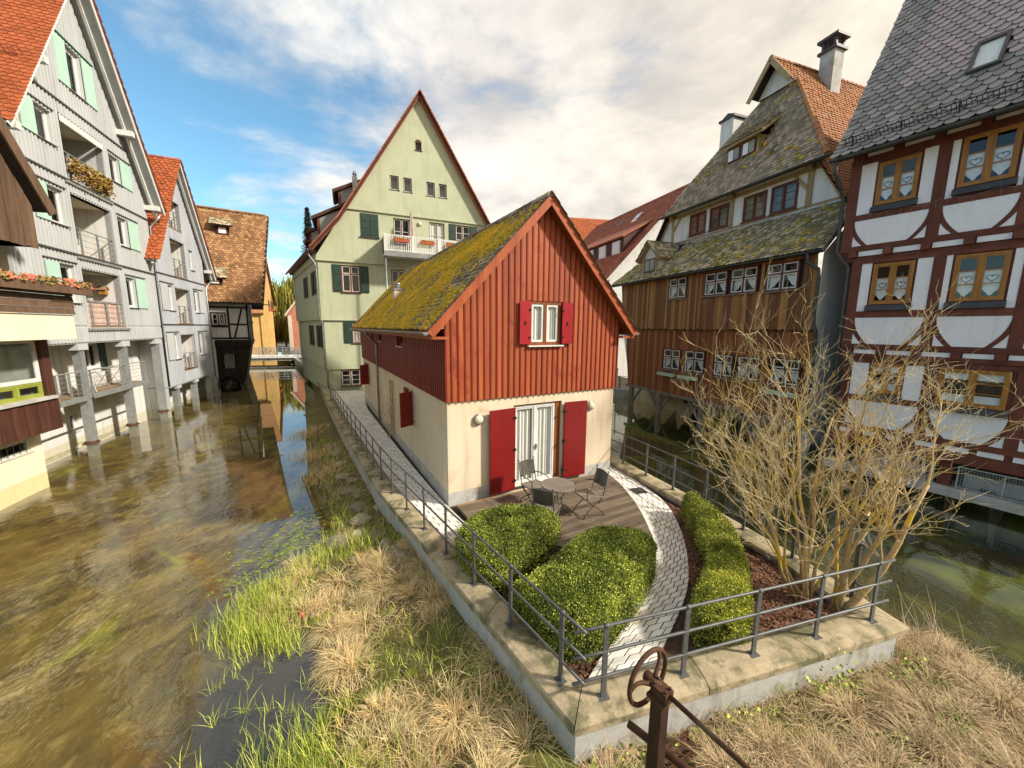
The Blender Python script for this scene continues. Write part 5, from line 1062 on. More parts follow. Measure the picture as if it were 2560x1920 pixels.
for k in range(14): a = 2 * pi * k / 14; m = MB(); m.beam((.45 * cos(a), 0, .02 + .45 * sin(a)), (.82 * cos(a), 0, .02 + .82 * sin(a)), .56, .04, (-sin(a), 0, cos(a))); part('paddle', m, 'timber_dark', ww)
m = MB(); m.tube([(0, -.4, .02), (0, .5, .02)], .12, 10); m.box(-.5, .5, -.22, .22, -.3, .3); part('hub', m, 'timber_dark', ww)
# roof: eave and ridge not quite parallel, as old roofs are
E0 = Vector((-10, -.62, 6.45)); E1 = Vector((1.75, -.62, 6.45)); R0 = Vector((-10, 5.0, 14.6)); R1 = Vector((2.75, 5.0, 14.6))
m = MB(); slab(m, E0, E1, R1, R0, .18); slab(m, (2.75, 5, 14.6), (1.75, 10.6, 6.45), (-10, 10.6, 6.45), (-10, 5, 14.6), .18); rf = part('roof', m, 'timber_dark', L3)
Vb = (R0 - E0); Lb = Vb.length; tiles(rf, E0, (1, 0, 0), Vb, 12.8, Lb, .235, .235, 'tile_brown', lambda x, y: x < 11.75 + 1.0 * y / Lb, 0, seed=9, lift=.06)
ridge_tiles(rf, (-9, 5, 14.63), (2.75, 5, 14.63), 'tile_brown', .13)
m = MB(); m.beam((1.78, -.6, 6.35), (2.78, 5, 14.5), .10, .22); part('barge_board', m, 'timber_dark', rf); gutter(rf, (-6, -.72, 6.4), (2.3, -.72, 6.4), .07, 'dark_zinc')
def bdormer(x0, x1, zb, ze, dep, par):
    t = (zb - 6.45) / 8.15; yb_ = -.62 + 5.62 * t; yf_ = yb_ - .02; h_ = ze - zb
    m = MB(); m.box(x0, x1, yf_, yf_ + dep, zb, ze); o = part('dormer', m, 'timber_dark', par)
    m = MB(); m.box(x0 + .1, x1 - .1, yf_ - .03, yf_, zb + .1, ze - .08); w_ = part('dormer_window', m, 'window_red', o); m = MB(); m.box(x0 + .2, x1 - .2, yf_ - .05, yf_ - .02, zb + .18, ze - .16); part('pane', m, 'lace', w_)
    A = Vector((x0 - .3, yf_ - .35, ze + .0)); B = Vector((x1 + .3, yf_ - .35, ze + .0)); yt = yf_ + dep + .5; zt = 6.45 + (yt + .62) / 5.62 * 8.15 + .1
    m = MB(); slab(m, A, B, Vector((x1 + .2, yt, zt)), Vector((x0 - .2, yt, zt)), .12); o2 = part('dormer_roof', m, 'timber_dark', o); V_ = Vector((x0 - .3, yt, zt)) - A; tiles(o2, A, (1, 0, 0), V_, x1 - x0 + .6, V_.length, .235, .235, 'tile_lean', None, 0, seed=int(x0 * 10) + 90)
bdormer(-1.05, -.15, 12.15, 12.95, .55, rf); bdormer(-1.65, -.75, 7.75, 8.35, .5, rf)
# ------------------------------------------------------------------ dark wooden house in the left foreground
L0 = root('wooden_house', 'dark brown wooden house with cream balcony at left edge', 'house', (-14.51, 10.05, 0), radians(107.6))
m = MB(); wall(m, [(-7, -.7), (1.53, -.7), (1.53, 1.5), (-7, 1.5)], [(-1.1, 1.16, .80, 1.18)], 0, .2); m.quad((1.53, 0, -.7), (1.53, 8, -.7), (1.53, 8, 6.9), (1.53, 0, 6.9)); part('base_wall', m, 'cream_paint', L0)
window(L0, -1.1, 1.16, .80, 1.18, .06, 'white_paint', 2, 1, .04, 'room', (.1, .03, 'white_paint'))
for k in range(11): m = MB(); m.tube([(-1.0 + k * .2, .0, .80), (-1.0 + k * .2, .0, 1.18)], .008, 5); part('window_bar', m, 'dark_zinc', L0)
for k in range(42): a = 1.48 - .198 * (k + 1); m = MB(); m.cr = RN.random(); m.box(a, a + .19, -.63 - .01 * (k % 2), -.6, 1.43 + .0, 2.40); part('cladding_board', m, 'board_maroon', L0)
m = MB(); m.box(-7, 1.46, -.60, .1, 1.5, 2.38); part('bay_body', m, 'board_brown', L0)
m = MB(); m.box(-7, 1.35, -.72, -.3, 2.41, 2.50); part('window_sill', m, 'plinth_grey', L0)
for a, b in ((-2.2, -.55), (-.5, 1.15)): window(L0, a, b, 2.5, 2.95, -.52, 'lime_frame', 2, 1, .07, 'blind'); window(L0, a, b, 2.96, 4.24, -.52, 'white_paint', 1, 1, .07, 'blind')
m = MB(); m.box(1.18, 1.46, -.60, .0, 2.42, 4.26); part('corner_post', m, 'board_maroon', L0); m = MB(); m.box(1.46, 1.5, -.45, 8, 2.42, 4.26); part('side_cladding', m, 'board_maroon', L0)
m = MB(); m.box(-7, 1.5, -1.30, -1.2, 4.25, 4.97); part('balcony_parapet', m, 'cream_paint', L0); m = MB(); m.box(-7, 1.5, -1.2, 1.4, 4.25, 4.35); part('balcony_floor', m, 'cream_paint', L0)
m = MB(); m.box(1.42, 1.5, -1.2, 1.4, 4.35, 4.97); part('balcony_parapet', m, 'cream_paint', L0)
for k in range(4):
    z = 4.99 + k * .185; m = MB(); m.cr = RN.random(); m.beam((-7, -1.34 - .0, z + .09), (1.5, -1.34, z + .09), .03, .175, (0, .18, 1)); part('balcony_board', m, 'board_brown', L0)
m = MB(); m.box(-7, 1.9, -1.62, -1.40, 5.60, 5.84); o = part('flower_trough', m, 'board_brown', L0)
fl = root('window_box_plants', 'row of faded red and yellow plants in the long wooden trough', 'plants', (-14.51, 10.05, 5.80), radians(107.6)); m = MB(); rr = random.Random(31)
for k in range(900):
    c = Vector((rr.uniform(-3.5, 2.0), rr.uniform(-1.68, -1.36), rr.uniform(0, .20) + .08 * noise.noise((k * .7, 0, 0)))); m.cr = rr.random() ** 2 if noise.noise((c.x * 2.2, 5, 5)) < .1 else .75 + .25 * rr.random()
    d = Vector((rr.gauss(0, 1), rr.gauss(0, 1), rr.uniform(.1, 1))).normalized() * rr.uniform(.06, .12); w_ = d.orthogonal().normalized() * .035; m.add([tuple(c - w_), tuple(c + d * .5 - w_), tuple(c + d), tuple(c + d * .5 + w_), tuple(c + w_)], [(0, 1, 2, 3, 4)])
part('foliage', m, 'geranium', fl, kind='stuff')
m = MB(); m.box(-7, 1.4, .6, .7, 4.9, 7.1); m.box(-7, 1.4, -.7, .6, 6.95, 7.05); part('balcony_back', m, 'timber_dark', L0)
for k in range(12): m = MB(); m.box(1.2 - k * .22, 1.36 - k * .22, .55, .59, 5.0, 6.95); part('back_board', m, 'board_brown', L0)
for k in range(42):
    a = 1.48 - .215 * (k + 1); zt = 8.6 + 1.5 * (1.5 - a)
    m = MB(); m.cr = RN.random(); m.box(a, a + .207, -.78 - .012 * (k % 2), -.75, 6.93 + RN.uniform(-.02, .02), min(zt, 13)); part('upper_board', m, 'board_brown', L0)
m = MB(); m.prism([(-7, 6.95), (1.46, 6.95), (1.46, 8.55), (-1.5, 13), (-7, 13)], -.74, 8); part('upper_body', m, 'timber_dark', L0)
m = MB(); slab(m, (1.72, 9, 8.12), (1.72, -1.02, 8.12), (-2.2, -1.02, 14.2), (-2.2, 9, 14.2), .2); rf = part('roof', m, 'timber_dark', L0)
for k in range(3): m = MB(); m.beam((1.74, -1.07 + k * .04, 8.0 + k * .02), (-2.18, -1.07 + k * .04, 14.08 + k * .02), .05 , .30 - k * .09); part('barge_board', m, 'board_brown', rf)
gutter(rf, (1.83, -1.05, 8.12), (1.83, 8, 8.12), .08, 'dark_zinc')
# ------------------------------------------------------------------ half-timbered house on the right
R1A = (11.1, 11.9); R1G = atan2(-.85, .526)
R1 = root('timber_framed_house', 'white and oxblood half-timbered house with heart curtains', 'house', (R1A[0], R1A[1], 0), R1G)
def tim(a, b, w, y, th=.05, name='timber'):
    m = MB(); m.cr = RN.random(); m.beam((a[0], y - th / 2 + .002 * RN.random(), a[1]), (b[0], y - th / 2, b[1]), w, th, (0, 1, 0)) if False else None
    d = Vector((b[0] - a[0], b[1] - a[1])).normalized(); s_ = Vector((-d.y, d.x)) * w / 2; e = RN.uniform(0, .004)
    P = [(a[0] - s_.x, a[1] - s_.y), (b[0] - s_.x, b[1] - s_.y), (b[0] + s_.x, b[1] + s_.y), (a[0] + s_.x, a[1] + s_.y)]
    m.prism(P, y - th - e, y); part(name, m, 'timber_red', R1)
def infill(poly, y): m = MB(); m.cr = RN.random(); m.prism(poly, y - .028, y); part('infill_panel', m, 'infill', R1)
def heart(par, u, z, s_, y):
    pts = []
    for k in range(25):
        t = 2 * pi * k / 24; pts.append((u + s_ * .062 * 16 * sin(t) ** 3, y, z + s_ * .062 * (13 * cos(t) - 5 * cos(2 * t) - 2 * cos(3 * t) - cos(4 * t))))
    m = MB(); m.tube(pts, .008, 5, False); m.tube([(u, y, z + s_ * .3), (u, y, z + s_ * 1.0)], .004, 4); part('heart_ornament', m, 'dark_zinc', par)
def lacew(o, a, b, z0, z1, y, heart_=True):
    h = z1 - z0; t0 = z0 + h * .30; t1 = z0 + h * .64; m = MB(); m.quad((a, y, t0), (b, y, t0), (b, y, t1), (a, y, t1)); part('lace_curtain', m, 'lace', o)
    m = MB(); n = 8; P = [(a, t0)]
    for k in range(n + 1): f = k / n; P.append((a + (b - a) * f, t0 - h * (.05 + .15 * (1 - abs(2 * f - 1))) - (.012 if k % 2 else 0)))
    P.append((b, t0)); m.prism(P[::-1], y, y + .004); part('lace_curtain', m, 'lace', o)
    if heart_: heart(o, (a + b) / 2, z0 + h * .47, .12 * (b - a) / .36, y - .012)
def bowl(L, R, zb, zt, y, w=.36):
    h = zt - zb; n = 7; left = [(L + w * (t / n) ** 2, zt - h * t / n) for t in range(n + 1)]
    left = [(x, z) for x, z in left if z > zb + .0] + [(L + w, zb)]; right = [(L + R - x, z) for x, z in left]
    infill(left + right[::-1], y)
    for sgn, X in ((1, L), (-1, R)):
        q = .30; tri = [(X, zb), (X + sgn * q, zb)] + [(X + sgn * (q - .02 - .2 * k), zb + .30 * k ** .8) for k in (.35, .7)] + [(X, zb + .36)]
        infill(tri if sgn > 0 else tri[::-1], y)
        br = MB(); outer = [(X + sgn * (w * (t / n) ** 2 - .004), zt - h * t / n) for t in range(n + 1)]; inner = [(x - sgn * (.12 if i else .0), z) for i, (x, z) in enumerate(outer)]
        inner = [(max(x, X) if sgn > 0 else min(x, X), z) for x, z in inner]
        br.cr = RN.random(); vs = [(x, y - .038, z) for x, z in outer] + [(x, y - .038, z) for x, z in inner]; br.add(vs, [(i, i + 1, n + 2 + i, n + 1 + i) for i in range(n)]); part('curved_brace', br, 'timber_red', R1)
R1W = [(.26, .98, 2.80, 3.72), (1.70, 2.93, 2.70, 3.69), (3.45, 4.4, 2.7, 3.69), (.0, .88, 5.50, 6.70), (1.64, 2.56, 5.50, 6.71), (3.2, 4.2, 5.5, 6.7), (-.19, .68, 8.42, 9.61), (1.44, 2.37, 8.45, 9.68), (3.1, 4.1, 8.45, 9.68)]
m = MB(); EU = 4.9
for (o_, z0, z1, l) in ((0, 1.08, 4.0, -.42), (-.06, 4.0, 7.0, -.52), (-.12, 7.0, 10.15, -.85)): wall(m, [(l, z0), (EU, z0), (EU, z1), (l, z1)], [w_ for w_ in R1W if z0 < w_[2] < z1], o_, .05)
m.box(-.4, EU, .5, 7, .3, 10); part('wall_core', m, 'timber_red', R1)
def storey(y, zs, posts, wins, hs=True):
    zb, zbt, zp, zt, ztop = zs            # sill top, belly top, panel bottom, panel top, plate top
    for (a, b), (c, d), (w0, w1, wz0, wz1) in zip(posts, posts[1:], wins):
        L, R = b + .008, c - .008; bowl(L, R, zb, zbt, y)
        if w0 - L > .12: infill([(L, zp), (w0 - .05, zp), (w0 - .05, zt), (L, zt)], y)
        if R - w1 > .12: infill([(w1 + .05, zp), (R, zp), (R, zt), (w1 + .05, zt)], y)
        o = window(R1, w0, w1, wz0, wz1, y - .05, 'window_oak', 2, 3, .06, 'room', None, bars=.02)
        mid = (w0 + w1) / 2
        for p, q in ((w0 + .10, mid - .07), (mid + .07, w1 - .10)):
            if hs: lacew(o, p, q, wz0, wz1, y + .02)
            else:
                m = MB(); m.quad((p, y + .02, wz0 + .05), (q, y + .02, wz0 + .05), (q, y + .02, wz0 + .3), (p, y + .02, wz0 + .3)); m2 = MB(); m2.quad((p, y + .02, wz1 - .28), (q, y + .02, wz1 - .28), (q, y + .02, wz1 - .05), (p, y + .02, wz1 - .05)); part('lace_curtain', m, 'lace', o); part('lace_curtain', m2, 'lace', o)
        s_ = MB(); s_.prism([(0, 0), (0, 0), (0, 0)], 0, 0) if False else s_.add([(w0 - .06, y - .03, wz0 - .01), (w1 + .06, y - .03, wz0 - .01), (w1 + .06, y - .13, wz0 - .05), (w0 - .06, y - .13, wz0 - .05), (w0 - .06, y - .03, wz0 - .2), (w1 + .06, y - .03, wz0 - .2), (w1 + .06, y - .15, wz0 - .19), (w0 - .06, y - .15, wz0 - .19)], [(0, 1, 2, 3), (3, 2, 6, 7), (4, 7, 6, 5), (0, 3, 7, 4), (1, 5, 6, 2)]); part('sill', s_, 'slate_sill', o)
    for a, b in posts: tim(((a + b) / 2, zb - .16), ((a + b) / 2, ztop), b - a, y, .045)
    l, r = posts[0][0], posts[-1][1]
    tim((l, zb - .085), (r, zb - .085), .16, y, .05); tim((l, (zbt + zp) / 2), (r, (zbt + zp) / 2), zp - zbt - .012, y, .04); tim((l, (zt + ztop) / 2 + .005), (r, (zt + ztop) / 2 + .005), ztop - zt, y, .05)
storey(0, (1.72, 2.50, 2.68, 3.70, 3.94), [(-.42, -.19), (1.41, 1.63), (3.02, 3.24), (4.6, 4.85)], [(.26, .98, 2.80, 3.72), (1.70, 2.93, 2.70, 3.69), (3.45, 4.4, 2.7, 3.69)], False)
storey(-.06, (4.29, 5.10, 5.30, 6.74, 6.95), [(-.52, -.29), (1.24, 1.47), (2.77, 3.0), (4.6, 4.85)], [(.0, .88, 5.50, 6.70), (1.64, 2.56, 5.50, 6.71), (3.2, 4.2, 5.5, 6.7)])
storey(-.12, (7.30, 8.05, 8.23, 9.68, 9.86), [(-.85, -.60), (1.0, 1.24), (2.52, 2.76), (4.6, 4.85)], [(-.19, .68, 8.42, 9.61), (1.44, 2.37, 8.45, 9.68), (3.1, 4.1, 8.45, 9.68)])
for y, z0, z1, l in ((0, 1.46, 1.545, -.35), (-.06, 3.98, 4.115, -.4), (-.12, 6.98, 7.125, -.6), (-.12, 9.90, 10.10, -.7)):
    n = 9 if z0 < 2 else 7
    for k in range(n):
        a = l + (EU - l) * k / n; b = l + (EU - l) * (k + 1) / n
        if z0 < 2 and k % 1 == 0: infill([(a + .06, z0 - .05), (a + .06 + (b - a) * (.45 if k < 3 else .75), z0 - .05), (a + .06 + (b - a) * (.45 if k < 3 else .75), z1 + .01), (a + .06, z1 + .01)], y)
        else:
            infill([(a + .2, z0), (b - .03, z0), (b - .03, z1), (a + .2, z1)], y); mm_ = MB(); mm_.cr = RN.random(); mm_.box(a, a + .17, y - .16, y, z0 - .03, z1 + .02); part('joist_end', mm_, 'timber_red', R1)
for z in (1.25, 6.9, 3.93): tim((-.8 if z > 6 else -.5, z), (EU, z), .12 if z > 2 else .28, -.02 if z > 2 else .02, .09)
# undercroft with wire cages on a stone ledge
m = MB(); m.box(-.5, EU, -.42, .5, .22, .40); part('stone_ledge', m, 'concrete', R1); m = MB(); m.box(-.5, EU, .45, .5, .3, 1.2); part('undercroft_back', m, 'room', R1)
for a in (-.3, 2.0, 4.0): m = MB(); m.box(a, a + .26, .0, .26, .40, 1.12); part('undercroft_post', m, 'timber_red', R1)
for a, b in ((.30, 1.94), (2.36, 3.95)):
    m = MB(); m.box(a, b, -.035, -.005, .42, .45); m.box(a, b, -.035, -.005, 1.0, 1.03); m.box(a, a + .03, -.035, -.005, .45, 1.0); m.box(b - .03, b, -.035, -.005, .45, 1.0); m.box((a + b) / 2 - .012, (a + b) / 2 + .012, -.035, -.005, .45, 1.0); o = part('cage_frame', m, 'galv', R1)
    m = MB(); u = a + .03
    while u < b: m.box(u - .003, u + .003, -.02, -.014, .45, 1.0); u += .052
    z = .48
    while z < 1.0: m.box(a, b, -.026, -.020, z - .003, z + .003); z += .052
    part('wire_mesh', m, 'galv', o, kind='stuff'); m = MB(); m.box(a + .1, b - .2, .2, .26, .42, .80); part('cage_backboard', m, 'galv', o)
# roof: kicked eaves, two planes
vg = -1.06; RU = EU + .4; E_ = Vector((vg, -.85, 9.86)); K_ = Vector((vg, -.10, 10.66)); T_ = Vector((vg, 4.55, 17.45)); X_ = Vector((RU - vg, 0, 0))
m = MB(); slab(m, E_, E_ + X_, K_ + X_, K_, .12); slab(m, K_, K_ + X_, T_ + X_, T_, .14); slab(m, T_, T_ + X_, (RU, 9.9, 9.9), (vg, 9.9, 9.9), .14); rf = part('roof', m, 'timber_dark', R1)
tw_, ch_ = .262, .232
tiles(rf, E_ + Vector((-.03, 0, .02)), (1, 0, 0), K_ - E_, X_.x + .05, (K_ - E_).length + .05, tw_, ch_, 'tile_slate', None, 60, seed=14, lift=.05)
LT = (T_ - K_).length
tiles(rf, K_ + Vector((-.03, 0, .02)), (1, 0, 0), T_ - K_, X_.x + .05, LT, tw_, ch_, 'tile_slate', lambda x, y: not (2.26 < x < 2.76 and .95 < y < 2.05), 240, seed=15, lift=.05, mat2=('tile_purple', lambda x, y: x > .88 and y > 1.42 - .3 * min(1, max(0, x - .85))))
ridge_tiles(rf, T_ + Vector((0, 0, .03)), T_ + X_ + Vector((0, 0, .03)), 'tile_slate', .12)
d_ = (T_ - K_).normalized(); n_ = Vector((0, -d_.z, d_.y))
def rpt(x, y, h): return tuple(K_ + Vector((x, 0, 0)) + d_ * y + n_ * h)
m = MB()
for x0, x1, y0, y1 in ((2.22, 2.80, .92, 1.0), (2.22, 2.80, 1.98, 2.1), (2.22, 2.29, 1.0, 1.98), (2.73, 2.80, 1.0, 1.98)):
    vs = [rpt(x, y, h) for h in (.0, .13) for x, y in ((x0, y0), (x1, y0), (x1, y1), (x0, y1))]; m.add(vs, [(4, 5, 6, 7), (0, 1, 5, 4), (1, 2, 6, 5), (2, 3, 7, 6), (3, 0, 4, 7)])
o = part('skylight', m, 'dark_zinc', rf); m = MB(); m.quad(rpt(2.29, 1.0, .10), rpt(2.73, 1.0, .10), rpt(2.73, 1.98, .10), rpt(2.29, 1.98, .10)); part('pane', m, 'glass', o); m = MB(); m.quad(rpt(2.29, 1.0, .05), rpt(2.73, 1.0, .05), rpt(2.73, 1.98, .05), rpt(2.29, 1.98, .05)); part('blind', m, 'curtain', o)
de = (K_ - E_).normalized(); ne = Vector((0, -de.z, de.y)); m = MB(); b0 = E_ + de * .55
k = 0
while .12 + k * .085 < X_.x: a = b0 + Vector((.12 + k * .085, 0, 0)); m.beam(a + ne * .05, a + ne * .26, .012, .012, (1, 0, 0)); k += 1
for h in (.10, .25): m.tube([tuple(b0 + ne * h), tuple(b0 + X_ + ne * h)], .011, 5)
part('snow_guard', m, 'timber_dark', rf, kind='stuff')
for k in range(6): a = b0 + Vector((.3 + k * 1.05, 0, 0)); m = MB(); m.beam(a - de * .15 + ne * .05, a + ne * .30, .04, .02, (1, 0, 0)); part('guard_bracket', m, 'timber_dark', rf)
gutter(rf, (vg - .1, -.93, 9.84), (RU, -.93, 9.84), .085, 'dark_zinc')
downpipe(R1, [(-1.0, -.93, 9.75), (-1.0, -.9, 9.45), (-.98, -.35, 9.05), (-.95, -.20, 8.8), (-.95, -.16, 7.2), (-.62, -.1, 6.7), (-.60, -.08, .5)], .055, 'dark_zinc')
ls = root('light_chain', 'dangling chain of tiny icicle lights under the top timber-house windows', 'fairy lights', (R1A[0], R1A[1], 0), R1G); m = MB(); rr = random.Random(3); pv_ = None; P = []
for k in range(26): u = -.2 + k * .11; P.append((u, -.30, 8.18 - .05 * sin(k * .8)))
m.tube(P, .0022, 4, False); 
for p in P[::2]: m.tube([p, (p[0] + rr.uniform(-.03, .03), p[1], p[2] - rr.uniform(.08, .26))], .002, 4, False)
part('wire', m, 'galv', ls, kind='stuff')
# ------------------------------------------------------------------ weathered wooden house on posts
R2A = Vector((7.31, 22.65)); R2G = atan2(-.944, .329)
R2 = root('board_house', 'weathered brown board house on posts with lichened tiled roofs', 'house', (R2A.x, R2A.y, 0), R2G)
LWn = [(2.59, 3.81, 2.58, 3.68), (4.09, 5.33, 2.60, 3.68), (5.85, 6.85, 2.60, 3.62), (7.08, 8.1, 2.60, 3.62), (8.55, 9.65, 2.62, 3.66)]
UWn = [(2.78, 4.0, 6.22, 7.26), (5.08, 6.30, 6.20, 7.24), (6.46, 7.70, 6.19, 7.24), (8.05, 9.28, 6.16, 7.20)]
OL = [(-.35, 1.33), (9.9, 1.33), (10.0, 4.76), (-.88, 4.76)]; OU = [(-.95, 4.70), (10.02, 4.70), (9.80, 7.42), (-1.35, 7.42)]
for OO, HH, y, mat in ((OL, LWn, 0, 'board_red'), (OU, UWn, -.12, 'board_old')):
    m = MB(); wall(m, OO, HH, y + .03, .1); part('board_backing', m, 'timber_dark', R2); u = -1.4; rr = random.Random(6)
    while u < 10.1:
        w_ = rr.uniform(.11, .165)
        for p in strips(OO, HH, [(u, u + w_ - .008)]):
            if min(z for _, z in p) < OO[0][1] + .01: dz = rr.uniform(-.04, .03); p = [(x, z + dz if z < OO[0][1] + .01 else z) for x, z in p]
            m = MB(); m.cr = rr.random(); m.prism(p, y - rr.uniform(0, .014), y + .028); part('cladding_board', m, mat, R2)
        u += w_
m = MB(); m.box(-.9, 10, -.10, .03, 4.66, 4.74); part('storey_beam', m, 'timber_dark', R2)
for h in LWn + UWn: y = -.03 if h in LWn else -.15; window(R2, *h, y, 'window_red', 2, 2, .06, 'room', (.06, .05, 'grey_wood'), inner='white_paint', split=h[2] + (h[3] - h[2]) * .60)
for h in LWn + UWn:                                           # tied-back white curtains, one to each casement
    y = .10 if h in LWn else -.02
    for a, b, s_ in ((h[0] + .08, (h[0] + h[1]) / 2 - .03, 1), ((h[0] + h[1]) / 2 + .03, h[1] - .08, -1)):
        m = MB(); z0, z1 = h[2] + .08, h[2] + (h[3] - h[2]) * .62; P = [(a, z1), (b, z1), (b - (0 if s_ > 0 else 0), z1 - .05), (a + (b - a) * (.42 if s_ > 0 else .58), z0 + .12), (a if s_ > 0 else b, z0)] if s_ > 0 else [(a, z1), (b, z1), (b, z0), (a + (b - a) * .58, z0 + .12), (a, z1 - .05)]
        m.add([(u, y + .01 * sin(u * 30), z) for u, z in P], [tuple(range(len(P)))]); part('curtain', m, 'lace', R2)
def r2w2(u, y, z): c, s_ = cos(R2G), sin(R2G); return (R2A.x + c * u - s_ * y, R2A.y + s_ * u + c * y, z)
for u0, u1, lb in ((2.41, 3.57, 'pale empty planter box under the lower board-house window nearest the red house'), (3.93, 5.06, 'pale empty planter box under the second lower board-house window'), (8.5, 9.65, 'pale planter box on the board house half hidden by bare shrub')):
    r = root('planter_box', lb, 'planter', r2w2((u0 + u1) / 2, -.14, 2.24), R2G, 'planter boxes on the board house'); w_ = (u1 - u0) / 2; m = MB(); m.box(-w_, w_, -.09, -.075, 0, .15); m.box(-w_, w_, .075, .09, 0, .15); m.box(-w_, w_, -.075, .075, 0, .02); m.box(-w_, -w_ + .015, -.075, .075, .02, .15); m.box(w_ - .015, w_, -.075, .075, .02, .15); part('trough', m, 'mint_plaster', r); m = MB(); m.box(-w_ + .02, w_ - .02, -.07, .07, .02, .11); part('soil', m, 'soil', r)
m = MB(); m.box(-.5, 9.9, -.06, .10, 1.18, 1.325); part('sole_beam', m, 'grey_wood', R2)
for u in (0, 2.43, 5.35, 8.2):
    m = MB(); m.box(u - .11, u + .11, -.08, .14, -1.0, 1.18); o = part('post', m, 'grey_wood', R2)
    for s_ in (-1, 1):
        if u == 0 and s_ < 0: continue
        m = MB(); m.beam((u + s_ * .1, .03, .30), (u + s_ * .85, .03, 1.2), .1, .1); part('brace', m, 'grey_wood', o)
m = MB(); wall(m, [(-3.8, -1), (10, -1), (10, 1.35), (-3.8, 1.35)], [(2.6, 3.4, .62, 1.0)], 1.5, .2); part('base_wall', m, 'plaster_cream', R2); m = MB(); m.box(2.6, 3.4, 1.6, 1.65, .62, 1.0); part('base_window', m, 'room', R2); m = MB(); m.quad((-.4, .05, 1.32), (10, .05, 1.32), (10, 1.5, 1.32), (-.4, 1.5, 1.32)); part('underside', m, 'timber_dark', R2)
for P in ([(9.93, -.02, 4.7), (9.93, -.02, 7.3), (9.93, 2.0, 9.3), (9.93, 8, 9.3), (9.93, 8, -1), (9.93, .02, -1), (9.93, .02, 4.7)], [(-1.0, -.1, 4.7), (-1.0, -.1, 7.3), (-1.0, 2.0, 9.3), (-1.0, 8, 9.3), (-1.0, 8, -1), (-.35, .1, 1.3)]): m = MB(); m.add(P, [tuple(range(len(P)))]); part('side_wall', m, 'white_plaster', R2)
# lean-to roof
e0 = Vector((-2.1, -.42, 7.36)); Vl = Vector((0, 2.42, 2.10)); Ll = Vl.length
m = MB(); slab(m, e0, e0 + Vector((12.25, 0, 0)), Vector((9.75, 2.0, 9.46)), Vector((-1.05, 2.0, 9.46)), .12); lr = part('lean_to_roof', m, 'timber_dark', R2)
tiles(lr, e0 + Vector((0, 0, .02)), (1, 0, 0), Vl, 12.3, Ll, .19, .165, 'tile_lean', lambda x, y: x > 1.05 * y / Ll and x < 12.25 - .42 * y / Ll and not (2.25 < x < 3.75 and y > .75), 300, seed=21, lift=.045)
gutter(lr, (-2.2, -.52, 7.34), (10.15, -.52, 7.34), .075, 'dark_zinc'); m = MB(); m.box(-1.0, 9.3, 1.93, 2.0, 9.42, 9.52); part('flashing', m, 'zinc', lr)
m = MB(); m.beam((10.15, -.45, 7.33), (9.76, 2.0, 9.42), .04, .14); part('barge_board', m, 'grey_wood', lr)
downpipe(R2, [(9.75, -.52, 7.28), (9.75, -.50, 7.0), (9.98, -.25, 6.75), (9.98, -.2, 6.5), (9.98, -.2, 5.0), (10.05, -.08, 4.6), (10.05, -.02, 1.2)], .055, 'dark_zinc')
lm = MB(); rr = random.Random(5); Vu = Vl.normalized(); Nl = Vector((0, -Vu.z, Vu.y))
for _ in range(900):
    x = rr.uniform(1, 12); y = rr.uniform(0, Ll); d = noise.noise((x * .6, y * .8, 17)) + .5 * noise.noise((x * 2, y * 2, 2)); 
    if d < .12: continue
    lm.cr = rr.random(); lump(lm, e0 + Vector((x, 0, 0)) + Vu * y + Nl * .06, Vector((1, 0, 0)), Vu, Nl, rr.uniform(.04, .09), rr.uniform(.03, .06), rr.uniform(.015, .035), rr)
part('roof_moss', lm, 'moss', lr, True, kind='stuff')
# small dormer on the lean-to
m = MB(); m.add([(.30, .15, 7.75), (1.52, .15, 7.75), (1.52, .15, 8.72), (.91, .15, 9.42), (.30, .15, 8.72)], [(0, 1, 2, 3, 4)]); m.quad((.30, .15, 7.75), (.30, .15, 8.72), (.30, 1.4, 8.9), (.30, 1.2, 8.7)); m.quad((1.52, .15, 7.75), (1.52, .15, 8.72), (1.52, 1.4, 8.9), (1.52, 1.2, 8.7)); dm_ = part('dormer', m, 'white_plaster', R2)
window(dm_, .50, 1.34, 7.86, 8.56, .08, 'window_red', 2, 2, .05, 'curtain', (.06, .04, 'slate_sill'), inner='white_paint') if False else None
m = MB(); m.box(.46, 1.36, .08, .14, 7.86, 8.58); w_ = part('dormer_window', m, 'window_red', dm_); m = MB(); m.box(.53, .88, .06, .09, 7.93, 8.51); m.box(.94, 1.29, .06, .09, 7.93, 8.51); part('pane', m, 'blind', w_, kind='stuff')
for u in (.38, 1.44): m = MB(); m.box(u - .06, u + .06, .05, .16, 7.75, 8.75); part('dormer_post', m, 'timber_pale', dm_)
for s_ in (-1, 1):
    c = Vector((.91, -.15, 9.50)); e = Vector((.91 + s_ * .92, -.15, 8.50)); m = MB(); q = [c, e, e + Vector((0, 2.0, 0)), c + Vector((0, 2.1, 0))]; slab(m, *(q if s_ < 0 else [q[1], q[0], q[3], q[2]]), .08); dr_ = part('dormer_roof', m, 'timber_pale', dm_); tiles(dr_, e + Vector((0, 0, .02)), (0, 1, 0), c - e, 2.0, (c - e).length, .19, .165, 'tile_lean', None, 0, seed=40 + s_)
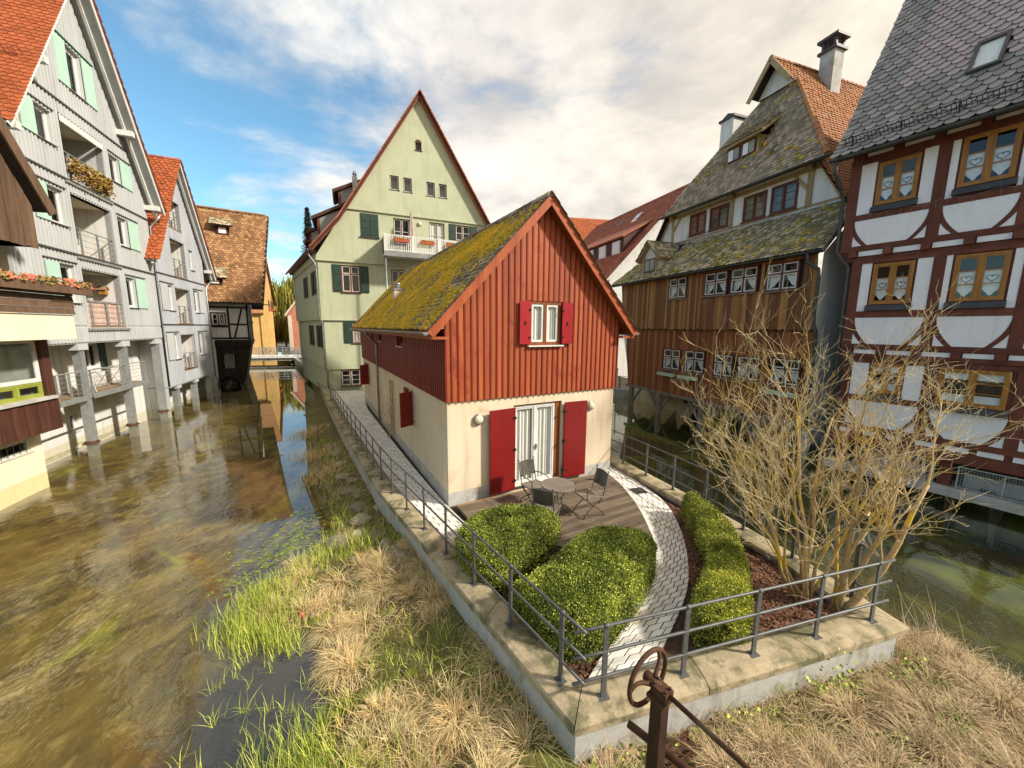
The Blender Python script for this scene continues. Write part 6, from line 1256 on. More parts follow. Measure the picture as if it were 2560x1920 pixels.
# upper wall
UO = [(-.95, 9.40), (9.25, 9.40), (8.30, 11.22), (.05, 11.22)]; U2 = [(1.66, 2.75, 9.76, 10.87), (3.01, 4.13, 9.74, 10.85), (4.94, 6.06, 9.68, 10.80), (6.27, 7.40, 9.66, 10.80)]
m = MB(); wall(m, UO, U2, 2.0, .12); part('upper_wall', m, 'white_plaster', R2)
def tp(a, b, w_, y=2.0): d = Vector((b[0] - a[0], b[1] - a[1])).normalized(); s_ = Vector((-d.y, d.x)) * w_ / 2; m = MB(); m.cr = RN.random(); m.prism([(a[0] - s_.x, a[1] - s_.y), (b[0] - s_.x, b[1] - s_.y), (b[0] + s_.x, b[1] + s_.y), (a[0] + s_.x, a[1] + s_.y)], y - .045, y); part('timber', m, 'timber_pale', R2)
for a, b, w_ in (((-.9, 9.55), (9.2, 9.55), .16), ((.0, 11.0), (8.3, 11.0), .16), ((.38, 9.6), (.38, 11.0), .16), ((4.30, 9.6), (4.30, 11.0), .2), ((7.85, 9.6), (7.85, 11.0), .22), ((-.85, 9.5), (.1, 11.15), .2), ((9.15, 9.5), (8.2, 11.15), .22), ((.45, 10.3), (.95, 10.95), .12), ((7.75, 10.3), (7.2, 10.95), .12)): tp(a, b, w_)
for u in (.3, 4.2, 7.75): m = MB(); m.box(u, u + .25, 1.72, 2.0, 10.92, 11.12); part('beam_end', m, 'timber_pale', R2)
for h in U2: window(R2, *h, 1.95, 'window_red', 2, 3, .06, 'blind', (.06, .05, 'timber_red'))
# hipped main roof
ze, zt, yh0, yh1 = 11.08, 16.15, 1.42, 4.40; Eh = Vector((-.02, yh0, ze)); Vh = Vector((0, yh1 - yh0, zt - ze)); Lh = Vh.length
m = MB(); slab(m, (-.05, yh0, ze), (8.75, yh0, ze), (5.10, yh1, zt), (3.20, yh1, zt), .12); hr = part('hip_roof', m, 'timber_dark', R2)
tiles(hr, Eh, (1, 0, 0), Vh, 8.8, Lh, .20, .17, 'tile_grey', lambda x, y: 3.22 * y / Lh < x < 8.75 - 3.65 * y / Lh and not (3.15 < x < 5.2 and 2.05 < y < 3.3), 300, seed=22, lift=.045)
gutter(hr, (-.2, yh0 - .09, ze - .02), (8.95, yh0 - .09, ze - .02), .075, 'dark_zinc')
ur, zr = 4.15, 17.5; eu, ezz = 9.50, 9.12; Vr = Vector((ur - eu, 0, zr - ezz)); Lr = Vr.length
def hipy(z): return 1.62 if z < ze else (yh0 + (z - ze) / (zt - ze) * (yh1 - yh0) if z < zt else 3.75)
m = MB(); m.add([(eu, 1.62, ezz), (eu, 16, ezz), (ur, 16, zr), (ur, 3.75, zr), (5.05, 3.75, zt), (5.05, 4.4, zt), (8.28, 1.42, ze), (8.28, 1.62, ze)], [(0, 1, 2, 3, 4, 5, 6, 7)]); m.add([(-1.2, 1.62, ezz), (-1.2, 16, ezz), (ur, 16, zr), (ur, 3.75, zr), (3.25, 3.75, zt), (3.25, 4.4, zt), (.05, 1.42, ze), (.05, 1.62, ze)], [(7, 6, 5, 4, 3, 2, 1, 0)]); mr = part('main_roof', m, 'timber_dark', R2)
tiles(mr, (eu, 1.3, ezz + .03), (0, 1, 0), Vr, 14.5, Lr, .22, .19, 'tile_orange2', lambda x, y: x + 1.3 > hipy(ezz + y / Lr * (zr - ezz)) + .06, 300, seed=23, lift=.05)
ridge_tiles(mr, (ur, 3.75, zr + .03), (ur, 15.5, zr + .03), 'tile_orange2', .12)
k = 0
while k < 15:   # hip tiles along the right edge
    t = k / 15; a = Vector((8.72, yh0, ze + .05)).lerp(Vector((5.12, yh1, zt + .05)), t); b = Vector((8.72, yh0, ze + .05)).lerp(Vector((5.12, yh1, zt + .05)), t + .075); m = MB(); m.cr = RN.random(); m.tube([tuple(a), tuple(b)], [.115, .095], 7); part('hip_tile', m, 'tile_orange2', mr); k += 1
m = MB(); m.add([(3.2, 4.25, zt), (5.1, 4.25, zt), (ur, 4.25, 17.4)], [(0, 1, 2)]); part('gablet', m, 'white_plaster', R2)
for s_ in (-1, 1): m = MB(); m.beam((ur + s_ * 1.05, 3.72, zt - .12), (ur, 3.72, zr - .05), .06, .22); part('barge_board', m, 'timber_pale', mr)
# shed dormer on the hip
m = MB(); m.box(3.32, 5.02, 2.42, 3.1, 12.75, 13.62); sd_ = part('dormer', m, 'timber_pale', R2)
for a, b in ((3.42, 4.12), (4.22, 4.92)): m = MB(); m.box(a, b, 2.36, 2.42, 12.86, 13.5); w_ = part('dormer_window', m, 'window_red', sd_); [part('pane', MB().box(a + .06 + i * (b - a - .08) / 2, a + .02 + (i + 1) * (b - a - .08) / 2, 2.345, 2.37, 12.93, 13.43), 'lace' if i == 0 else 'blind', w_) for i in range(2)]
A = Vector((2.95, 2.10, 13.58)); V_ = Vector((0, 2.05, 1.52)); m = MB(); slab(m, A, A + Vector((2.45, 0, 0)), A + Vector((2.2, 2.05, 1.52)), A + Vector((.5, 2.05, 1.52)), .10); o = part('dormer_roof', m, 'timber_pale', sd_); tiles(o, A + Vector((0, 0, .02)), (1, 0, 0), V_, 2.45, V_.length, .20, .17, 'tile_grey', lambda x, y: x > .2 * y and x < 2.45 - .1 * y, 0, seed=24, lift=.045)
m = MB(); m.beam(A + Vector((2.47, 0, -.05)), A + Vector((2.2, 2.05, 1.45)), .05, .14); part('barge_board', m, 'timber_pale', sd_)
lm = MB()
for _ in range(500):
    x = rr.uniform(.5, 8.5); y = rr.uniform(0, Lh); 
    if not (3.22 * y / Lh < x < 8.7 - 3.65 * y / Lh): continue
    if noise.noise((x * .7, y * .7, 31)) + .4 * noise.noise((x * 2, y * 2, 3)) < .22: continue
    p = Eh + Vector((x, 0, 0)) + Vh * (y / Lh); lm.cr = rr.random(); nh = Vector((0, -Vh.z, Vh.y)).normalized(); lump(lm, p + nh * .06, Vector((1, 0, 0)), Vh.normalized(), nh, rr.uniform(.05, .11), rr.uniform(.04, .08), rr.uniform(.02, .04), rr)
part('roof_moss', lm, 'moss', hr, True, kind='stuff')
def chimney(u, y, w_, z0, z1, cap, nm='chimney'):
    m = MB(); m.box(u - w_, u + w_, y - w_, y + w_, z0, z1); o = part(nm, m, 'white_plaster' if not cap else 'plinth_grey', R2); m = MB(); m.box(u - w_ - .1, u + w_ + .1, y - w_ - .1, y + w_ + .1, z1, z1 + .12); part('chimney_collar', m, 'slate_sill', o)
    if cap:
        for i in (-1, 1):
            for j in (-1, 1): m = MB(); m.box(u + i * w_ * .8 - .06, u + i * w_ * .8 + .06, y + j * w_ * .8 - .06, y + j * w_ * .8 + .06, z1 + .12, z1 + .52); part('cap_pier', m, 'slate_sill', o)
        m = MB(); m.box(u - w_ - .14, u + w_ + .14, y - w_ - .14, y + w_ + .14, z1 + .52, z1 + .64); part('chimney_cap', m, 'slate_sill', o)
    else: m = MB(); m.prism([(u - w_ - .1, z1 + .12), (u + w_ + .1, z1 + .12), (u, z1 + .35)], y - w_, y + w_); part('chimney_cap', m, 'slate_sill', o)
chimney(4.75, 7.0, .33, 15.6, 18.05, True); chimney(.85, 5.3, .42, 11.5, 16.55, False)
m = MB(); m.lathe((5.55, 9.6, 15.2), [(.10, 0), (.10, .75), (.14, .78), (.14, .85)], 8); part('vent_pipe', m, 'zinc', mr)
# ------------------------------------------------------------------ white gabled house with red roof behind
R3 = root('white_house', 'white gabled house with long red roof behind the board house', 'house', (5.665, 27.37, 0), radians(19.2))
m = MB(); m.prism([(1.35, .2), (14.4, .2), (14.4, 8.5), (7.85, 15.1), (1.35, 8.5)], 0, 13.2); part('wall', m, 'white_plaster', R3)
a3 = Vector((.85, -.25, 8.02)); r3 = Vector((7.85, -.25, 15.32)); m = MB(); slab(m, a3, r3, r3 + Vector((0, 13.6, 0)), a3 + Vector((0, 13.6, 0)), .14); slab(m, (14.9, 13.3, 8.02), (7.85, 13.3, 15.32), r3, (14.9, -.25, 8.02), .14); rf = part('roof', m, 'timber_dark', R3)
V_ = r3 - a3; tiles(rf, a3 + Vector((0, 0, .03)), (0, 1, 0), V_, 13.6, V_.length, .27, .25, 'tile_red', None, 0, seed=50, lift=.06)
ridge_tiles(rf, r3 + Vector((0, 0, .03)), r3 + Vector((0, 13.3, .03)), 'tile_red', .14); m = MB(); m.beam(a3 + Vector((0, -.02, -.08)), r3 + Vector((0, -.02, -.08)), .05, .14); part('barge_board', m, 'white_plaster', rf)
m = MB(); m.prism([(3.05, 10.1), (3.05, 11.45), (5.6, 12.85)], .9, 9.0); o = part('dormer', m, 'board_maroon', R3); m = MB(); slab(m, (2.8, .7, 11.52), (5.7, .7, 13.1), (5.7, 9.2, 13.1), (2.8, 9.2, 11.52), .12); part('dormer_roof', m, 'tile_red', o)
for k in range(4):
    y = 1.3 + k * 1.9; m = MB(); m.box(2.98, 3.06, y, y + 1.0, 10.35, 11.3); w_ = part('dormer_window', m, 'white_paint', o); m = MB(); m.box(2.96, 2.99, y + .1, y + .9, 10.45, 11.2); part('pane', m, 'lace', w_)
for y, f in ((4.1, .76), (6.6, .78)): p = a3.lerp(r3, f); m = MB(); nn = Vector((-V_.z, 0, V_.x)).normalized(); q = p + nn * .08 + Vector((0, y, 0)); vv = V_.normalized(); m.add([tuple(q), tuple(q + Vector((0, .7, 0))), tuple(q + Vector((0, .7, 0)) + vv * 1.1), tuple(q + vv * 1.1)], [(0, 1, 2, 3)]); part('skylight', m, 'lace' if y < 6 else 'dark_zinc', rf)
fh = root('far_house', 'far house showing only a bright orange tiled roof', 'house', (4.5, 60, 0), radians(10)); m = MB(); m.prism([(0, .3), (16, .3), (16, 10), (8, 20), (0, 10)], 0, 14) if False else m.box(0, 20, 0, 12, .3, 15); part('wall', m, 'white_plaster', fh)
m = MB(); slab(m, (-.5, -.6, 14.8), (20.5, -.6, 14.8), (20.5, 6, 23.2), (-.5, 6, 23.2), .2); slab(m, (20.5, 12.6, 14.8), (-.5, 12.6, 14.8), (-.5, 6, 23.2), (20.5, 6, 23.2), .2); rf = part('roof', m, 'tile_orange', fh); tiles(rf, (-.5, -.6, 14.85), (1, 0, 0), (0, 6.6, 8.4), 21, 10.6, .45, .42, 'tile_orange', None, 0, seed=51, lift=.08)
railing('railing', 'distant dark railing on the quay beside the white house', [(4.6, 27.0), (7.2, 26.2), (9.0, 25.9)], .1, 5, 1.0, (.1, .1), .55)
m = MB(); m.prismz([(3.0, 27.4), (7.2, 25.9), (8.9, 24.4), (10.5, 25.0), (7, 31), (2, 31)], -1, .54); part('quay_slab', m, 'concrete', None, label='concrete quay edge at far end of the dark canal', cat='quay')
import bisect
# ------------------------------------------------------------------ hedges
def rnd_in(poly, rr):
    xs_ = [p[0] for p in poly]; ys_ = [p[1] for p in poly]
    while True:
        x = rr.uniform(min(xs_), max(xs_)); y = rr.uniform(min(ys_), max(ys_))
        if pip(x, y, poly): return x, y
def hedge(label, poly, z0, z1, mat, n, seed, soft=.16):
    h = root('box_hedge', label, 'hedge', group='clipped box hedges on the island'); rr = random.Random(seed); poly = smooth(poly + [poly[0]], 2)[:-1]; cl = poly + [poly[0]]
    c = Vector((sum(p[0] for p in poly) / len(poly), sum(p[1] for p in poly) / len(poly)))
    segs = []; tot = 0
    for a, b in zip(cl, cl[1:]): l = (Vector(b) - Vector(a)).length; segs.append((tot, l, Vector(a), Vector(b))); tot += l
    st = [s[0] for s in segs]
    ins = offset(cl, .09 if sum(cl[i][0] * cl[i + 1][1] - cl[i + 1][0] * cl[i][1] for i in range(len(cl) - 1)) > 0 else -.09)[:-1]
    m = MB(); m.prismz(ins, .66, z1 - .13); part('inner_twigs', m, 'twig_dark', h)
    sg = 1 if sum(cl[i][0] * cl[i + 1][1] - cl[i + 1][0] * cl[i][1] for i in range(len(cl) - 1)) > 0 else -1
    m = MB()
    def bump(x, y, z): return noise.noise((x * 3.3, y * 3.3, z * 3.3 + seed)) * .05 + noise.noise((x * 9, y * 9, z * 9)) * .035
    for k in range(n):
        if rr.random() < .52:
            x, y = rnd_in(poly, rr); d = pdist(x, y, cl); z = z1 - soft * exp(-d / .10) + bump(x, y, 0) - abs(rr.gauss(0, .03)); nr = Vector((0, 0, 1))
        else:
            t = rr.random() * tot; s_ = segs[max(0, bisect.bisect_right(st, t) - 1)]; p = s_[2].lerp(s_[3], (t - s_[0]) / max(1e-6, s_[1])); dd = (s_[3] - s_[2]).normalized(); nr = Vector((dd.y, -dd.x, 0)) * sg
            z = z0 + (z1 - soft * .6 - z0) * rr.random() ** .8; b = bump(p.x, p.y, z) - abs(rr.gauss(0, .03)) - .05 * max(0, (z - z1 + .25) / .25); x, y = p.x + nr.x * b, p.y + nr.y * b
        if noise.noise((x * 5, y * 5, z * 5 + 40)) < -.42 and rr.random() < .75: continue
        if rr.random() < .10: e_ = rr.uniform(.02, .06); x += nr.x * e_; y += nr.y * e_; z += nr.z * e_
        d = (nr * .7 + Vector((rr.gauss(0, .7), rr.gauss(0, .7), rr.gauss(.25, .6)))).normalized(); l = rr.uniform(.011, .025); w_ = d.orthogonal().normalized(); w_ = (Matrix.Rotation(rr.uniform(0, 6.28), 3, d) @ w_) * l * .38; q = Vector((x, y, z))
        m.cr = min(1, max(0, .42 + .55 * noise.noise((x * 2.2, y * 2.2, z * 2.2 + 9)) + rr.gauss(0, .24)))
        m.add([tuple(q), tuple(q + d * l * .55 + w_), tuple(q + d * l * 1.15), tuple(q + d * l * .55 - w_)], [(0, 1, 2, 3)])
    part('foliage', m, mat, h, kind='stuff'); return h
hedge('rounded box hedge in front of the metal garden chairs', [(-.95, 5.80), (-.58, 5.22), (-.18, 5.10), (.10, 5.40), (.50, 5.88), (.86, 6.3), (.92, 6.62), (.5, 6.95), (-.1, 6.98), (-.78, 6.48)], .70, 1.36, 'box_leaf', 60000, 1)
hedge('large box hedge filling the corner of the two railings', [(.05, 4.66), (.42, 4.08), (.75, 3.92), (1.1, 4.06), (1.48, 4.38), (1.88, 4.85), (2.24, 5.35), (2.40, 5.68), (2.28, 6.0), (1.66, 6.2), (1.22, 5.98), (.78, 5.40), (.34, 4.88)], .70, 1.38, 'box_leaf', 90000, 2)
hedge('narrow curved yellow-green box hedge right of the paved path', [(3.68, 7.60), (3.95, 7.68), (4.08, 7.0), (4.06, 6.4), (3.80, 5.58), (3.32, 4.70), (2.98, 4.12), (2.62, 4.06), (2.32, 4.2), (2.42, 4.52), (2.75, 4.92), (3.12, 5.4), (3.32, 5.9), (3.45, 6.6)], .70, 1.30, 'box_leaf2', 75000, 3)
# ------------------------------------------------------------------ bare shrubs
def grow(mb, tw, p, d, L, r, depth, rr, up=.17):
    n = 5 if depth < 2 else 3; pts = [p.copy()]; rs = [r]; q = p.copy(); dd = d.copy(); kids = []
    for i in range(n):
        kk = .10 if depth < 2 else .26; dd = (dd + Vector((rr.gauss(0, kk), rr.gauss(0, kk), rr.gauss(up * .5, kk * .7)))).normalized(); q = q + dd * L / n; pts.append(q.copy()); rs.append(r * (1 - .58 * (i + 1) / n)); kids.append((q.copy(), dd.copy(), rs[-1]))
    t = mb if depth < 2 else tw; t.cr = rr.random(); t.tube([tuple(v) for v in pts], rs, 7 if depth == 0 else (5 if depth == 1 else 3), depth == 0)
    if depth >= 4 or (depth == 3 and rr.random() < .6) or (depth == 2 and rr.random() < .2): return
    for i, (k, dk, rk) in enumerate(kids):
        if depth == 0 and i < 1: continue
        for _ in range((1, 2, 2, 1)[depth] if rr.random() < .7 else 1):
            ax = Vector((rr.gauss(0, 1), rr.gauss(0, 1), rr.gauss(0, .5))).normalized(); nd = (Matrix.Rotation(rr.uniform(.4, .95), 3, ax) @ dk); nd = (nd + Vector((0, 0, up))).normalized()
            grow(mb, tw, k, nd, L * (.55, .50, .42, .5)[depth] * rr.uniform(.7, 1.15), max(.0023, rk * (.62, .6, .6, .7)[depth]), depth + 1, rr, up)
def shrub(label, base, stems, seed, matb, matt, fan=.82):
    s_ = root('bare_shrub', label, 'shrub', (base[0], base[1], .66)); rr = random.Random(seed); mb, tw = MB(), MB()
    for (ox, oy, dx, dy, L, r) in stems: grow(mb, tw, Vector((ox, oy, 0)), Vector((dx * fan, dy, 1)).normalized(), L * .88, r * .88, 0, rr)
    part('trunk', mb, matb, s_, True); part('twigs', tw, matt, s_, kind='stuff'); return s_
shrub('bare multi-stemmed shrub with pale yellow twigs by the curved hedge', (4.42, 5.10), [(-.10, .05, -.42, .10, 2.6, .030), (-.05, .0, -.25, .12, 3.0, .034), (.0, -.06, -.12, .0, 3.2, .036), (.05, .05, -.02, .10, 3.2, .036), (-.12, -.05, -.60, .02, 2.3, .026), (.08, -.02, .08, .06, 3.0, .032), (-.04, .10, -.33, .25, 2.7, .028), (.02, -.12, -.50, -.10, 2.4, .024), (.1, .06, .22, .12, 2.7, .028), (-.06, -.1, -.16, -.08, 3.0, .028), (.04, .12, .0, .3, 2.7, .026)], 41, 'bark_yellow', 'twig_pale', 1.3)
shrub('bare shrub with thick lichen-yellow trunks leaning over the right railing', (4.66, 4.84), [(.0, .0, .20, .02, 2.4, .062), (.06, -.02, .85, .02, 2.5, .058), (-.04, .06, .42, .15, 2.5, .036), (.04, .08, .60, .22, 2.1, .032)], 52, 'bark_yellow', 'twig_pale')
cs = root('climbing_shrub', 'scraggy leafless climber against the cream side wall', 'shrub', (RA.x + RX.x * -.16 + RY.x * 5.95, RA.y + RX.y * -.16 + RY.y * 5.95, .7)); rr = random.Random(6); mb, tw = MB(), MB()
for k in range(4): grow(mb, tw, Vector((rr.uniform(-.1, .1), rr.uniform(-.15, .15), 0)), Vector((rr.gauss(0, .1), rr.gauss(0, .15), 1)).normalized(), 1.0, .012, 1, rr)
part('trunk', mb, 'twig_brown', cs, True); part('twigs', tw, 'twig_brown', cs, kind='stuff')
# ------------------------------------------------------------------ grass, reeds, stones, water plants, litter
def blade(m, p, d, L, w, arch, rr, n=3):
    s_ = Vector((-d.y, d.x, 0)); s_ = s_.normalized() * w if s_.length > 1e-3 else Vector((w, 0, 0)); vs = []; q = p.copy(); dd = d.normalized()
    for i in range(n + 1):
        f = 1 - .85 * i / n; vs += [tuple(q - s_ * f), tuple(q + s_ * f)]; q = q + dd * L / n; dd = (dd + Vector((rr.gauss(0, .12), rr.gauss(0, .12), -arch))).normalized()
    m.add(vs, [(2 * i, 2 * i + 1, 2 * i + 3, 2 * i + 2) for i in range(n)])
rr = random.Random(77); straw, green = MB(), MB(); cnt = 0
bx0, bx1 = -6.5, .6
def tussock(m, cx_, cy_, n_, r_, L, z_):
    tone = rr.uniform(-.25, .3); lean = Vector((rr.gauss(0, .5), rr.gauss(0, .5), 0))
    for _ in range(n_):
        a = rr.uniform(0, 6.28); q = r_ * sqrt(rr.random()); p = Vector((cx_ + cos(a) * q * .6, cy_ + sin(a) * q * .6, z_ - .02)); d = Vector((cos(a) * q / r_ * 1.1 + lean.x + rr.gauss(0, .3), sin(a) * q / r_ * 1.1 + lean.y + rr.gauss(0, .3), rr.uniform(.5, 1.1))); m.cr = min(1, max(0, .35 + tone + rr.gauss(0, .25))); blade(m, p, d, rr.uniform(.6, 1.25) * L, rr.uniform(.003, .0058), rr.uniform(.35, .75), rr)
k = 0
while k < 64:
    x, y = rr.uniform(-4.2, .5), 2.2 + 5.6 * rr.random() ** 1.3
    if not pip(x, y, BP) or noise.noise((x * .75, y * .75, 21)) < -.12: continue
    k += 1; tussock(straw, x, y, rr.randrange(160, 330), rr.uniform(.14, .26), rr.uniform(.26, .42), height(x, y)[0])
while cnt < 17000:
    y = 2.0 + 13 * rr.random() ** 1.9; x = rr.uniform(-9, .6)
    if not pip(x, y, BP): continue
    h, k = height(x, y)
    if k != 1: continue
    v = noise.noise((x * .75, y * .75, 21)) + .55 * noise.noise((x * 2.2, y * 2.2, 8)); edge = pdist(x, y, BE)
    thick = noise.noise((x * 1.1, y * 1.1, 60))
    if thick < -.32 and rr.random() < .8: continue
    cnt += 1; p = Vector((x, y, h - .02)); sc_ = .75 + .4 * rr.random()
    if v > -.06 + (.14 if y > 6.5 else -.10):
        cl = noise.noise((x * 1.3, y * 1.3, 3)) * pi * 2.5; d = Vector((cos(cl) * .6 + rr.gauss(0, .8), sin(cl) * .6 + rr.gauss(0, .8), rr.uniform(.15, .9))); straw.cr = min(1, max(0, .42 + .5 * noise.noise((x * 1.7, y * 1.7, 55)) + rr.gauss(0, .25))); blade(straw, p, d, rr.uniform(.22, .50) * sc_, rr.uniform(.0026, .0052), rr.uniform(.30, .62), rr)
    else:
        d = Vector((rr.gauss(0, .45), rr.gauss(0, .45), 1)); green.cr = rr.random(); L = rr.uniform(.06, .20) * sc_ if edge > .5 else rr.uniform(.14, .30); blade(green, p, d, L, rr.uniform(.0028, .0055), rr.uniform(.1, .35), rr)
for cx_, cy_, n_, sx, sy in ((-4.35, 5.75, 620, .22, .30), (-3.85, 5.45, 420, .28, .16), (-3.75, 5.05, 520, .30, .14), (-3.9, 6.6, 420, .25, .5), (-2.4, 3.35, 520, .25, .25), (-1.6, 3.1, 500, .4, .2), (-3.2, 7.2, 300, .4, .4), (-2.35, 2.95, 380, .3, .2), (-4.2, 5.15, 260, .2, .12)):
    for _ in range(n_): x, y = rr.gauss(cx_, sx), rr.gauss(cy_, sy); h = max(height(x, y)[0], -.06); green.cr = rr.uniform(.3, 1); blade(green, Vector((x, y, h)), Vector((rr.gauss(0, .22), rr.gauss(0, .22), 1)), rr.uniform(.18, .36), rr.uniform(.0035, .006), rr.uniform(.05, .2), rr)
for _ in range(34):          # single sprouts in the shallow water by the bank
    cx_, cy_ = rr.uniform(-3.9, -2.3), rr.uniform(3.1, 5.0)
    for _ in range(rr.randrange(5, 16)): green.cr = rr.uniform(.3, 1); blade(green, Vector((cx_ + rr.gauss(0, .03), cy_ + rr.gauss(0, .03), -.06)), Vector((rr.gauss(0, .5), rr.gauss(0, .5), 1)), rr.uniform(.12, .28), .004, .2, rr)
for cx_, cy_, n_ in ((-7.2, 13.2, 500), (-6.0, 11.3, 400), (-8.9, 16.0, 500)):
    for _ in range(n_): x, y = rr.gauss(cx_, .35), rr.gauss(cy_, .5); straw.cr = rr.random(); blade(straw, Vector((x, y, max(height(x, y)[0], -.03))), Vector((rr.gauss(0, .5), rr.gauss(0, .5), .8)), rr.uniform(.2, .4), .006, .35, rr)
part('dry_grass', straw, 'straw', None, label='tangled straw-coloured dry grass on the bank left of the wall', kind='stuff'); part('green_grass', green, 'green_grass', None, label='fresh green grass and reeds along the left bank', kind='stuff')
fs_, fg_, ft_ = MB(), MB(), MB(); cnt = 0
k = 0
while k < 60:
    x, y = rr.uniform(.9, 6.6), rr.uniform(2.3, 4.9)
    if not pip(x, y, FG) or height(x, y)[1] != 1 or pdist(x, y, WF) < .18: continue
    k += 1; tussock(fs_, x, y, rr.randrange(140, 300), rr.uniform(.14, .28), rr.uniform(.28, .48), height(x, y)[0])
while cnt < 12000:
    x, y = rr.uniform(.8, 6.9), rr.uniform(2.2, 5.4)
    if not pip(x, y, FG): continue
    h, k = height(x, y)
    if k != 1: continue
    cnt += 1; p = Vector((x, y, h - .02)); v = noise.noise((x * 1.1, y * 1.1, 44)) + .4 * noise.noise((x * 3, y * 3, 3)); wd_ = pdist(x, y, WF)
    if v < -.30 and wd_ > .15 or (wd_ < .28 and rr.random() < .16): fg_.cr = rr.random(); c = p + Vector((0, 0, rr.uniform(.02, .14))); d = Vector((rr.gauss(0, 1), rr.gauss(0, 1), .5)).normalized() * rr.uniform(.02, .045); w_ = d.orthogonal().normalized() * d.length * .5; fg_.add([tuple(c), tuple(c + d * .5 + w_), tuple(c + d), tuple(c + d * .5 - w_)], [(0, 1, 2, 3)])
    else: cl = noise.noise((x * 1.2, y * 1.2, 13)) * pi * 2; d = Vector((cos(cl) * .6 + rr.gauss(0, .9), sin(cl) * .6 + rr.gauss(0, .9), rr.uniform(.15, .8))); fs_.cr = min(1, max(0, .62 + .6 * noise.noise((x * 1.5, y * 1.5, 57)) + rr.gauss(0, .25))); blade(fs_, p, d, rr.uniform(.22, .55), rr.uniform(.0022, .0045), rr.uniform(.28, .6), rr)
for _ in range(150): x, y = rr.gauss(5.6, .45), rr.gauss(4.75, .35); h = max(0, height(x, y)[0]); ft_.cr = rr.random(); blade(ft_, Vector((x, y, h)), Vector((rr.gauss(.1, .5), rr.gauss(0, .5), 1)), rr.uniform(.4, .95), rr.uniform(.003, .006), rr.uniform(-.02, .22), rr, 4)
for _ in range(24): x, y = rr.uniform(1.5, 5), rr.uniform(3.3, 4.2); h = height(x, y)[0]; ft_.cr = rr.random(); blade(ft_, Vector((x, y, h)), Vector((rr.gauss(0, .4), rr.gauss(0, .4), 1)), rr.uniform(.3, .6), .0035, .05, rr, 4)
part('dry_grass', fs_, 'straw_brown', None, label='thick tangled dry straw below the front wall', kind='stuff'); part('ivy', fg_, 'water_leaf', None, label='small green ivy leaves between straw at the front wall', kind='stuff'); part('dead_stems', ft_, 'twig_brown', None, label='upright dead brown stems at the right end of front wall', kind='stuff')
mm = MB()
for _ in range(420):
    x, y = rr.uniform(-6.5, -.3), 3 + 10 * rr.random() ** 1.4
    if not pip(x, y, BP) or noise.noise((x * .9, y * .9, 71)) < .08: continue
    h, k = height(x, y); mm.cr = rr.random(); lump(mm, Vector((x, y, h)), Vector((1, 0, 0)), Vector((0, 1, 0)), Vector((0, 0, 1)), rr.uniform(.05, .16), rr.uniform(.05, .16), rr.uniform(.03, .08), rr)
part('moss', mm, 'moss_ground', None, True, label='bright yellow-green moss cushions on the left bank', kind='stuff')
def rock(seed):
    rr_ = random.Random(seed); m = MB(); m.cr = rr_.random(); import bmesh
    bm = bmesh.new(); bmesh.ops.create_icosphere(bm, subdivisions=2, radius=1)
    for v in bm.verts: v.co *= 1 + .35 * noise.noise(v.co * 1.3 + Vector((seed, 0, 0))); v.co.z *= .55
    bm.verts.index_update(); m.add([tuple(v.co) for v in bm.verts], [tuple(v.index for v in f.verts) for f in bm.faces]); bm.free(); me = m.mesh('bank_stone'); me.materials.append(MT['stone']); return me
rocks = [rock(k) for k in range(5)]
for k, (x, y, s_) in enumerate(((-3.55, 8.3, .24), (-2.9, 7.6, .20), (-3.4, 7.75, .17), (-2.35, 6.85, .16), (-2.05, 6.65, .19), (-2.2, 6.35, .13), (-3.9, 9.0, .22), (-3.35, 8.85, .14), (-4.5, 9.9, .26), (-4.15, 9.6, .17), (-5.2, 11.0, .24), (-4.8, 10.7, .16), (-5.7, 12.0, .22), (-3.7, 7.35, .28), (-3.05, 6.75, .13), (-6.3, 13.0, .25), (-7.0, 14.0, .3), (-2.6, 7.2, .14))):
    o = link('bank_stone', rocks[k % 5]); h = height(x, y)[0]; o.location = (x, y, h + s_ * .15); o.scale = (s_, s_ * RN.uniform(.7, 1.1), s_ * RN.uniform(.8, 1.1)); o.rotation_euler = (0, 0, RN.uniform(0, 6)); tag(o, 'rough pale stone half buried in the mossy left bank', 'stone', 'stones on the left bank')
wp = MB()
for _ in range(330):
    x, y = rr.gauss(-4.7, .55), rr.uniform(5.9, 9.2); 
    if pip(x, y, BP): continue
    for k in range(rr.randrange(4, 8)):
        a = rr.uniform(0, 6.28); l = rr.uniform(.02, .05); c = Vector((x + rr.gauss(0, .02), y + rr.gauss(0, .02), .006 + rr.random() * .01)); d = Vector((cos(a), sin(a), .1)) * l; w_ = Vector((-sin(a), cos(a), 0)) * l * .4; wp.cr = rr.random(); wp.add([tuple(c), tuple(c + d * .5 + w_), tuple(c + d), tuple(c + d * .5 - w_)], [(0, 1, 2, 3)])
part('water_plants', wp, 'water_leaf', None, label='floating green water plants by the left bank', kind='stuff')
def litter(label, poly, n, seed):
    r_ = random.Random(seed); m = MB()
    for _ in range(n):
        x, y = rnd_in(poly, r_); 
        if noise.noise((x * 2, y * 2, seed)) < -.35: continue
        c = Vector((x, y, .672 + r_.random() * .035)); a = r_.uniform(0, 6.28); l = r_.uniform(.025, .055); d = Vector((cos(a), sin(a), r_.uniform(-.3, .4))) * l; w_ = Vector((-sin(a), cos(a), r_.uniform(-.4, .4))) * l * .42; m.cr = r_.random(); m.add([tuple(c), tuple(c + d * .4 + w_), tuple(c + d), tuple(c + d * .45 - w_)], [(0, 1, 2, 3)])
    part('fallen_leaves', m, 'leaf_litter', None, label=label, kind='stuff')
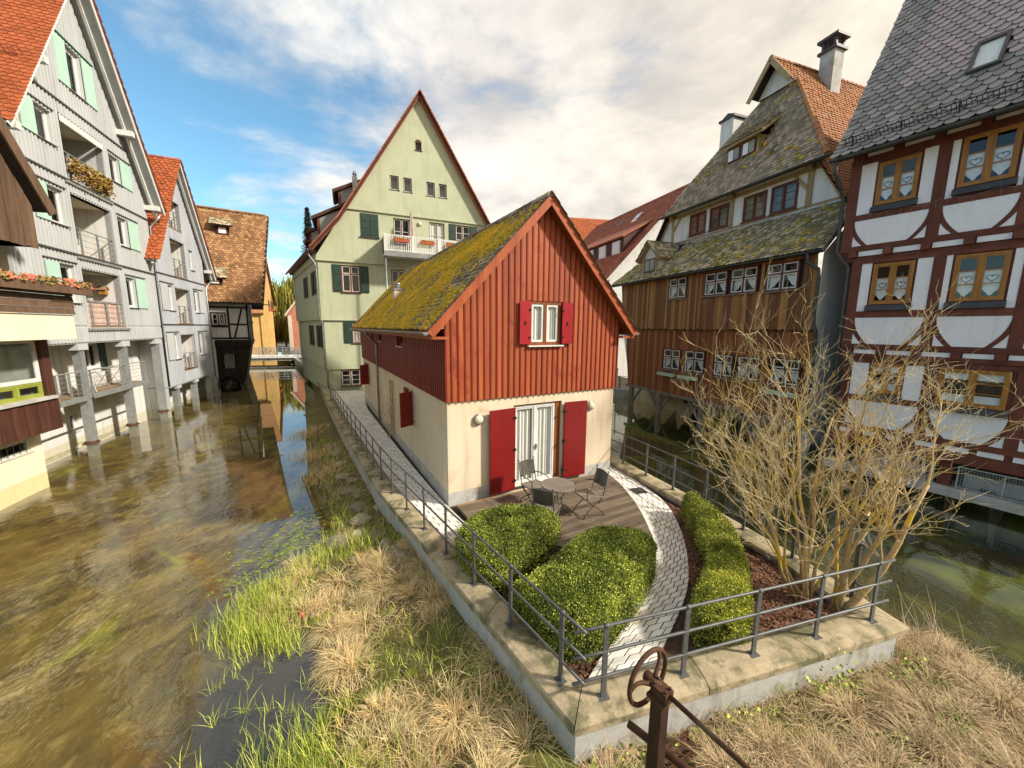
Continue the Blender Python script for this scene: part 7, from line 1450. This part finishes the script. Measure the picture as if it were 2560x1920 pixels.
litter('brown fallen leaves between the curved path and hedge', [(3.62, 8.3), (3.98, 7.6), (3.75, 7.55), (3.45, 6.6), (3.3, 5.9), (3.1, 5.4), (2.75, 5.0), (2.9, 5.55), (3.1, 6.1), (3.35, 6.9), (3.5, 7.6)], 3200, 4)
litter('brown fallen leaves under the bare shrubs behind the front wall', [(4.3, 7.4), (4.05, 6.3), (3.8, 5.5), (3.3, 4.65), (3.0, 4.2), (4.75, 4.75), (4.5, 6.2)], 5200, 5)
litter('scattered brown leaves at the foot of the large hedge', [(.9, 3.75), (1.2, 4.0), (.6, 4.0), (.2, 4.5), (.6, 3.75)], 160, 6)
rb = root('red_float', 'small red plastic float lying in the reeds', 'float', (-3.39, 5.46, .05)); m = MB(); m.lathe((0, 0, 0), [(.012, -.055), (.035, -.045), (.054, -.015), (.054, .015), (.036, .045), (.014, .055), (.012, .07)], 16); part('ball', m, 'red_plastic', rb, True); m = MB(); m.tube([(.012, 0, .075), (.0, 0, .087), (-.012, 0, .075)], .004, 5); part('eyelet', m, 'dark_zinc', rb)
# ------------------------------------------------------------------ garden furniture
ZD = .784
tb = root('garden_table', 'round grey metal garden table on the wooden deck', 'table', (.97, 7.33, ZD), .3)
m = MB(); m.lathe((0, 0, .715), [(.02, .012), (.34, .012), (.352, .02), (.358, .0), (.352, -.022), (.33, -.024), (.02, -.01)], 40); part('table_top', m, 'table_metal', tb)
for k in range(3):
    a = 2 * pi * k / 3; c_, s_ = cos(a), sin(a); m = MB(); m.tube([(c_ * .24, s_ * .24, .70), (c_ * .17, s_ * .17, .55), (c_ * .05, s_ * .05, .38), (c_ * .12, s_ * .12, .22), (c_ * .27, s_ * .27, .05), (c_ * .31, s_ * .31, .0)], .013, 7); part('leg', m, 'garden_metal', tb, True)
m = MB(); m.tube([(.06 * cos(2 * pi * k / 12), .06 * sin(2 * pi * k / 12), .38) for k in range(13)], .011, 6, False); part('ring', m, 'garden_metal', tb)
def chair(label, loc, rz):
    c = root('garden_chair', label, 'chair', loc, rz, 'metal garden chairs round the table'); m = MB(); m.box(-.21, .21, -.20, .22, .435, .447); m.box(-.22, .22, .21, .235, .425, .455); m.box(-.22, .22, -.215, -.19, .425, .455); m.box(-.225, -.205, -.19, .21, .425, .455); m.box(.205, .225, -.19, .21, .425, .455); part('seat', m, 'table_metal', c)
    m = MB(); n = 7; vs = []
    for i in range(n + 1): x = -.19 + .38 * i / n; vs += [(x, -.245 - .03 * cos((i / n - .5) * pi), .60), (x, -.31 - .03 * cos((i / n - .5) * pi), .90 + .015 * cos((i / n - .5) * pi))]
    m.add(vs, [(2 * i, 2 * i + 2, 2 * i + 3, 2 * i + 1) for i in range(n)]); o = part('backrest', m, 'garden_metal', c)
    m = MB(); m.tube([vs[2 * i] for i in range(n + 1)], .009, 6); part('back_rail', m, 'garden_metal', o); m = MB(); m.tube([vs[2 * i + 1] for i in range(n + 1)], .011, 6); part('back_rail', m, 'garden_metal', o)
    for s_ in (-1, 1):
        m = MB(); m.tube([(s_ * .20, -.10, .30), (s_ * .205, -.2, .44), (s_ * .205, -.25, .62), (s_ * .205, -.32, .94)], .011, 7); p_ = part('back_post', m, 'garden_metal', c, True); m = MB(); m.lathe((s_ * .205, -.322, .95), [(.004, -.012), (.018, -.004), (.02, .006), (.012, .02), (.003, .026)], 10); part('finial', m, 'garden_metal', p_, True)
        m = MB(); m.tube([(s_ * .205, -.255, .64), (s_ * .235, -.1, .66), (s_ * .24, .1, .655), (s_ * .235, .20, .63), (s_ * .23, .22, .60)], .011, 7); a_ = part('armrest', m, 'garden_metal', c, True); m = MB(); m.tube([(s_ * .23, .21, .62), (s_ * .225, .19, .44)], .010, 6); part('arm_support', m, 'garden_metal', a_)
        m = MB(); m.tube([(s_ * .21, .19, .43), (s_ * .2, .06, .30), (s_ * .2, -.08, .20), (s_ * .2, -.22, .08), (s_ * .2, -.25, .0)], .011, 7); part('leg', m, 'garden_metal', c, True)
        m = MB(); m.tube([(s_ * .2, -.19, .43), (s_ * .19, -.04, .29), (s_ * .19, .08, .20), (s_ * .195, .22, .08), (s_ * .2, .25, .0)], .011, 7); part('leg', m, 'garden_metal', c, True)
    m = MB(); m.tube([(-.2, 0, .245), (.2, 0, .245)], .009, 6); part('stretcher', m, 'garden_metal', c)
chair('grey metal garden chair standing nearest the glass door', (.52, 7.95, ZD), radians(-145)); chair('grey metal garden chair on the open deck side of table', (1.66, 7.52, ZD), radians(112)); chair('grey metal garden chair half hidden behind the rounded hedge', (.72, 6.93, ZD), radians(-25))
# ------------------------------------------------------------------ rusty sluice gear in the foreground
sg_ = root('sluice_gear', 'rusty sluice handwheel on a brown steel post', 'sluice gear', (1.20, 2.60, 0)); ax = Vector((.545, -.838, 0)); up = Vector((0, 0, 1)); sx_ = ax.cross(up).normalized(); hub = Vector((-.06, .09, 1.87))
tilt = ax
m = MB(); R_ = .228; m.tube([tuple(hub + (sx_ * cos(2 * pi * k / 36) + up * sin(2 * pi * k / 36)) * R_) for k in range(37)], .019, 9, False); wh = part('handwheel', m, 'rust', sg_, True)
for k in range(3):
    a = pi / 2 + .5 + 2 * pi * k / 3; pts = []
    for i in range(7): f = i / 6; aa = a + .9 * (1 - f) * sin(pi * f * .5); pts.append(tuple(hub + (sx_ * cos(aa) + up * sin(aa)) * (.03 + f * (R_ - .03)) + ax * (.05 * (1 - f)))) 
    m = MB(); m.tube(pts, [.022, .019, .017, .016, .015, .016, .018], 8); part('spoke', m, 'rust', wh, True)
m = MB(); m.lathe(tuple(hub), [(.03, -.03), (.045, -.02), (.045, .03), (.035, .05), (.035, .12)], 14, ax); part('hub', m, 'rust', wh, True)
m = MB(); m.beam(tuple(hub + ax * .06 - up * .02), tuple(hub + ax * .20 - up * .02), .10, .09); m2 = MB(); bb = part('bearing', m, 'rust', sg_)
for i in (-1, 1):
    for t in (.08, .18): m = MB(); m.lathe(tuple(hub + ax * t + sx_ * i * .03 + up * .025), [(.012, 0), (.012, .02), (.006, .024)], 6); part('bolt', m, 'rust', bb)
m = MB(); m.tube([tuple(hub + ax * .1), tuple(hub + ax * 2.0)], .019, 10); part('drive_rod', m, 'rust', sg_, True)
m = MB(); pc = hub + ax * .12; pts2 = [(pc + ax * i * .05 + sx_ * j * .05) for i, j in ((-1, -1), (1, -1), (1, 1), (-1, 1))]; m.prismz([(p.x, p.y) for p in pts2][::-1], .05, hub.z - .09); part('post', m, 'dark_steel', sg_)
m = MB(); pts2 = [(pc + ax * i * .075 + sx_ * j * .075) for i, j in ((-1, -1), (1, -1), (1, 1), (-1, 1))]; m.prismz([(p.x, p.y) for p in pts2][::-1], hub.z - .09, hub.z - .06); part('head_plate', m, 'rust', sg_)
rl = root('steel_pipe', 'rusty horizontal pipe crossing behind the sluice post', 'pipe', (1.10, 2.95, 1.1)); m = MB(); d = Vector((.372, -.354, 0)); m.tube([(0, 0, 0), tuple(d * 2.2)], .033, 12); part('tube', m, 'rust', rl, True); m = MB(); m.tube([tuple(d * 1.9), tuple(d * 1.9 + Vector((0, 0, -1.0)))], .03, 8); part('support', m, 'rust', rl, True)
cb = root('steel_channel', 'short brown steel channel lying below the sluice pipe', 'steel channel', (1.72, 3.25, .33), radians(27)); m = MB(); m.box(-.28, .28, -.085, .085, 0, .015); part('web', m, 'rust', cb); m = MB(); m.box(-.28, .28, -.085, -.07, .016, .09); part('flange', m, 'rust', cb); m = MB(); m.box(-.28, .28, .07, .085, .016, .09); part('flange', m, 'rust', cb)
# ------------------------------------------------------------------ small things
def simple_chair(label, loc, rz, mat, group=None):
    c = root('balcony_chair', label, 'chair', loc, rz, group); part('seat', MB().box(-.2, .2, -.2, .2, .42, .45), mat, c)
    m = MB(); m.box(-.2, .2, -.22, -.19, .62, .84); part('backrest', m, mat, c)
    for sx in (-1, 1):
        m = MB(); m.tube([(sx * .19, .18, .43), (sx * .19, -.16, .0)], .014, 6); part('leg', m, mat, c); m = MB(); m.tube([(sx * .19, -.22, .86), (sx * .19, -.16, .42), (sx * .19, .2, .0)], .014, 6); part('leg', m, mat, c)
simple_chair('white folding chair on the wooden terrace of the large grey house', loc1(.95, .45, 1.91), radians(60), 'white_paint')
simple_chair('white chair on the middle balcony of the large grey house', loc1(1.25, .45, 7.44), radians(160), 'white_paint')
a2 = radians(112.5); simple_chair('red-brown chair on the lowest balcony of the smaller grey house', (-19.35 + cos(a2) * 2.4 - sin(a2) * .45, 21.2 + sin(a2) * 2.4 + cos(a2) * .45, 1.98), radians(200), 'orange_plastic')
dr = root('drying_rack', 'grey metal drying rack on the wooden terrace over the canal', 'drying rack', loc1(2.5, .5, 1.91), radians(100))
for sx in (-1, 1):
    for a, b in ((-.3, .3), (.3, -.3)): m = MB(); m.tube([(sx * .3, a, 0), (sx * .3, b, .85)], .012, 6); part('leg', m, 'galv', dr)
for k in range(7): m = MB(); m.tube([(-.45, -.3 + k * .1, .86), (.45, -.3 + k * .1, .86)], .006, 5); part('rail', m, 'galv', dr)
bt = root('glass_bottle', 'clear empty bottle lying in the straw below the sluice', 'bottle', (1.93, 2.98, .36), .4); m = MB(); m.lathe((0, 0, 0), [(.03, 0), (.036, .01), (.036, .16), (.03, .19), (.014, .22), (.013, .27)], 16, (1, .1, .15)); part('body', m, 'glass', bt, True); m = MB(); m.lathe((.262, .026, .039), [(.016, 0), (.016, .02)], 10, (1, .1, .15)); part('cap', m, 'white_paint', bt)
mp = root('mooring_pole', 'thin pale pole standing in the dark canal by the board house', 'pole', (6.75, 24.0, -.9)); m = MB(); m.tube([(0, 0, 0), (.05, 0, 3.0)], .035, 8); part('shaft', m, 'galv', mp, True); m = MB(); m.lathe((.05, 0, 3.0), [(.05, 0), (.05, .05), (.01, .07)], 8); part('cap', m, 'dark_zinc', mp)
db = root('dry_bush', 'dry brown bush at the water below the smaller grey house', 'bush', (-22.0, 27.6, 0)); rr = random.Random(19); m = MB(); tw = MB()
for k in range(16): grow(m, tw, Vector((rr.gauss(0, .5), rr.gauss(0, .4), -.1)), Vector((rr.gauss(0, .6), rr.gauss(0, .6), 1)).normalized(), .7, .014, 2, rr)
part('stems', m, 'twig_brown', db) if m.f else None; part('twigs', tw, 'twig_brown', db, kind='stuff')
gl_ = root('garden_spotlight', 'small black garden spotlight at the foot of the right coping', 'lamp', (4.42, 5.95, .67)); m = MB(); m.tube([(0, 0, 0), (0, 0, .12)], .01, 6); part('spike', m, 'dark_zinc', gl_); m = MB(); m.lathe((0, 0, .14), [(.02, -.05), (.045, -.03), (.05, .05), (.042, .055)], 14, (-.6, -.5, .4)); part('head', m, 'dark_zinc', gl_, True)
# ivy creeping up the front wall and over the left bank
iv = MB(); rr = random.Random(23)
for cx_, cy_, hz, n_ in ((2.6, 3.62, .30, 140), (3.9, 3.98, .42, 220), (5.2, 4.32, .25, 160), (.9, 3.12, .2, 120), (1.7, 3.36, .16, 90)):
    for _ in range(n_):
        t = rr.gauss(0, .22); c = Vector((cx_ + t * .96, cy_ + t * .27 - .02, .2 + abs(rr.gauss(0, hz * .6)))); d = Vector((rr.gauss(0, 1), -abs(rr.gauss(.6, .5)), rr.gauss(0, 1))).normalized() * rr.uniform(.025, .05); w_ = d.orthogonal().normalized() * d.length * .5; iv.cr = rr.random(); iv.add([tuple(c), tuple(c + d * .5 + w_), tuple(c + d), tuple(c + d * .5 - w_)], [(0, 1, 2, 3)])
part('wall_ivy', iv, 'green_grass', None, label='green ivy leaves climbing the foot of the front wall', kind='stuff')
